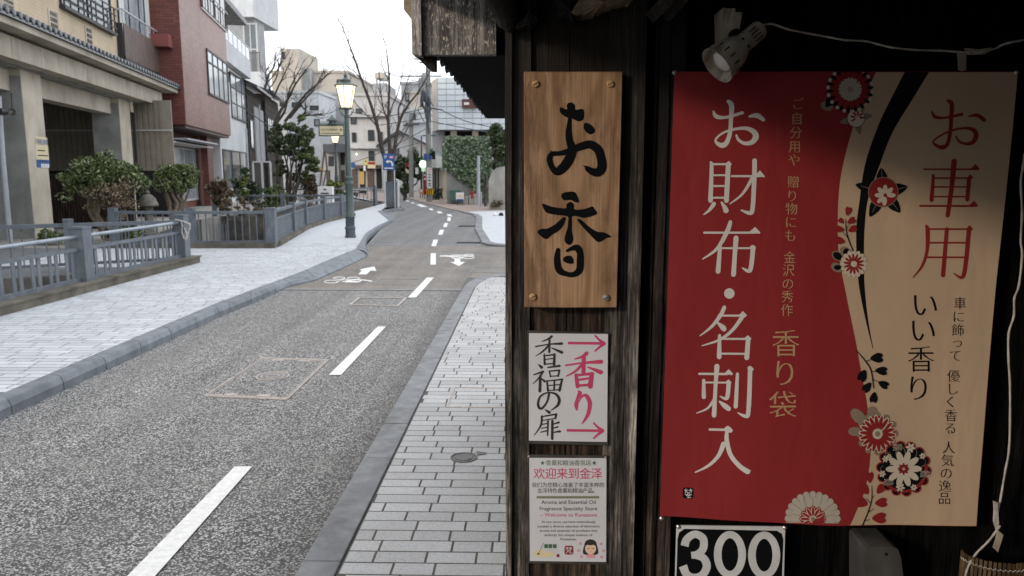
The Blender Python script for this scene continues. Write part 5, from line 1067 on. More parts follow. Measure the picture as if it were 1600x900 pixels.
s_ = s282 + .05; k = 0; tmesh = None
while s_ > -9:
    p0, p1 = PL.pt(s_, zt + .25, .92), PL.pt(s_, zt + .60, .03); mb = MB(); mb.tube([tuple(p0), tuple(p1)], .07, 10); mb.lathe([(.083, 0), (.083, .02), (.05, .03)], tuple(p0), tuple(PL.n), 12)
    t = mb.build('roof_tile', M['kawara'], b1, True); s_ -= .3; k += 1
MB().pbox(PL, -9, s282, zt + .14, zt + .2, .86, .93).build('tile_edge', M['kawara'], b1)
# pillars
sA, _ = PL.hit(49, 300, 0); sB, _ = PL.hit(79, 300, 0); sC, _ = PL.hit(192, 250, 0); sD, _ = PL.hit(208, 250, 0)
for a, b, m in ((sA, sB, 'beam'), (sC, sD, 'beam')):
    MB().pbox(PL, a, b, .09, zb1 + .05, -.85, .0).build('pillar', M[m], b1); MB().pbox(PL, a - .012, a - .001, .09, zb1 - .2, -.84, -.01).build('pillar_face', M['concrete_grey'], b1)
MB().pbox(PL, sD, sD + .3, zb1 - .4, zb1, -.8, .04).build('beam_end', M['beam'], b1)
MB().pbox(PL, -15, sC, zb1 - .55, zb1 + .02, -.7, -.25).build('inner_beam', M['beam'], b1)
# corrugated sheet walls behind the openings
def corr(P, s0, s1, z0, z1, o, step, par, m='corr'):
    mb = MB(); n = int((s1 - s0) / step)
    for k in range(n): a = s0 + k * step; mb.pbox(P, a, a + step * .62, z0, z1, o, o + .035)
    mb.pbox(P, s0, s1, z0, z1, o - .05, o + .001); return mb.build('sheet_wall', M[m], par)
corr(PL, sD + .05, sE + .9, 1.4, zb1 + .1, -1.0, .18, b1); MB().pbox(PL, sD + .05, sE + .9, .09, 1.4, -1.05, -.9).build('base_wall', M['concrete_dark'], b1)
FP = Plane((-30, 27.5), 90); FP.n = Vector((0, -1, 0)); FP.u = Vector((1, 0, 0))      # wall inside the arcade, facing down the street
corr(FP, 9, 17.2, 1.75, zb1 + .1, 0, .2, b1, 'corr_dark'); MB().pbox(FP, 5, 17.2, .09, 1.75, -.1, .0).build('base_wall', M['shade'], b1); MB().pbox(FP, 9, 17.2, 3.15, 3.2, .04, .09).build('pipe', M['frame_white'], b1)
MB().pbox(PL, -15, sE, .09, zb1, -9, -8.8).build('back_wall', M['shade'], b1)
rect(b1, 'pipe', M['frame_dark'], 207.5, 167, 209.5, 262, -.15, -.1)
# upper windows, vents, balcony
def wpx(par, x0, y0, x1, y1, o, nx, ny, P=PL, **k):
    s0, za = P.hit(x0, y0, o); s1, _ = P.hit(x1, y0, o); _, zb = P.hit(x0, y1, o); return win(par, P, s0, s1, zb, za, o, nx, ny, **k)
s0, zs = PL.hit(93, 8, 0); s1, _ = PL.hit(174, 50, 0)
win(b1, PL, s0, s1, zs, zs + 1.9, 0, 2, 1, gm='glass'); r_ = MB().pbox(PL, s0 - .05, s1 + .1, zs - .08, zs, 0, .16).build('sill', M['frame_dark'], b1)
for k in range(4): MB().pbox(PL, s0, s1 + .05, zs + .12 + k * .2, zs + .15 + k * .2, .14, .17).build('guard_rail', M['frame_dark'], b1)
for k in range(5): t = s0 + (s1 - s0) * k / 4; MB().pbox(PL, t - .015, t + .015, zs, zs + .76, .10, .138).build('guard_post', M['frame_dark'], b1)
for x0, y0, x1, y1 in ((76.5, 14, 88, 41), (134, 41, 142.5, 66), (3, -14, 19, 9)):
    f = rect(b1, 'vent_block', M['beam'], x0 - 1.5, y0 - 2, x1 + 1.5, y1 + 1.5, 0, .02); s0_, za = PL.hit(x0, y0, .02); s1_, _ = PL.hit(x1, y0, .02); _, zb = PL.hit(x0, y1, .02)
    for k in range(3): h = (za - zb) / 3; MB().pbox(PL, s0_ + .04, s1_ - .04, zb + k * h + .03, zb + (k + 1) * h - .03, .021, .035).build('vent_opening', M['concrete_dark'], f)
s0, z0_ = PL.hit(197, 89, .24); s1, z1_ = PL.hit(251, 112, .24); zlo = PL.hit(197, 89, .24)[1]; zhi = PL.hit(197, 38, .24)[1]; ztop = PL.hit(195, 15, .24)[1]

rl = MB().pbox(PL, s0, s1, zlo - .12, zlo - .02, 0, .24).build('balcony', M['frame_dark'], b1); nb = 20
for k in range(nb): a = s0 + (s1 - s0) * k / nb; MB().pbox(PL, a + .008, a + (s1 - s0) / nb - .012, zlo - .05, zhi, .21, .24).build('slat', M['brown_metal'], rl)
for k in range(2): a = .0 + k * .1; MB().pbox(PL, s0 - .02, s0 - .002, zlo - .02, zhi, a + .005, a + .095).build('slat', M['frame_dark'], rl)
MB().pbox(PL, s0, s1, ztop - .05, ztop, .19, .24).build('handrail', M['pipe'], rl); MB().pbox(PL, s0, s0 + .04, ztop - .05, ztop, 0, .19).build('handrail', M['pipe'], rl)
for k in range(9): a = s0 + (s1 - s0) * k / 8; MB().pbox(PL, a - .012, a + .012, zhi, ztop - .05, .2, .22).build('baluster', M['pipe'], rl)
win(b1, PL, s0 + .25, s1 - .4, zlo + .1, zlo + 2.6, 0, 3, 1, gm='glass_pale', fm='frame_dark')
MB().pbox(PL, s0 + .25, s0 + .75, zlo + .1, zlo + 2.6, .055, .075).build('shutter', M['white_wall'], b1); MB().pbox(PL, s1 - .9, s1 - .4, zlo + .1, zlo + 2.6, .055, .075).build('shutter', M['white_wall'], b1)
# notice and pipe on the nearest pillar
n1 = thing('parking_notice', 'cream notice with blue lettering and a blue panel on the near concrete pillar', 'notice', tuple(PL.pt((sA + sB) / 2, 1.9, .01)))
def hz(x, y, o=.012): return PL.hit(x, y, o)
sN0, zN1 = hz(54, 213); sN1, _ = hz(74, 216); zN0 = hz(57, 271)[1]; zM = hz(56, 249)[1]
MB().pbox(PL, sN0, sN1, zM, zN1, .001, .01).build('panel', M['signcream'], n1); MB().pbox(PL, sN0, sN1, zN0 + .15, zM, .001, .012).build('panel', M['blue'], n1)
glyphs('月極駐車場')
def plproj(P, o): return lambda s_, z_, off: tuple(P.pt(s_, -z_, o + off))
Pn = Print(0, None, plproj(PL, .0135))
for i, c_ in enumerate('月極駐車場'): Pn.ch(c_, sN0 + (sN1 - sN0) * (i + .5) / 5, -(zN1 - .12), (sN1 - sN0) / 4.6)
Pn.make('lettering', M['blue'], n1); Pn = Print(0, None, plproj(PL, .0135))
for k, (z_, l_) in enumerate(((.32, .7), (.44, .95), (.58, .9))): Pn.poly([(sN0 + .08, -(zN1 - z_)), (sN0 + .08 + l_ * (sN1 - sN0 - .1), -(zN1 - z_)), (sN0 + .08 + l_ * (sN1 - sN0 - .1), -(zN1 - z_ - .025)), (sN0 + .08, -(zN1 - z_ - .025))])
Pn.make('lettering', M['ink2'], n1)
Pn = Print(0, None, plproj(PL, .0155))
wN = sN1 - sN0
for k in range(5): a = sN0 + wN * (.3 + k * .13); Pn.poly([(a, -(zM - .1)), (a + wN * .1, -(zM - .1)), (a + wN * .1, -(zM - .2)), (a, -(zM - .2))])
Pn.make('lettering', M['signwhite'], n1)
o = MB().tube([tuple(Yp(-3, 150, 17.4)), tuple(Yp(4, 250, 17.4)), tuple(Yp(16, 379, 17.4))], .065, 10).build('downpipe', M['pipe'], None, True); tag(o, 'pale grey downpipe in front of the near concrete pillar', 'pipe')
sp = thing('wall_spotlight', 'small dark double spotlight hanging on the near concrete pillar', 'lamp', tuple(Yp(16, 175, 17.3)))
MB().tube([tuple(Yp(18, 145, 17.4)), tuple(Yp(19, 172, 17.3))], .012, 6).build('rod', M['frame_dark'], sp)
for x, dx in ((12, -.5), (20, .4)): MB().lathe([(.05, 0), (.075, .05), (.08, .14), (.07, .15), (.02, .12)], tuple(Yp(x, 176, 17.3)), (dx, -.7, .1), 14, cap=False).build('head', M['metal_grey'], sp, True)
# slatted dark garden fence between the pillars
wf = thing('slatted_fence', 'dark brown upright slatted fence between the concrete pillars behind the shrub', 'fence', (-13, 22, .09))
x0 = Yp(57, 300, 21.5).x; x1 = Yp(203, 300, 21.5).x; zt_ = Yp(60, 273, 21.5).z; n = 34
for k in range(n): a = x0 + (x1 - x0) * k / n; MB().box(a + .008, a + (x1 - x0) / n - .014, 21.5, 21.53, .1, zt_ - .02).build('slat', M['wood_brown'], wf)
MB().box(x0, x1, 21.535, 21.6, zt_ - .02, zt_ + .02).build('rail', M['frame_dark'], wf); MB().box(x0, x1, 21.54, 21.6, .5, .56).build('rail', M['frame_dark'], wf); MB().box(x0, x1, 21.7, 21.75, .09, zt_ - .1).build('backing', M['shade'], wf)

# ---- brick building
b2 = thing('brick_building', 'red brick tiled building with projecting upper floors beside the beige one', 'building', (*PL.pt(sE + 3, 0)[:2], .09))
PR2 = 1.05; sK, zK = PL.hit(291, 194, PR2); sF, _ = PL.hit(361, 214, PR2)
MB().pbox(PL, sK + .01, sF, zK, 12.5, -9, PR2).build('wall', M['brickf'], b2); MB().pbox(PL, sK - .03, sK + .009, zK, 12.5, -9, PR2 - .004).build('end_wall', M['brick'], b2)
MB().pbox(PL, sK + .3, sF, zK - .12, zK, -1, PR2 - .1).build('soffit', M['brown_metal'], b2)
s0, za = PL.hit(250, 63, PR2 - .5); MB().pbox(PL, sK - .6, sK - .03, PL.hit(268, 80, PR2 - .5)[1], PL.hit(268, 62, PR2 - .5)[1], -.6, PR2 - .3).build('duct_hood', mat('red_duct', (.24, .07, .06), (.2, .06, .05), 2, .5), b2)
s0, zw0 = PL.hit(326, 148, PR2); _, zw1 = PL.hit(322, 75, PR2); s1, _ = PL.hit(357, 160, PR2)
f = win(b2, PL, s0, s1, zw0, zw1, PR2 + .002, 4, 1, gm='glass_pale', fm='frame_dark', fw=.09); MB().pbox(PL, s0, s1, zw0 + (zw1 - zw0) * .70, zw0 + (zw1 - zw0) * .74, PR2 + .03, PR2 + .045).build('transom', M['frame_dark'], f)
s0, z0_ = PL.hit(314, 11, PR2); s1, _ = PL.hit(353, 46, PR2); bb = MB().pbox(PL, s0, s1, z0_ - .08, z0_, PR2, PR2 + .06).build('balcony_ledge', M['frame_white'], b2); win(b2, PL, s0, s1, z0_, z0_ + 2.2, PR2 + .002, 4, 1, gm='glass', fm='brown_metal')
MB().pbox(PL, s0, s1, z0_ + .8, z0_ + .84, PR2 + .1, PR2 + .13).build('handrail', M['frame_white'], b2)
for k in range(6): a = s0 + (s1 - s0) * k / 5; MB().pbox(PL, a - .01, a + .01, z0_, z0_ + .8, PR2 + .065, PR2 + .095).build('baluster', M['brown_metal'], b2)
# shop at its foot
MB().pbox(PL, sK + .2, sF, .09, zK - .1, -4, -.35).build('shop_wall', mat('russet_wall', (.23, .10, .07), (.17, .075, .055), 2, .7), b2)
s0, za = PL.hit(266, 228, -.3); s1, _ = PL.hit(306, 240, -.3); _, zb = PL.hit(266, 315, -.3); win(b2, PL, s0, s1, .4, za, -.348, 2, 1, fm='frame_white', gm='glass_pale', fw=.08)
for x0, x1 in ((256, 259), (325, 333)): s0, _ = PL.hit(x0, 250, .3); s1, _ = PL.hit(x1, 250, .3); MB().pbox(PL, s0, s1, .09, zK - .12, .0, .3).build('post', M['brick'], b2)
s0, za = PL.hit(338, 232, -.3); s1, _ = PL.hit(362, 240, -.3); win(b2, PL, s0, s1, .6, za, -.348, 3, 4, fm='frame_dark', gm='glass', fw=.07)
s0, za = PL.hit(256, 218, .5); s1, _ = PL.hit(332, 236, .5); MB().pbox(PL, s0, s1, za - .05, za, -.3, .55).build('awning', M['frame_white'], b2)
s0, za = PL.hit(290, 222, .9); s1, _ = PL.hit(337, 234, .9); MB().pbox(PL, s0, s1, za + .1, za + .16, -.3, 1.0).build('awning', M['pipe'], b2)

# ---- white building with balconies, beyond the brick one
b3 = thing('white_building', 'white rendered building with glazed balcony beyond the brick building', 'building', (*PL.pt(sF + 2, 0)[:2], .09))
sG, _ = PL.hit(385, 200, .5); MB().pbox(PL, sF + .02, sG, .09, 6.4, -8, .5).build('wall', M['white_wall'], b3)
s0, z1_ = PL.hit(358, 110, .5); s1, _ = PL.hit(383, 125, .5); z0_ = PL.hit(360, 183, .5)[1]; win(b3, PL, s0, s1, z0_, z1_, .502, 3, 3, gm='glass_pale', fm='frame_dark', fw=.09)
zb_ = PL.hit(358, 68, .9)[1]; zt2 = PL.hit(355, 43, .9)[1]; MB().pbox(PL, sF + .02, sG - .2, z1_ + .1, zb_, .5, .95).build('balcony', M['white_wall'], b3); MB().pbox(PL, sF + .02, sG - .2, zt2, zt2 + .06, .9, .95).build('handrail', M['frame_white'], b3)
for k in range(7): a = sF + .05 + (sG - sF - .3) * k / 6; MB().pbox(PL, a, a + .04, zb_, zt2, .905, .94).build('baluster', M['frame_white'], b3)
for k in range(6): a = sF + .09 + (sG - sF - .3) * k / 6; MB().pbox(PL, a + .03, a + (sG - sF - .3) / 6 - .03, zb_ + .05, zt2, .915, .925).build('pane', M['glass_pale'], b3)
MB().pbox(PL, sF + .02, sG - .6, 6.4, 10.5, -7, -.4).build('wall', M['cream_wall'], b3); MB().pbox(PL, sF - .3, sG + .2, 10.5, 10.8, -7.5, .8).build('roof_edge', M['grey_wall'], b3)
s0, z0_ = PL.hit(363, 215, .52); MB().pbox(PL, sF + 1.2, sF + 2.2, 3.6, 4.8, .505, .6).build('wall_panel', M['frame_white'], b3)
win(b3, PL, sF + .4, sG - .4, .9, 2.9, .502, 3, 1, gm='glass', fm='frame_dark')
# ---- white tower block with overhanging top floors
YW = 84.0; kw = YW / 48; b4 = thing('white_tower', 'tall white tower with overhanging upper floors and dark tall windows', 'building', (-34, YW, 0))
tx = Yp(396, 26, YW).x; y48 = YW; y52 = YW * 1.1; zb_ = Yp(396, 26, YW).z
MB().box(tx - 1.1 * kw, tx, y48, y52, zb_, zb_ + 12).build('overhang', M['white_wall'], b4); MB().box(tx - 9, tx - 1.1 * kw, y48 + .6, y52, zb_ + .1, zb_ + 12).build('overhang', M['white_wall'], b4)
xr = Yp(403, 140, YW + 1).x; MB().box(tx - 8, xr, YW + 1, YW + 4, 0, zb_ + .1).build('wall', M['grey_wall'], b4)
FQ = Plane((-60, YW + .98), 90); FQ.n = Vector((0, -1, 0)); FQ.u = Vector((1, 0, 0))
s0, z1_ = FQ.hit(379, 36); s1, _ = FQ.hit(402, 50); z0_ = FQ.hit(379, 118)[1]; win(b4, FQ, s0, s1, z0_, z1_, 0, 2, 2, gm='glass', fm='frame_white', fw=.16)
Yk = YW - 2; zz = Yp(380, 112, Yk).z; MB().box(Yp(383, 112, Yk).x, Yp(407, 112, Yk).x, Yk, YW + .9, zz - 1.8, zz).build('balcony', M['white_wall'], b4)
for k in range(8): x_ = Yp(383.5 + k * 3.2, 100, Yk).x; MB().box(x_ - .03, x_ + .03, Yk + .02, Yk + .08, zz, zz + 1.9).build('baluster', M['brown_metal'], b4)
MB().box(Yp(383, 112, Yk).x, Yp(407, 112, Yk).x, Yk, Yk + .1, zz + 1.9, zz + 2.0).build('handrail', M['brown_metal'], b4)
# ---- dark timber houses
def timber_house(label, Pn_, s0, s1, z1, o, roofz, wins, m='timber'):
    c = Pn_.pt((s0 + s1) / 2, 0, o); h = thing('timber_house', label, 'house', (c.x, c.y, .06), 'dark timber houses')
    MB().pbox(Pn_, s0, s1, .06, z1, o - 6, o).build('wall', M[m], h)
    nb = int((z1 - .4) / .22)
    for k in range(nb): z = .4 + k * .22; MB().pbox(Pn_, s0, s1, z, z + .2, o + .001, o + .028 - .02 * (k % 2)).build('board', M[m], h)
    mb = MB(); mb.add([Pn_.pt(s0 - .3, z1 + .0, o + .7), Pn_.pt(s1 + .3, z1 + .0, o + .7), Pn_.pt(s1 + .3, roofz, o - 3), Pn_.pt(s0 - .3, roofz, o - 3), Pn_.pt(s0 - .3, z1 + .16, o + .7), Pn_.pt(s1 + .3, z1 + .16, o + .7), Pn_.pt(s1 + .3, roofz + .16, o - 3), Pn_.pt(s0 - .3, roofz + .16, o - 3)], [(0, 1, 2, 3), (4, 7, 6, 5), (0, 4, 5, 1), (1, 5, 6, 2), (3, 2, 6, 7), (0, 3, 7, 4)]); mb.build('roof', M['kawara'], h)
    for a, b, c_, d, nx in wins: win(h, Pn_, a, b, c_, d, o + .03, nx, 1, gm='glass_pale', fm='frame_dark', fw=.07)
    return h
sH, _ = PL.hit(396, 200, .6); sI, _ = PL.hit(410, 200, .6); sJ, _ = PL.hit(428, 200, .6)
h1 = timber_house('narrow dark timber house squeezed against the white building', PL, sG + .02, sI, PL.hit(388, 140, .6)[1], .6, 8.5, [(sG + .5, sH - .3, 3.2, 5, 1)])
MB().pbox(PL, sH, sI - .1, 2.4, 5.9, .64, .72).build('grey_panel', M['grey_wall'], h1)
h2 = timber_house('dark boarded timber house with white upper windows behind the conifer', PL, sI + .3, sJ + 1.5, PL.hit(411, 145, .8)[1], .8, 8.3, [(sI + 1, sJ, 4.0, 5.6, 5)])
for x, l in ((387, 'pale bent downpipe on the first timber house'), (409, 'pale straight downpipe between the two timber houses')):
    s_, _ = PL.hit(x, 250, 1.0); o = MB().tube([tuple(PL.pt(s_, .1, 1.0)), tuple(PL.pt(s_, 6.0 if x > 400 else 4.2, 1.0))], .06, 8).build('downpipe', M['pipe'], None, True); tag(o, l, 'pipe')
# ---- unseen building added across the road to cut sky light, kept below the sun
ob = thing('unseen_building', 'unseen grey building added across the road to cut sky light', 'building', (-20, -10, 0)); MB().box(-40, -25, -30, 3, 0, 8.2).build('wall', M['grey_wall'], ob)

# =================================================================== BUILDINGS FAR BEHIND
def block(name, label, x0, x1, ytop, Y, depth, m, wins=(), gm='glass', fm='frame_dark', ybot=None, extra=None, cat='building', ledges=()):
    a, b = Yp(x0, 200, Y).x, Yp(x1, 200, Y).x; zt_ = Yp((x0 + x1) / 2, ytop, Y).z; h = thing(name, label, cat, ((a + b) / 2, Y, 0))
    z0 = 0 if ybot is None else Yp(x0, ybot, Y).z
    MB().box(a, b, Y, Y + depth, z0, zt_).build('wall', M[m], h); MB().box(a - .15, b + .15, Y - .15, Y + depth + .1, zt_, zt_ + .35).build('parapet', M[m], h)
    P_ = Plane((-60, Y), 90); P_.n = Vector((0, -1, 0)); P_.u = Vector((1, 0, 0))
    for q in wins: s0, za = P_.hit(q[0], q[1]); s1, zb = P_.hit(q[2], q[3]); win(h, P_, s0, s1, zb, za, 0, q[4] if len(q) > 4 else 2, 1, gm=gm, fm=fm, fw=.1, dp=.1)
    for x_0, x_1, y_ in ledges: s0, z = P_.hit(x_0, y_); s1, _ = P_.hit(x_1, y_); MB().pbox(P_, s0, s1, z - .15, z + .1, 0, .5).build('ledge', M[m], h)
    return h
hh = block('beige_hotel', 'large beige hotel block with stepped roof behind the pruned tree', 428, 546, 114, 120, 20, 'cream_wall', [(446, 123, 454, 150, 1), (526, 124, 545, 136, 2), (449, 156, 460, 166, 2), (483, 165, 500, 173, 3)])
a, b = Yp(439, 100, 118).x, Yp(469, 100, 118).x; MB().box(a, b, 118, 128, 10, Yp(450, 76, 118).z).build('stair_tower', M['cream_wall'], hh); a, b = Yp(469, 100, 119).x, Yp(486, 100, 119).x; MB().box(a, b, 119, 126, 10, Yp(475, 107, 119).z).build('plant_room', M['grey_wall'], hh)
MB().box(Yp(441, 90, 117.9).x, Yp(445, 90, 117.9).x, 117.85, 118, Yp(441, 92, 118).z, Yp(441, 81, 118).z).build('opening', M['frame_dark'], hh)
block('grey_block', 'plain pale grey block behind the lamp and the direction sign', 500, 547, 148, 105, 12, 'grey_wall', [(503, 186, 510, 197, 1)])
block('white_shop_block', 'low white block with small windows behind the evergreen', 434, 500, 146, 95, 8, 'white_wall', [(437, 156, 446, 166, 2), (456, 160, 470, 168, 2), (484, 165, 498, 172, 3), (491, 186, 500, 197, 1), (484, 200, 490, 210, 1)])
gb = block('corner_block', 'pale three storey corner block with dark windows left of the parking sign', 546, 606, 150, 80, 14, 'pale_wall', [(548, 182, 557, 194, 2), (550, 207, 557, 222, 2), (575, 203, 585, 220, 2), (576, 236, 585, 252, 2), (556, 170, 566, 177, 2), (590, 206, 598, 222, 2)], ledges=[(544, 606, 181), (544, 606, 230)])
MB().box(Yp(582, 140, 82).x, Yp(603, 140, 82).x, 82, 88, 6, Yp(590, 130, 82).z).build('roof_room', M['grey_wall'], gb); MB().box(Yp(586, 120, 83).x, Yp(599, 120, 83).x, 83, 86, Yp(590, 122, 83).z, Yp(590, 113, 83).z).build('water_tank', M['cream_wall'], gb)
for x in (587, 598): MB().box(Yp(x, 120, 83).x - .08, Yp(x, 120, 83).x + .08, 83.5, 83.66, Yp(590, 131, 83).z, Yp(590, 121, 83).z).build('tank_leg', M['frame_white'], gb)
MB().box(Yp(548, 240, 79.5).x, Yp(604, 240, 79.5).x, 79.2, 79.9, Yp(570, 262, 79.5).z, Yp(570, 258, 79.5).z).build('shop_awning', M['brown_metal'], gb)
for x0, x1 in ((550, 558), (562, 570), (574, 584), (588, 597)): MB().box(Yp(x0, 280, 79.9).x, Yp(x1, 280, 79.9).x, 79.9, 79.99, .1, Yp(x0, 264, 79.9).z).build('shopfront', M['shade' if x0 in (562, 588) else 'brown_metal'], gb)
block('pale_block', 'pale blue grey block behind the trunk of the bare street tree', 600, 668, 176, 92, 12, 'white_wall', [(612, 181, 622, 190, 2), (640, 178, 650, 190, 2)], ledges=[(600, 668, 190)])
block('stepped_block', 'small stepped pale block with beige upper part near the utility pole', 628, 672, 132, 110, 10, 'grey_wall', [(633, 145, 641, 158, 1), (650, 150, 656, 160, 1)]); block('beige_annex', 'small beige annex beside the utility pole gear', 641, 662, 146, 104, 8, 'cream_wall', [])
dh = thing('grey_house', 'grey house with shallow dark gable roof behind the parking sign', 'house', (Yp(632, 271, 75).x, 75, 0)); a, b = Yp(596, 240, 75).x, Yp(668, 240, 75).x
zr, ze = Yp(630, 207, 75).z, Yp(600, 228, 75).z; MB().add([(a, 75, 0), (b, 75, 0), (b, 75, ze), ((a + b) / 2 - .5, 75, zr), (a, 75, ze), (a, 84, 0), (b, 84, 0), (b, 84, ze), ((a + b) / 2 - .5, 84, zr), (a, 84, ze)], [(0, 1, 2, 3, 4), (9, 8, 7, 6, 5), (0, 4, 9, 5), (1, 6, 7, 2)]).build('wall', M['grey_wall'], dh)
for q in ((a - .4, ze - .2, (a + b) / 2 - .5, zr), (b + .4, ze - .2, (a + b) / 2 - .5, zr)): MB().add([(q[0], 74.5, q[1]), (q[2], 74.5, q[3]), (q[2], 84.4, q[3]), (q[0], 84.4, q[1]), (q[0], 74.5, q[1] + .25), (q[2], 74.5, q[3] + .25), (q[2], 84.4, q[3] + .25), (q[0], 84.4, q[1] + .25)], [(0, 1, 2, 3), (4, 7, 6, 5), (0, 4, 5, 1), (2, 6, 7, 3), (0, 3, 7, 4)]).build('roof', M['kawara'], dh)
P_ = Plane((-60, 75), 90); P_.n = Vector((0, -1, 0)); P_.u = Vector((1, 0, 0))
for x0, y0, x1, y1 in ((612, 232, 624, 243), (640, 232, 650, 243)): s0, za = P_.hit(x0, y0); s1, zb = P_.hit(x1, y1); win(dh, P_, s0, s1, zb, za, 0, 2, 1, fw=.08)
# ---- white tiled building on the right
b5 = thing('tiled_building', 'white building clad in large square panels above dark ground floor on the right', 'building', (0, 50, 0)); Y5 = 50
a, b = Yp(684, 160, Y5).x, 5.0; z0_, z1_ = Yp(684, 203, Y5).z, Yp(684, 121, Y5).z
MB().box(a, b, Y5 + .06, Y5 + 14, z0_, z1_).build('wall', M['grey_wall'], b5); nr = 9; pw = .56; rh = (z1_ - z0_) / nr; M['panel'] = mat('white_panel', (.60, .66, .70), (.54, .60, .64), 1, .45, isl=.05, spec=.5)
for r_ in range(nr):
    k = 0
    while a + k * pw < 1.6: MB().box(a + k * pw + .012, a + (k + 1) * pw - .012, Y5, Y5 + .055, z0_ + r_ * rh + .02, z0_ + (r_ + 1) * rh - .02).build('panel', M['panel'], b5); k += 1
MB().add([(a, Y5 + .0, z0_), (a, Y5, z1_), (a - .62, Y5 + 2.0, z1_), (a - .62, Y5 + 2.0, z0_), (a + .01, Y5 + 3, z0_), (a + .01, Y5 + 3, z1_)], [(0, 1, 2, 3), (0, 4, 3), (1, 2, 5), (3, 2, 5, 4)]).build('side_wall', M['cream_wall'], b5)
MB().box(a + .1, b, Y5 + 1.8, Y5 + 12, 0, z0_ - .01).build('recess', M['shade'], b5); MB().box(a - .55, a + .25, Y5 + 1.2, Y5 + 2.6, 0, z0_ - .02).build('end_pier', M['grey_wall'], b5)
for x in (704, 738): c = Yp(x, 215, Y5 + .6).x; MB().box(c, c + .38, Y5 + .6, Y5 + 1.0, 0, z0_ - .01).build('column', M['cream_wall'], b5)
o = MB().box(Yp(722, 156, 49.8).x, Yp(745, 156, 49.8).x, 49.75, 49.9, Yp(722, 169, 49.8).z, Yp(722, 155, 49.8).z).build('wall_sign', mat('faded_sign_red', (.12, .05, .045), (.09, .04, .036)), b5); MB().box(Yp(725, 156, 49.8).x, Yp(733, 156, 49.8).x, 49.72, 49.745, Yp(722, 164, 49.8).z, Yp(722, 160, 49.8).z).build('lettering', M['signwhite'], o)
# low shop under it behind the utility pole
b6 = thing('corner_shop', 'low brown shop front with pale signs behind the striped utility pole', 'building', (-6, 46, 0)); MB().box(Yp(674, 240, 47).x, Yp(692, 240, 47).x, 47, 49.5, 0, Yp(680, 262, 47).z).build('wall', M['corr'], b6); MB().box(Yp(672, 240, 46.6).x, Yp(690, 240, 46.6).x, 46.6, 47.2, Yp(680, 261, 46.6).z, Yp(680, 240, 46.6).z).build('fascia', M['frame_white'], b6)
MB().box(Yp(688, 240, 46).x, Yp(695, 240, 46).x, 46, 48.5, Yp(680, 266, 46).z, Yp(680, 236, 46).z).build('corrugated_screen', mat('blue_sheet', (.30, .38, .42), (.22, .29, .33), 2, .5), b6)
for x in (676, 680, 685): MB().box(Yp(x, 290, 46.9).x - .04, Yp(x, 290, 46.9).x + .04, 46.9, 46.99, 0, 1.9).build('frame', M['frame_dark'], b6)

# =================================================================== TREES AND PLANTS
def leafmat(name, c1, c2, c3, rough=.32):
    m, t, b = base_mat(name); g = N(t, 'ShaderNodeNewGeometry'); c = ramp(t, g.outputs['Random Per Island'], [(0, c1), (.45, c2), (.8, c2), (1, c3)])
    n = nz(t, coords(t), 3.5, 3); c = mixc(t, 1, c, ramp(t, n, [(.3, (.7, .72, .7)), (.7, (1.25, 1.2, 1.15))]), 'MULTIPLY'); t.links.new(c, b.inputs['Base Color']); b.inputs['Roughness'].default_value = rough; return m
M['leaf'] = leafmat('leaf_green', (.035, .05, .015), (.10, .14, .045), (.34, .37, .22)); M['leaf_dark'] = leafmat('leaf_dark', (.018, .03, .014), (.045, .07, .03), (.10, .13, .06)); M['leaf_yellow'] = leafmat('leaf_yellow_green', (.07, .10, .02), (.15, .19, .04), (.26, .30, .08))
M['leaf_red'] = leafmat('leaf_red', (.09, .06, .035), (.18, .14, .09), (.33, .29, .22)); M['leaf_brown'] = leafmat('leaf_brown', (.06, .045, .03), (.12, .09, .055), (.20, .17, .10)); M['ivy'] = leafmat('ivy_leaf', (.04, .07, .035), (.10, .15, .085), (.24, .29, .19))
M['trunk'] = mat('bark', (.085, .068, .055), (.04, .032, .027), 14, .9, .6, 60); M['trunk_grey'] = mat('bark_grey', (.10, .085, .075), (.05, .043, .04), 12, .9, .6, 60); M['trunk_pale'] = mat('bark_pale', (.25, .20, .155), (.14, .11, .085), 12, .85, .4, 50)
def leaves(name, clumps, n, size, m, par, fold=.25, up=.4):
    """clumps: (x,y,z,radius). n leaf faces scattered through them"""
    C = np.array([c[:3] for c in clumps]); Rr = np.array([c[3] for c in clumps]); w_ = Rr ** 2; idx = rng.choice(len(C), n, p=w_ / w_.sum())
    d = rng.normal(size=(n, 3)); d /= np.linalg.norm(d, axis=1)[:, None]; rad = rng.random(n) ** .45; P = C[idx] + d * (Rr[idx] * rad)[:, None] * np.array([1, 1, .8])
    t = rng.normal(size=(n, 3)); t[:, 2] -= .2; t /= np.linalg.norm(t, axis=1)[:, None]; nn = d * .7 + rng.normal(size=(n, 3)) * .6 + np.array([0, 0, up]); b = np.cross(t, nn); b /= np.linalg.norm(b, axis=1)[:, None] + 1e-9
    s_ = size * rng.uniform(.6, 1.3, n)[:, None]; q = np.cross(b, t) * .18
    v = np.stack([P - t * s_, P + b * s_ * .42 + q * s_, P + t * s_, P - b * s_ * .42 + q * s_], 1).reshape(-1, 3); f = np.arange(n * 4).reshape(-1, 4)
    off = Vector((0, 0, 0)); p = par
    while p is not None: off += p.location; p = p.parent
    me = bpy.data.meshes.new(name); me.from_pydata((v - np.array(off)).tolist(), [], f.tolist()); me.materials.append(m); o = bpy.data.objects.new(name, me); col.objects.link(o); o.parent = par; return o
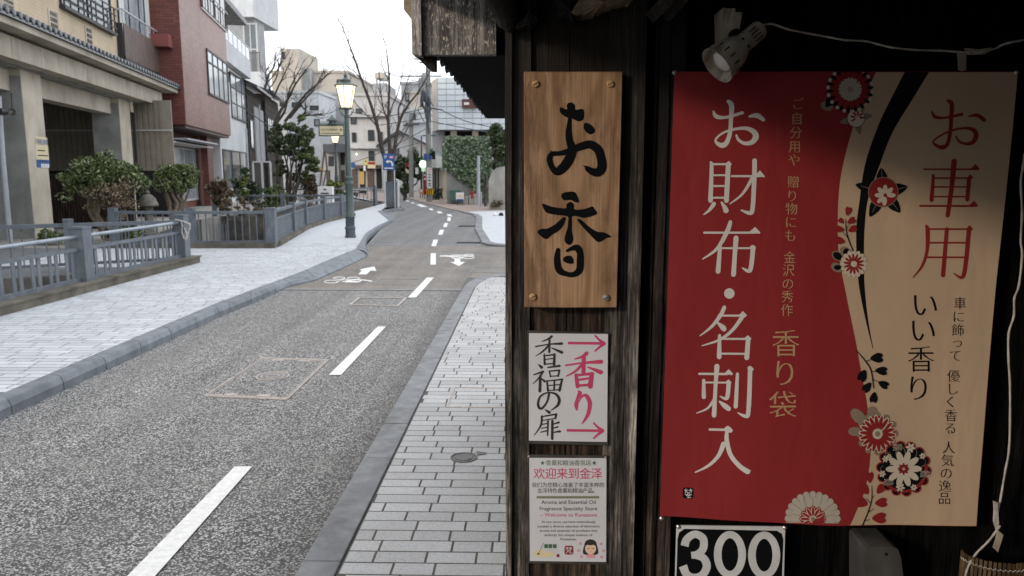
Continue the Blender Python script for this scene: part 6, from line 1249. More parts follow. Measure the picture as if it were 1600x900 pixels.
def clumpset(c, r, k, cr, seed=0, bottom=-.6):
    rr = random.Random(seed); out = []
    while len(out) < k:
        d = Vector((rr.gauss(0, 1), rr.gauss(0, 1), rr.gauss(0, 1))).normalized() * rr.uniform(.35, 1.0)
        if d.z < bottom: continue
        out.append((c[0] + d.x * r[0], c[1] + d.y * r[1], c[2] + d.z * r[2], cr * rr.uniform(.6, 1.25)))
    return out
def stems(par, base, tips, r0, m, name='trunk', seed=0):
    rr = random.Random(seed); mb = MB(); b = Vector(base)
    for t in tips:
        t = Vector(t); n = 6; pts = [b.lerp(t, k / n) + Vector((rr.gauss(0, .03), rr.gauss(0, .03), 0)) * (k > 0) * (t - b).length for k in range(n + 1)]
        mb.tube([tuple(p) for p in pts], [r0 * (1 - .78 * k / n) for k in range(n + 1)], 7)
    return mb.build(name, m, par, True)
def shrub(name, label, cat, px, base_y, top_y, wpx, Y, lm, k=22, n=5000, leafs=.07, cr=.33, trunk=True, z0=.09, extra=None, group=None, seed=1, zlow=.35, tm='trunk_pale'):
    c = Yp(px, base_y, Y); top = Yp(px, top_y, Y).z; hw = wpx / 2 / F_PX * Y; h = thing(name, label, cat, (c.x, Y, z0), group); hh_ = top - z0
    cz = z0 + hh_ * (zlow + 1) / 2; rz = hh_ * (1 - zlow) / 2
    rq = random.Random(seed + 9); cl = clumpset((c.x, Y, cz), (hw * .88, hw * .7, rz * .88), int(k * 3), cr * hw * .5, seed); cl = [(a, b, d_, r * rq.uniform(.5, 1.4)) for a, b, d_, r in cl]
    leaves('crown', cl, n, leafs, M[lm], h); leaves('stray_leaves', clumpset((c.x, Y, cz), (hw * 1.05, hw * .8, rz * 1.12), 10, cr * hw * .5, seed + 50), max(60, n // 28), leafs, M[lm], h)
    if trunk: stems(h, (c.x, Y, z0 - .02), [(a, b, d) for a, b, d, _ in cl[:9]], .05 + hw * .03, M[tm], 'trunk', seed)
    if extra: extra(h, c, hw)
    return h
def red_side(h, c, hw): leaves('red_foliage', clumpset((c.x + hw * .40, 17.15, 1.05), (hw * .52, .35, .6), 16, .22, 5), 900, .05, M['leaf_red'], h)
shrub('camellia_bush', 'large camellia bush with reddish twigs in front of the dark slatted fence', 'bush', 166, 350, 234, 146, 17.6, 'leaf', 34, 12000, .06, .34, True, .09, red_side, seed=3, zlow=.38)
shrub('camellia_bush', 'smaller round camellia with bare forked trunk left of the brick building', 'bush', 277, 332, 247, 82, 20.5, 'leaf', 20, 5500, .06, .36, True, .09, seed=5, zlow=.45)
shrub('ground_plant', 'low green plant behind the near fence at the concrete pillar', 'plant', 82, 385, 358, 46, 16.6, 'leaf', 9, 800, .06, .5, False, .09, seed=6, zlow=.05)
shrub('ground_plant', 'low fern like plant under the large camellia', 'plant', 200, 378, 352, 60, 16.4, 'leaf', 9, 900, .06, .5, False, .09, seed=7, zlow=.05)
shrub('dry_bush', 'brownish clipped bush beside the brick building entrance', 'bush', 346, 312, 272, 50, 26.5, 'leaf_brown', 14, 2600, .07, .45, False, .09, seed=8, zlow=.1)
shrub('low_bush', 'dark green low bush left of the timber houses', 'bush', 385, 305, 262, 46, 29, 'leaf_dark', 14, 2400, .08, .45, False, .06, seed=9, zlow=.1)
shrub('low_bush', 'pale leaved low hedge plant along the distant railing', 'bush', 425, 300, 285, 46, 30, 'leaf', 12, 1500, .07, .5, False, .06, seed=10, zlow=.0)
shrub('low_bush', 'round brown green bush right of the conifer trunk', 'bush', 484, 302, 269, 38, 34, 'leaf_brown', 12, 2200, .08, .5, True, .06, seed=11, zlow=.12)
shrub('low_bush', 'bright yellow green bush behind the white box sign', 'bush', 520, 300, 277, 34, 36, 'leaf_yellow', 12, 2000, .08, .5, False, .06, seed=12, zlow=.05)
shrub('low_bush', 'bright green young shrub against the first timber house', 'bush', 381, 300, 268, 16, 27.8, 'leaf_yellow', 6, 500, .07, .5, False, .06, seed=13, zlow=.1)
# planting strip plants inside the canal edge
for k, (px, Y, l) in enumerate(((352, 24.5, 'small dry plant left inside the canal railing'), (378, 25.2, 'small dry plant in the middle inside the canal railing'), (402, 25.8, 'small dry plant right inside the canal railing'))): shrub('canal_plant', l, 'plant', px, 320, 306, 24, Y, 'leaf_brown', 6, 400, .05, .55, False, .0, seed=20 + k, zlow=.0, group='plants inside the canal railing')
# evergreen with layered branches
ev = thing('evergreen_tree', 'dark evergreen tree with irregular layered crown beside the timber house', 'tree', (*Yp(452, 290, 33)[:2], .06))
cl = []
for x, y, r in ((440, 200, 12), (455, 197, 14), (472, 205, 12), (430, 215, 10), (446, 218, 13), (466, 222, 15), (482, 232, 12), (486, 248, 9), (474, 252, 12), (458, 243, 9), (440, 238, 9), (480, 264, 8), (462, 268, 10), (447, 262, 9), (433, 228, 9), (490, 238, 9), (437, 210, 9), (462, 208, 12), (474, 218, 11), (452, 230, 11), (470, 240, 10), (436, 270, 8), (452, 276, 9), (470, 276, 8), (494, 256, 7), (424, 207, 6)):
    p = Yp(x, y, 33 + random.uniform(-.6, .6)); cl.append((p.x, p.y, p.z, r / F_PX * 33))
cl = [(a + random.gauss(0, .75) * r, b + random.gauss(0, .8) * r, c + random.gauss(0, .7) * r, r * random.uniform(.25, .62)) for a, b, c, r in cl for _ in range(5)]; leaves('crown', cl, 9500, .07, M['leaf_dark'], ev); leaves('stray_leaves', [(a, b, c, r * 1.5) for a, b, c, r in cl], 1500, .07, M['leaf_dark'], ev); c2 = [c for c in cl if c[0] > Yp(468, 200, 33).x]; leaves('lit_foliage', c2, 1800, .075, M['leaf_yellow'], ev); leaves('green_foliage', cl, 2600, .075, M['leaf'], ev)  # yellower leaves on the right side paint it as lit
b = Yp(452, 290, 33); stems(ev, (b.x, 33, .0), [c[:3] for c in cl[:45:5]], .07, M['trunk_grey'], 'trunk')
# ---- bare trees: limbs follow the given outline, twigs grow from them
def bare_tree(name, label, trunk, limbs, Y, r0, m, z0, twig=3, tl=.9, seed=2, group=None, knob=False):
    rr = random.Random(seed); base = Yp(*trunk[0], Y); h = thing(name, label, 'tree', (base.x, Y, z0), group)
    tp = [tuple(Yp(a, b, Y)) for a, b in trunk]; tp[0] = (tp[0][0], Y, z0 - .02); MB().tube(tp, [r0 * (1.15 - .3 * k / (len(tp) - 1)) for k in range(len(tp))], 9).build('trunk', m, h, True)
    tw = MB()
    def grow(p, d, L, r, lev):
        n = 4; pts = [p]; 
        for k in range(n): d = (d + Vector((rr.gauss(0, .13), rr.gauss(0, .13), rr.gauss(.05, .1)))).normalized(); p = p + d * L / n; pts.append(p)
        tw.tube([tuple(q) for q in pts], [r * (1 - .7 * k / n) for k in range(n + 1)], 4, False)
        if lev > 0:
            for q in range(rr.randint(2, 3)): i = rr.randint(1, n); dd = (d + Vector((rr.gauss(0, .55), rr.gauss(0, .55), rr.gauss(.15, .35)))).normalized(); grow(pts[i], dd, L * rr.uniform(.45, .75), r * .55, lev - 1)
    for li, (pts, ra, rb) in enumerate(limbs):
        dy = rr.uniform(-.06, .06) * len(pts); P3 = [Yp(a, b, Y + dy * i * .35) for i, (a, b) in enumerate(pts)]; S = [Vector(q) for q in smooth([tuple(p) for p in P3], 4)]; n = len(S); ra *= (.62 if knob else .66); rb *= .72
        MB().tube([tuple(q) for q in S], [ra + (rb - ra) * k / (n - 1) for k in range(n)], 7).build('branch', m, h, True)
        for k in range(int(n * .3), n):
            if rr.random() < .75: d = (S[min(k + 1, n - 1)] - S[k - 1]).normalized(); dd = (d + Vector((rr.gauss(0, .5), rr.gauss(0, .5), rr.gauss(.1, .3)))).normalized(); grow(S[k], dd, tl * rr.uniform(.4, 1), rb * .9, twig - 1)
        grow(S[-1], (S[-1] - S[-2]).normalized(), tl, rb * .9, twig)
        if knob: MB().lathe([(.01, -rb * 1.6), (rb * 2, -rb), (rb * 2.2, 0), (rb * 2, rb), (.01, rb * 1.6)], tuple(S[-1]), None, 8).build('knot', m, h)
    stuff(tw.build('twigs', m, h, fix=False)); return h
z6 = lambda pts: [(540 + a / 4.5, 60 + b / 4.5) for a, b in pts]
YT = G(612, 324.5, .1).y + .3
bare_tree('bare_street_tree', 'bare forked street tree growing out of the grey planter box', [(611, 300), (611, 284), (610, 262)],
    [(z6([(315, 930), (262, 800), (232, 650), (180, 470), (112, 290), (62, 140), (12, 10)]), .17, .035), (z6([(320, 920), (310, 760), (300, 560), (308, 300), (288, 90)]), .17, .03), (z6([(305, 640), (290, 560), (262, 480), (243, 330)]), .08, .025),
     (z6([(325, 930), (342, 790), (378, 590), (440, 470), (510, 380), (580, 262)]), .16, .03), (z6([(378, 590), (372, 500), (400, 420), (450, 250)]), .08, .02), (z6([(238, 660), (205, 600), (130, 520), (60, 440), (30, 330), (0, 250)]), .05, .015), (z6([(300, 560), (330, 470), (365, 390), (400, 250), (412, 110)]), .06, .015),
     (z6([(112, 290), (60, 230), (10, 190), (-30, 60)]), .04, .012), (z6([(308, 300), (260, 200), (240, 60)]), .04, .012), (z6([(225, 640), (205, 560), (205, 420)]), .05, .015), (z6([(345, 780), (400, 700), (470, 560), (505, 440)]), .05, .012)],
    YT, .2, M['trunk'], .1, 2, .95, 4)
z4 = lambda pts: [(390 + a / 4, b / 4) for a, b in pts]
bare_tree('pruned_bare_tree', 'hard pruned bare tree with knobbly branches above the timber house', [(438, 300), (436, 250), (430, 195)],
    [(z4([(155, 785), (190, 700), (240, 620), (285, 530), (350, 440)]), .15, .04), (z4([(160, 780), (220, 690), (250, 560), (300, 460)]), .12, .035), (z4([(220, 760), (290, 670), (350, 590), (430, 520), (490, 465)]), .13, .03), (z4([(250, 740), (330, 640), (400, 560), (440, 490)]), .09, .03),
     (z4([(150, 610), (180, 540), (215, 470), (245, 400)]), .08, .03), (z4([(95, 560), (120, 470), (150, 420), (160, 370)]), .09, .03), (z4([(90, 540), (150, 470), (195, 400)]), .06, .03), (z4([(120, 560), (170, 480), (180, 400)]), .06, .03), (z4([(300, 780), (340, 730), (380, 720), (430, 715)]), .07, .04), (z4([(300, 760), (350, 700), (340, 680)]), .06, .04), (z4([(160, 600), (130, 560), (100, 480), (110, 430)]), .06, .03)],
    38, .16, M['trunk_grey'], .06, 3, .75, 9, knob=True)
# ---- ivy wall and ivy tree on the right
iv = thing('ivy_wall', 'tall concrete wall mostly covered by clipped green ivy on the right', 'wall', (-4, 41, .04)); YI = 41; xa, xb = Yp(694, 250, YI).x, Yp(768, 250, YI).x; zt_ = Yp(700, 216, YI).z
MB().box(xa + .12, xb, YI, YI + 2.4, .04, zt_ - .1).build('wall', M['concrete_grey'], iv)
n = 11000; pts = []; 
while len(pts) < n:
    px, py = random.uniform(692, 768), random.uniform(213, 312); lim = 262 + max(0, (px - 697)) ** .9 * 1.05 + 3 * math.sin(px * .8) if px < 738 else 312
    if py > lim or py < 214.5 + 1.2 * math.sin(px * .4) + (3 if px < 697 else 0): continue
    d = YI - .03 - abs(random.gauss(0, .10)); p = Yp(px, py, d); pts.append(p)
P3 = np.array([tuple(p) for p in pts]); nl = len(P3); nrm = np.tile([0, -1.0, .5], (nl, 1)) + rng.normal(size=(nl, 3)) * .45; t = np.cross(nrm, rng.normal(size=(nl, 3))); t /= np.linalg.norm(t, axis=1)[:, None]; bb = np.cross(nrm, t); bb /= np.linalg.norm(bb, axis=1)[:, None]; s_ = .085 * rng.uniform(.6, 1.3, nl)[:, None]
vv = np.stack([P3 - t * s_, P3 + bb * s_ * .7, P3 + t * s_, P3 - bb * s_ * .7], 1).reshape(-1, 3) - np.array(iv.location); me = bpy.data.meshes.new('ivy'); me.from_pydata(vv.tolist(), [], np.arange(nl * 4).reshape(-1, 4).tolist()); me.materials.append(M['ivy']); o = bpy.data.objects.new('ivy', me); col.objects.link(o); o.parent = iv
leaves('ivy_top', [(xa + .1 + k * .17, YI + .4 + (k % 3) * .5, zt_ - .02, .2) for k in range(15)], 1800, .09, M['ivy'], iv)
et = thing('ivy_clad_tree', 'dark leafy tree standing at the corner beside the shop eave', 'tree', (-1.8, 36, .05)); cl = []
for x, y, r in ((775, 200, 10), (770, 222, 9), (783, 215, 12), (778, 240, 11), (773, 258, 9), (786, 262, 12), (790, 235, 14), (776, 275, 9), (783, 288, 10), (766, 208, 6), (800, 210, 14), (800, 250, 14)): p = Yp(x, y, 36); cl.append((p.x, 36 + random.uniform(-.3, .3), p.z, r / F_PX * 36))
leaves('crown', cl, 5500, .075, M['leaf_dark'], et); c2 = [c for c in cl if True]; leaves('young_leaves', c2, 1500, .07, M['leaf'], et); stems(et, (-1.25, 36, .05), [c[:3] for c in cl], .1, M['trunk'])
cw_ = thing('concrete_wall', 'pale weathered concrete wall end with mossy foot at the far right corner', 'wall', (-1.2, 34.3, .04)); mb = MB(); Yw = 34.3; pr = [(763.5, 331), (763.5, 282), (768, 270), (776, 262), (800, 258), (800, 331)]; f = [Yp(a, b, Yw) for a, b in pr]; f[0].z = f[-1].z = .03; n = len(f)
mb.add([tuple(p) for p in f] + [(p.x, p.y + .8, p.z) for p in f], [tuple(range(n)), tuple(range(2 * n - 1, n - 1, -1))] + [(i, i + n, (i + 1) % n + n, (i + 1) % n) for i in range(n)]); mb.build('wall', M['concrete'], cw_); leaves('moss', [(Yp(770 + k * 4, 322, 34.2).x, 34.25, .25 + .1 * (k % 2), .16) for k in range(4)], 300, .05, M['leaf_brown'], cw_)

shrub('distant_thicket', 'dark leafless thicket of shrubs in front of the grey gabled house', 'bushes', 638, 290, 232, 62, 66, 'leaf_dark', 26, 5000, .16, .42, True, .0, seed=31, zlow=.1, tm='trunk'); shrub('distant_bush', 'small dark bush between planter box and grey pole', 'bush', 632, 305, 285, 16, 47, 'leaf_dark', 6, 700, .1, .5, True, .0, seed=32, zlow=.2, tm='trunk')
shrub('potted_shrub', 'dark shrub in front of the brown corner shop right of the striped pole', 'bush', 685, 311, 292, 16, 43.5, 'leaf_dark', 8, 900, .07, .5, False, .04, seed=33, zlow=.05)

# =================================================================== STREET FURNITURE
M['iron'] = mat('lamp_iron', (.085, .115, .105), (.055, .08, .075), 6, .45, .1, 40, spec=.5); M['iron_dark'] = mat('lamp_base_iron', (.07, .085, .10), (.045, .055, .07), 6, .45, spec=.5); M['glow'] = emit('lit_lamp_glass', (1.0, .80, .50), 2.0); M['glow2'] = emit('lit_lamp_core', (1.0, .9, .7), 5)
def street_lamp(label, px, Y, z0):
    b = Yp(px, 300, Y); h = thing('street_lamp', label, 'street lamp', (b.x, Y, z0), 'green lantern street lamps'); c = (b.x, Y, z0); zs = lambda z: z * .97 if z <= 3.716 else 3.604 + (z - 3.716) * .61; L_ = lambda pr: [(r, zs(z)) for r, z in pr]
    MB().lathe(L_([(.135, 0), (.135, .05), (.12, .06), (.118, .2), (.128, .21), (.128, .26), (.11, .28), (.108, .47), (.12, .49), (.12, .53)]), c, None, 20).build('base', M['iron_dark'], h, True)
    MB().lathe(L_([(.10, .53), (.092, .56), (.085, .95), (.09, 1.3), (.115, 1.33), (.115, 1.37), (.09, 1.39), (.085, 1.44), (.10, 1.46), (.10, 1.5), (.072, 1.53), (.062, 2.3), (.05, 2.95), (.066, 2.97), (.066, 3.0), (.04, 3.03), (.045, 3.14)]), c, None, 18).build('pole', M['iron'], h, True)
    mb = MB(); mb.lathe(L_([(.125, 3.2), (.235, 3.72)]), c, None, 6, True); mb.build('glass', M['glow'], h)
    mb = MB()
    for k in range(6): t = 2 * math.pi * k / 6; a_ = Vector((0, 0, 0)); ax_ = Vector((0, 0, 1)); a1 = ax_.cross(Vector((1, 0, 0))).normalized(); b1_ = ax_.cross(a1); d = a1 * math.cos(t) + b1_ * math.sin(t); p = Vector(c) + d * .131 + ax_ * zs(3.2); q = Vector(c) + d * .243 + ax_ * zs(3.716); MB().bar(p, q, .016, .016).build('glass_bar', M['iron'], h)
    MB().lathe(L_([(.27, 3.715), (.275, 3.74), (.255, 3.77), (.15, 3.84), (.12, 3.86), (.12, 3.93), (.135, 3.94), (.09, 3.99), (.05, 4.03), (.03, 4.06), (.045, 4.09), (.045, 4.12), (.015, 4.2), (.002, 4.24)]), c, None, 18).build('cap', M['iron'], h, True)
    MB().lathe(L_([(.05, 3.14), (.14, 3.17), (.14, 3.2), (.1, 3.205)]), c, None, 12).build('collar', M['iron'], h)
    for sx in (-1, 1): MB().tube([(b.x + sx * .05, Y, z0 + 2.91), (b.x + sx * .12, Y, z0 + 2.95), (b.x + sx * .17, Y, z0 + 3.05), (b.x + sx * .13, Y, z0 + 3.1)], .012, 6).build('scroll', M['iron'], h)
    return h
l1 = street_lamp('lit green iron street lamp standing on the pale pavement by the fence end', 545.5, G(546, 371, .1).y, .1)
street_lamp('second lit street lamp farther away under the direction sign', 526.5, 39.5, .1)
YD = l1.location.y; ds = thing('direction_sign', 'cream direction sign with arrow on a bracket of the first street lamp', 'sign', tuple(Yp(518, 214, YD)))
p0, p1 = Yp(498.5, 213, YD), Yp(537.5, 194, YD); mb = MB(); mb.box(p0.x, p1.x, YD - .03, YD + .03, p0.z, p1.z); mb.build('frame', M['iron'], ds); q0, q1 = Yp(500, 211, YD - .035), Yp(536, 197, YD - .035); MB().box(q0.x, q1.x, YD - .036, YD - .031, q0.z, q1.z).build('panel', M['signcream'], ds)
glyphs('長町武家屋敷跡'); Pn = Print(YD - .038)
for i, c_ in enumerate('長町武家屋敷跡'): Pn.ch(c_, 503 + i * 3.75, 202.6, 3.9)
Pn.rib([(529.5, 202.8, .8), (534, 202.8, .8)], cap=False); Pn.rib([(531.8, 200.5, .8), (534.6, 202.8, .8)]); Pn.rib([(531.8, 205, .8), (534.6, 202.8, .8)]); Pn.poly([(501.5, 207.8), (531, 207.8), (531, 208.9), (501.5, 208.9)]); Pn.make('lettering', mat('sign_brown', (.10, .06, .035), (.09, .055, .03)), ds)
for y in (190.8, 193): a_, b_ = Yp(500, y, YD), Yp(545, y, YD); MB().bar(a_, b_, .014, .014).build('bracket', M['iron'], ds)
c = Yp(519.5, 194, YD); MB().lathe([(.12, 0), (.12, .015), (.085, .02), (.085, .07), (.15, .08), (.14, .10), (.05, .16), (.02, .19), (.012, .22)], tuple(c), None, 12).build('ornament', M['iron'], ds, True)
# planter box with the parking sign
YP = G(612, 324.5, .1).y; pb_ = thing('planter_box', 'tall blue-grey metal box round the foot of the street tree', 'planter', (*Yp(612, 324, YP)[:2], .1)); xa, xb = Yp(603.5, 320, YP).x, Yp(620.5, 320, YP).x; zt_ = Yp(612, 285.5, YP).z
MB().box(xa, xb, YP, YP + .55, .12, zt_).build('box', M['fence'], pb_); MB().box(xa - .03, xb + .03, YP - .03, YP + .58, zt_, zt_ + .04).build('rim', M['fence'], pb_); MB().box(xa - .04, xb + .04, YP - .04, YP + .59, .1, .13).build('foot', M['metal_grey'], pb_); MB().box(xb, xb + .02, YP + .05, YP + .5, .2, zt_ - .05).build('door', M['rail'], pb_)
o = slab('kerb_island', [g2([(597, 331), (604, 327), (630, 326), (632, 329), (600, 332.5)])], .1, M['kerb'], z0=-.2, label='stone edging of the pavement tip at the planter')
pk_ = thing('parking_sign', 'blue parking sign with white curved arrow on a pole at the planter', 'sign', (*Yp(607, 300, YP - .2)[:2], .1)); YS2 = YP - .2
p0, p1 = Yp(598.5, 265.5, YS2), Yp(616, 240, YS2); MB().box(p0.x, p1.x, YS2, YS2 + .05, p0.z, p1.z).build('panel', M['blue'], pk_)
for x in (600.5, 616): a_ = Yp(x, 262, YS2 + .07); MB().tube([(a_.x, YS2 + .07, .1), (a_.x, YS2 + .07, a_.z)], .025, 8).build('pole', M['frame_white'], pk_)
Pn = Print(YS2 - .003); glyphs('P', .01); Pn.ch('P', 604.3, 245.2, 7.5, bold=.01); Pn.rib([(603.5, 252.5, 2), (608, 252, 2.4), (611.5, 253.2, 2.6), (613, 256, 2.6), (613, 259.5, 2.6)], cap=False); Pn.poly([(602.5, 252.6), (606.5, 249.8), (606.5, 255.2)]); Pn.poly([(600.5, 262), (614.5, 262), (614.5, 263.6), (600.5, 263.6)]); Pn.make('lettering', M['signwhite'], pk_)
Pn = Print(YS2 - .003); Pn.poly([(608.5, 243.8), (614.3, 243.8), (614.3, 247.3), (608.5, 247.3)]); Pn.make('lettering', M['kimono'], pk_); Pn = Print(YS2 - .006); Pn.poly([(609.3, 245.1), (613.5, 245.1), (613.5, 246), (609.3, 246)]); Pn.make('lettering', M['signwhite'], pk_)
o = MB().tube([tuple(Yp(619, 281, YP - .3)), tuple(Yp(622, 281, YP - .3)), tuple(Yp(622.3, 297, YP - .3)), tuple(Yp(622.3, 324.5, YP - .3))], .05, 8).build('bollard', M['frame_white'], None, True); tag(o, 'white bent tube post at the right side of the planter box', 'post')
# white box sign, lantern, benches, poles
wb = thing('box_sign', 'white low box sign with grey lettering behind the boarded fence', 'sign', (*Yp(507, 300, 29.3)[:2], .06)); p0, p1 = Yp(497, 312, 29.3), Yp(518.5, 291.5, 29.3); MB().box(p0.x, p1.x, 29.3, 29.6, .06, p1.z).build('box', M['signwhite'], wb); Pn = Print(29.29); Pn.poly([(501, 301), (514, 301), (514, 303), (501, 303)]); Pn.poly([(505.5, 295), (510, 295), (510, 297), (505.5, 297)]); Pn.make('lettering', M['iron'], wb)
sl_ = thing('stone_lantern', 'grey stone garden lantern between the two camellias', 'lantern', (*Yp(234, 340, 18.6)[:2], .09)); c = (Yp(233, 340, 18.6).x, 18.6, .09); M['stone'] = mat('lantern_stone', (.19, .175, .15), (.10, .09, .08), 7, .9, .6, 40)
MB().lathe([(.22, 0), (.22, .1), (.15, .14), (.11, .2), (.10, .55), (.14, .6), (.16, .64)], c, None, 12).build('shaft', M['stone'], sl_); MB().lathe([(.11, .64), (.11, .76)], c, None, 6).build('fire_box', M['concrete_dark'], sl_); MB().lathe([(.22, .76), (.24, .79), (.22, .84), (.18, .95), (.10, 1.04), (.04, 1.06), (.055, 1.10), (.03, 1.16), (.005, 1.19)], c, None, 16).build('roof', M['stone'], sl_, True)
for x, Y, l in ((560, 56, 'small wooden bench right of the first street lamp'), (545, 50, 'small bench end behind the street lamp pole')):
    b = Yp(x, 300, Y); bh = thing('bench', l, 'bench', (b.x, Y, .1)); MB().box(b.x - .6, b.x + .6, Y, Y + .4, .43, .48).build('seat', M['frame_white'], bh); MB().box(b.x - .6, b.x + .6, Y - .02, Y - .001, .2, .42).build('apron', M['wood_post'], bh)
    for sx in (-.5, .45): MB().box(b.x + sx, b.x + sx + .06, Y + .05, Y + .35, .1, .43).build('leg', M['metal_grey'], bh)
def pole(name, label, px, base, top, rad, m, z0=None, cat='pole', lean=0):
    Y = G(px, base, z0 or .05).y; a_ = Yp(px, base, Y); b_ = Yp(px + lean, top, Y); o = MB().tube([(a_.x, Y, z0 or .04), (b_.x, Y, b_.z)], [rad, rad * .8], 10).build(name, m, None, True); tag(o, label, cat); return o, Y
pole('round_post', 'tall pale metal post before the ivy wall left of its thicker neighbour', 747.5, 320, 243, .10, M['pipe']); pole('round_post', 'tallest pale metal post with bands at the right edge of the ivy wall', 764, 316, 219, .13, M['pipe']); pole('short_post', 'short pale post between the two tall posts at the ivy wall', 751.5, 322, 300, .07, M['pipe']); pole('wooden_post', 'brown square stake with small white plate before the ivy wall', 759, 322, 272, .09, M['wood_post'])
o, _ = pole('grey_pole', 'slim grey utility pole in the middle distance right of the planter', 642.5, 308, 176, .17, M['concrete_grey']); 
o = MB().bar(tuple(Yp(631, 196, 52)), tuple(Yp(655, 194, 52)), .12, .1).build('cross_arm', M['iron_dark'], None); tag(o, 'dark cross arm on the slim grey utility pole', 'cross arm')
o, _ = pole('dark_pole', 'slim dark pole right of the gabled grey house', 658.5, 300, 212, .09, M['iron_dark']); o, _ = pole('dark_pole', 'slim dark lamp pole before the corner block left of the parking sign', 565.5, 292, 180, .10, M['iron_dark'])
# utility pole with its gear
up_ = thing('utility_pole', 'grey concrete utility pole with cross arms and a tangle of gear on the right', 'utility pole', (*Yp(671, 315, G(671, 315, .04).y)[:2], .04)); YU = G(671, 315, .04).y; g_ = lambda x, y, d=0: tuple(Yp(x, y, YU + d))
bx = Yp(671, 315, YU).x; MB().tube([(bx, YU, .04), g_(669.5, 200), g_(668.5, 104)], [.19, .16, .13], 12).build('pole', M['concrete_grey'], up_, True); MB().tube([(bx, YU, .5), tuple(Vector(g_(670.8, 292)))], [.205, .205], 12).build('band', M['shade'], up_)
za, zb = Yp(671, 312, YU).z, Yp(671, 295, YU).z
MB().lathe([(.225, 0), (.225, zb - za - .3)], (bx, YU, za + .3), None, 14).build('yellow_band', flat('warning_yellow', (.75, .42, .03)), up_)
for k in range(4): MB().box(bx - .19 + k * .11, bx - .15 + k * .11, YU - .235, YU - .2, za + .3, zb).build('black_stripe', M['shade'], up_)
nb_ = thing('pole_notice', 'tall white notice with red and green marks strapped on the utility pole', 'notice', g_(671, 295, -.25)); p0, p1 = Yp(667.3, 294.5, YU - .27), Yp(675.3, 262, YU - .27); MB().box(p0.x, p1.x, YU - .27, YU - .24, p0.z, p1.z).build('panel', M['signwhite'], nb_)
for m_, rows_ in (('kimono', ((265, 1.6), (269, 1.6))), ('frame_dark', ((273, 1.4), (277, 1.4), (287, 1.6), (290, 1.2))), ('moss', ((282, 2.2),))):
    Pn = Print(YU - .275)
    for y, h_ in rows_: Pn.poly([(669.3, y - h_ / 2), (673, y - h_ / 2), (673, y + h_ / 2), (669.3, y + h_ / 2)])
    Pn.make('lettering', M[m_], nb_)
for x0, y0, x1, y1 in ((656, 166, 692, 172), (625, 119, 690, 119), (648, 92, 675, 94), (655, 98, 676, 98), (660, 212, 682, 212)): MB().bar(g_(x0, y0), g_(x1, y1), .07, .07).build('cross_arm', M['iron_dark'], up_)
for x, y, r in ((663, 122, .16), (657, 130, .13), (661, 150, .14), (666, 152, .16), (670, 158, .12), (659, 158, .1)): MB().lathe([(r * .7, -.28), (r, -.2), (r, .2), (r * .5, .3)], g_(x, y, -.15), None, 10).build('transformer', M['grey_wall'] if x < 664 and y < 140 else M['iron_dark'], up_, True)
rr = random.Random(3)
for k in range(16):
    x, y = rr.uniform(655, 672), rr.uniform(140, 172); MB().tube([g_(x, y, -.2), g_(x + rr.uniform(-6, 6), y + rr.uniform(2, 10), -.3), g_(x + rr.uniform(-4, 8), y + rr.uniform(10, 40), -.2)], .025, 5).build('cable_loop', M['iron_dark'], up_)
for x, y0, y1, m_ in ((664.5, 240, 250, 'blue'), (672, 240, 249, 'blue'), (674, 233, 243, 'moss'), (677.5, 236, 249, 'shade')): p0, p1 = Yp(x - 2.5, y1, YU - .3), Yp(x + 2.5, y0, YU - .3); MB().box(p0.x, p1.x, YU - .3, YU - .26, p0.z, p1.z).build('small_sign', M[m_], up_)
# wires overhead
wires = [([(690, 172), (730, 190), (800, 205)], 40, 'thin wire running right from the utility pole to the tiled building'), ([(600, 112), (640, 125), (668, 128)], 44, 'thin upper wire running left from the utility pole'), ([(548, 175), (600, 182), (668, 168)], 43, 'sagging wire between corner block and utility pole'), ([(548, 255), (590, 240), (642, 214), (668, 200)], 47, 'low sagging wire across the street behind the parking sign'), ([(668, 188), (700, 195), (800, 214)], 41, 'second wire running right below the white panels'), ([(380, 168), (420, 196), (445, 200)], 34, 'thin wire along the timber houses'), ([(590, 196), (630, 190), (668, 184)], 46, 'thin wire between bare tree and utility pole'), ([(560, 232), (600, 236), (660, 222)], 50, 'thin wire before the corner block windows')]
for pts, Y, l in wires: S = smooth(pts, 6); o = MB().tube([tuple(Yp(p[0], p[1], Y)) for p in S], .022, 5).build('overhead_wire', M['iron_dark'], None); tag(o, l, 'wire', 'overhead wires')
# far shop fronts, signs, lights
def board(name, label, x0, y0, x1, y1, Y, th, m, cat='sign', marks=(), legs=False):
    a_, b_ = Yp(x0, y1, Y), Yp(x1, y0, Y); h = thing(name, label, cat, ((a_.x + b_.x) / 2, Y, a_.z if not legs else .04)); MB().box(a_.x, b_.x, Y, Y + th, a_.z if not legs else .3, b_.z).build('panel', m if not isinstance(m, str) else M[m], h)
    for q in marks: Pn = Print(Y - .01); Pn.poly([(q[0], q[1]), (q[2], q[1]), (q[2], q[3]), (q[0], q[3])]); Pn.make('lettering', M[q[4]], h)
    if legs:
        for x in (a_.x + .05, b_.x - .08): MB().box(x, x + .04, Y, Y + .04, .04, .31).build('leg', M['metal_grey'], h)
    return h
board('yellow_sign', 'small yellow shop sign on the corner block', 569, 249, 573, 258, 78, .1, mat('sign_yellow', (.62, .50, .16), (.55, .45, .14)), marks=((570, 251, 572, 253, 'ink2'),)); board('red_sign', 'long red and cream shop sign under the corner block window', 574.5, 252, 586.5, 263, 79, .1, 'signcream', marks=((575, 253, 586, 257, 'bred'),))
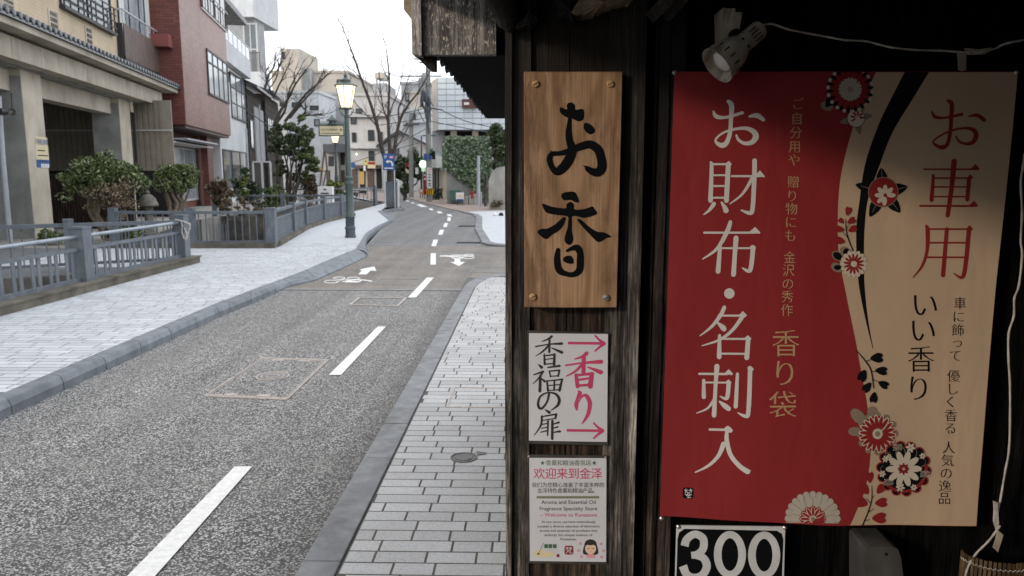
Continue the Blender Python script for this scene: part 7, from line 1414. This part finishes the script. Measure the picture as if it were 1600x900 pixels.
board('yellow_banner', 'low yellow vertical shop banner far down the street', 562, 268, 568.5, 288, 72, .06, flat('banner_ochre', (.50, .33, .10))); board('white_sign', 'tiny white vertical sign beside the yellow shop sign', 568, 259, 571, 267, 77, .05, 'signwhite')
board('cream_house_front', 'cream shop front with dark window left of the first street lamp', 528, 226, 541, 292, 85, 3, 'cream_wall', cat='shop front', marks=((530, 238, 539, 258, 'frame_dark'), (530, 266, 539, 286, 'brown_metal'))); board('dark_shop_roof', 'dark low roof of the shop behind the second lamp', 505, 225, 540, 238, 83, 4, 'kawara', cat='roof'); board('shop_wall', 'grey wall with window of the low shop behind the second lamp', 505, 238, 528, 292, 84, 3, 'grey_wall', cat='shop front', marks=((513, 244, 522, 260, 'frame_dark'), (510, 268, 516, 290, 'frame_dark')))
board('post_box', 'red cabinet standing on the far right pavement by the green light', 661.8, 275, 668.3, 302, 49, .5, 'bred', cat='cabinet', marks=((663, 278, 667, 281, 'signwhite'),), legs=True); board('folding_board', 'small orange and white folding board beside the red cabinet', 655, 295, 661, 304, 50, .05, flat('board_orange', (.60, .33, .12)), marks=((656, 296.5, 660, 300, 'signwhite'),), legs=True)
board('pavement_sign', 'blue and white A-shaped board on the pavement at the ivy wall', 712.5, 301, 724, 314, 39, .25, 'signwhite', marks=((713.5, 311, 723.5, 313.6, 'blue'), (715, 305, 722, 308, 'cream')), legs=True); board('green_container', 'dark green container at the foot of the concrete wall', 703, 297.5, 719, 313, 40.3, .5, mat('green_box', (.07, .14, .11), (.05, .11, .085)), cat='container')
board('white_sign', 'small white sign plate on the slim grey pole in the distance', 649, 262, 653.5, 272, 60, .05, 'signwhite'); board('white_wall_panel', 'white panel of the corner shop beside the ivy wall', 681, 244, 690, 262, 45, .1, 'signwhite', marks=())
sg_ = thing('green_light', 'glowing greenish white light with green sign in the distance', 'light', tuple(Yp(661, 250, 54))); MB().lathe([(.03, -.26), (.2, -.2), (.27, 0), (.2, .2), (.03, .26)], tuple(Yp(661, 256.5, 54)), None, 14).build('lamp', emit('green_white_glow', (.75, 1.0, .82), 1.5), sg_, True); p0, p1 = Yp(656.5, 256, 54.4), Yp(668, 249, 54.4); MB().box(p0.x, p1.x, 54.4, 54.5, p0.z, p1.z).build('sign', flat('green_sign', (.05, .25, .09)), sg_); MB().lathe([(.02, -.2), (.12, -.15), (.15, 0), (.12, .15), (.02, .2)], tuple(Yp(661.5, 264, 54)), None, 12).build('lamp_lower', emit('pale_green_glow', (.55, .8, .55), .6), sg_, True); MB().tube([tuple(Yp(661, 268, 54.1)), (Yp(661, 268, 54.1).x, 54.1, .04)], .05, 6).build('pole', M['pipe'], sg_)
for (x, y, l) in ((639, 259.5, 'small round no entry sign on the slim grey pole'), (639.2, 265.5, 'small round cream sign below the round red sign')): o = MB().lathe([(.26, 0), (.26, .03)], tuple(Yp(x, y, 54)), (0, -1, 0), 16).build('round_sign', M['bred'] if 'no entry' in l else M['signcream'], None); tag(o, l, 'sign'); Pn = Print(53.95); Pn.poly([(x - 1.2, y - .4), (x + 1.2, y - .4), (x + 1.2, y + .4), (x - 1.2, y + .4)]); Pn.make('bar', M['signwhite'], o)
bs = MB().lathe([(.28, 0), (.28, .03)], tuple(Yp(551.5, 258, 70)), (0, -1, 0), 5).build('crossing_sign', M['blue'], None); tag(bs, 'small blue pedestrian sign right of the second street lamp', 'sign')
gl = MB().lathe([(.02, -.12), (.1, 0), (.02, .12)], tuple(Yp(557, 241, 70)), None, 10).build('traffic_light', emit('traffic_green', (.4, 1, .6), 2.0), None, True); tag(gl, 'tiny glowing green light above the far shop fronts', 'light')
rc = thing('red_cone', 'small red cone on the wall foot at the ivy wall', 'cone', tuple(Yp(738.5, 309, 40))); MB().lathe([(.16, 0), (.15, .05), (.11, .1), (.10, .3), (.03, .36)], tuple(Yp(738.5, 309, 40)), None, 12).build('body', M['bred'], rc, True)
for k, x in enumerate((729, 737, 744, 768)): Y = 40 if k < 3 else 35; p = Yp(x, 313, Y); mb = MB(); w_ = .13; mb.bbox(p.x - w_, p.x + w_ * .7, Y - .1, Y + .3, .04, .04 + .42 + .06 * k, .03); o = mb.build('stone_block', M['concrete'], None); tag(o, ['leftmost rough stone block at the foot of the ivy wall', 'stone block under the red cone', 'third stone block from the left at the ivy wall', 'stone block beside the tallest pale post'][k], 'stone block', 'stone blocks at the ivy wall')
frm = thing('tree_support', 'light wooden tripod of poles supporting a young tree behind the bushes', 'tree support', (*Yp(508, 280, 42)[:2], .05))
for a_, b_ in (((500, 290), (507, 234)), ((514, 290), (508, 236)), ((488, 268), (516, 267)), ((505, 290), (511, 262))): MB().bar(tuple(Yp(*a_, 42)), tuple(Yp(*b_, 42)), .09, .07).build('pole', M['trunk_pale'], frm)
MB().lathe([(.10, 0), (.30, .10), (.22, .22), (.02, .3)], tuple(Yp(496, 268, 42)), None, 8).build('wrapping', flat('straw', (.40, .27, .10)), frm)
fr = thing('fallen_marker', 'small dark and white objects at the kerb corner beside the shop post', 'stones', (*G(780, 331, .05)[:2], .045)); 
for x, m_ in ((774, 'signwhite'), (783, 'shade')): p = G(x, 337, .05); MB().lathe([(.08, 0), (.10, .05), (.03, .12)], tuple(p), None, 8).build('lump', M[m_], fr, True)
rp = thing('knotted_rope', 'pale rope knotted round the end post of the near fence', 'rope', (-5.9, 12.85, .8)); pt = lambda x, y: tuple(Yp(x, y, 12.84))
MB().tube([pt(274, 343), pt(280, 344.5), pt(287, 346), pt(294, 349), pt(298, 351)], .014, 6).build('strand', M['flex'], rp); MB().tube([pt(283, 346), pt(285, 353), pt(284, 362), pt(287, 372), pt(290, 374), pt(292, 365), pt(288, 356)], .012, 6).build('strand', M['flex'], rp); MB().tube([pt(296, 348), pt(297, 356), pt(293, 368), pt(291, 375)], .010, 6).build('strand', M['flex'], rp)
kn = thing('information_board', 'dark framed board on two legs among the plants before the timber houses', 'board', (*Yp(405, 290, 31)[:2], .06)); p0, p1 = Yp(396, 280, 31), Yp(422, 254, 31)
for x in (p0.x, p1.x, (p0.x + p1.x) / 2): MB().box(x - .03, x + .03, 31, 31.06, .06, p1.z).build('leg', M['frame_white'], kn)
MB().box(p0.x, p1.x, 31, 31.07, p1.z, p1.z + .06).build('top_bar', M['frame_white'], kn)
ac = thing('cooling_unit', 'small white box unit hidden beside the conifer trunk', 'box', tuple(Yp(463, 281, 36))); p0, p1 = Yp(459, 281, 36), Yp(467, 268, 36); MB().box(p0.x, p1.x, 36, 36.4, p0.z, p1.z).build('housing', M['signwhite'], ac)
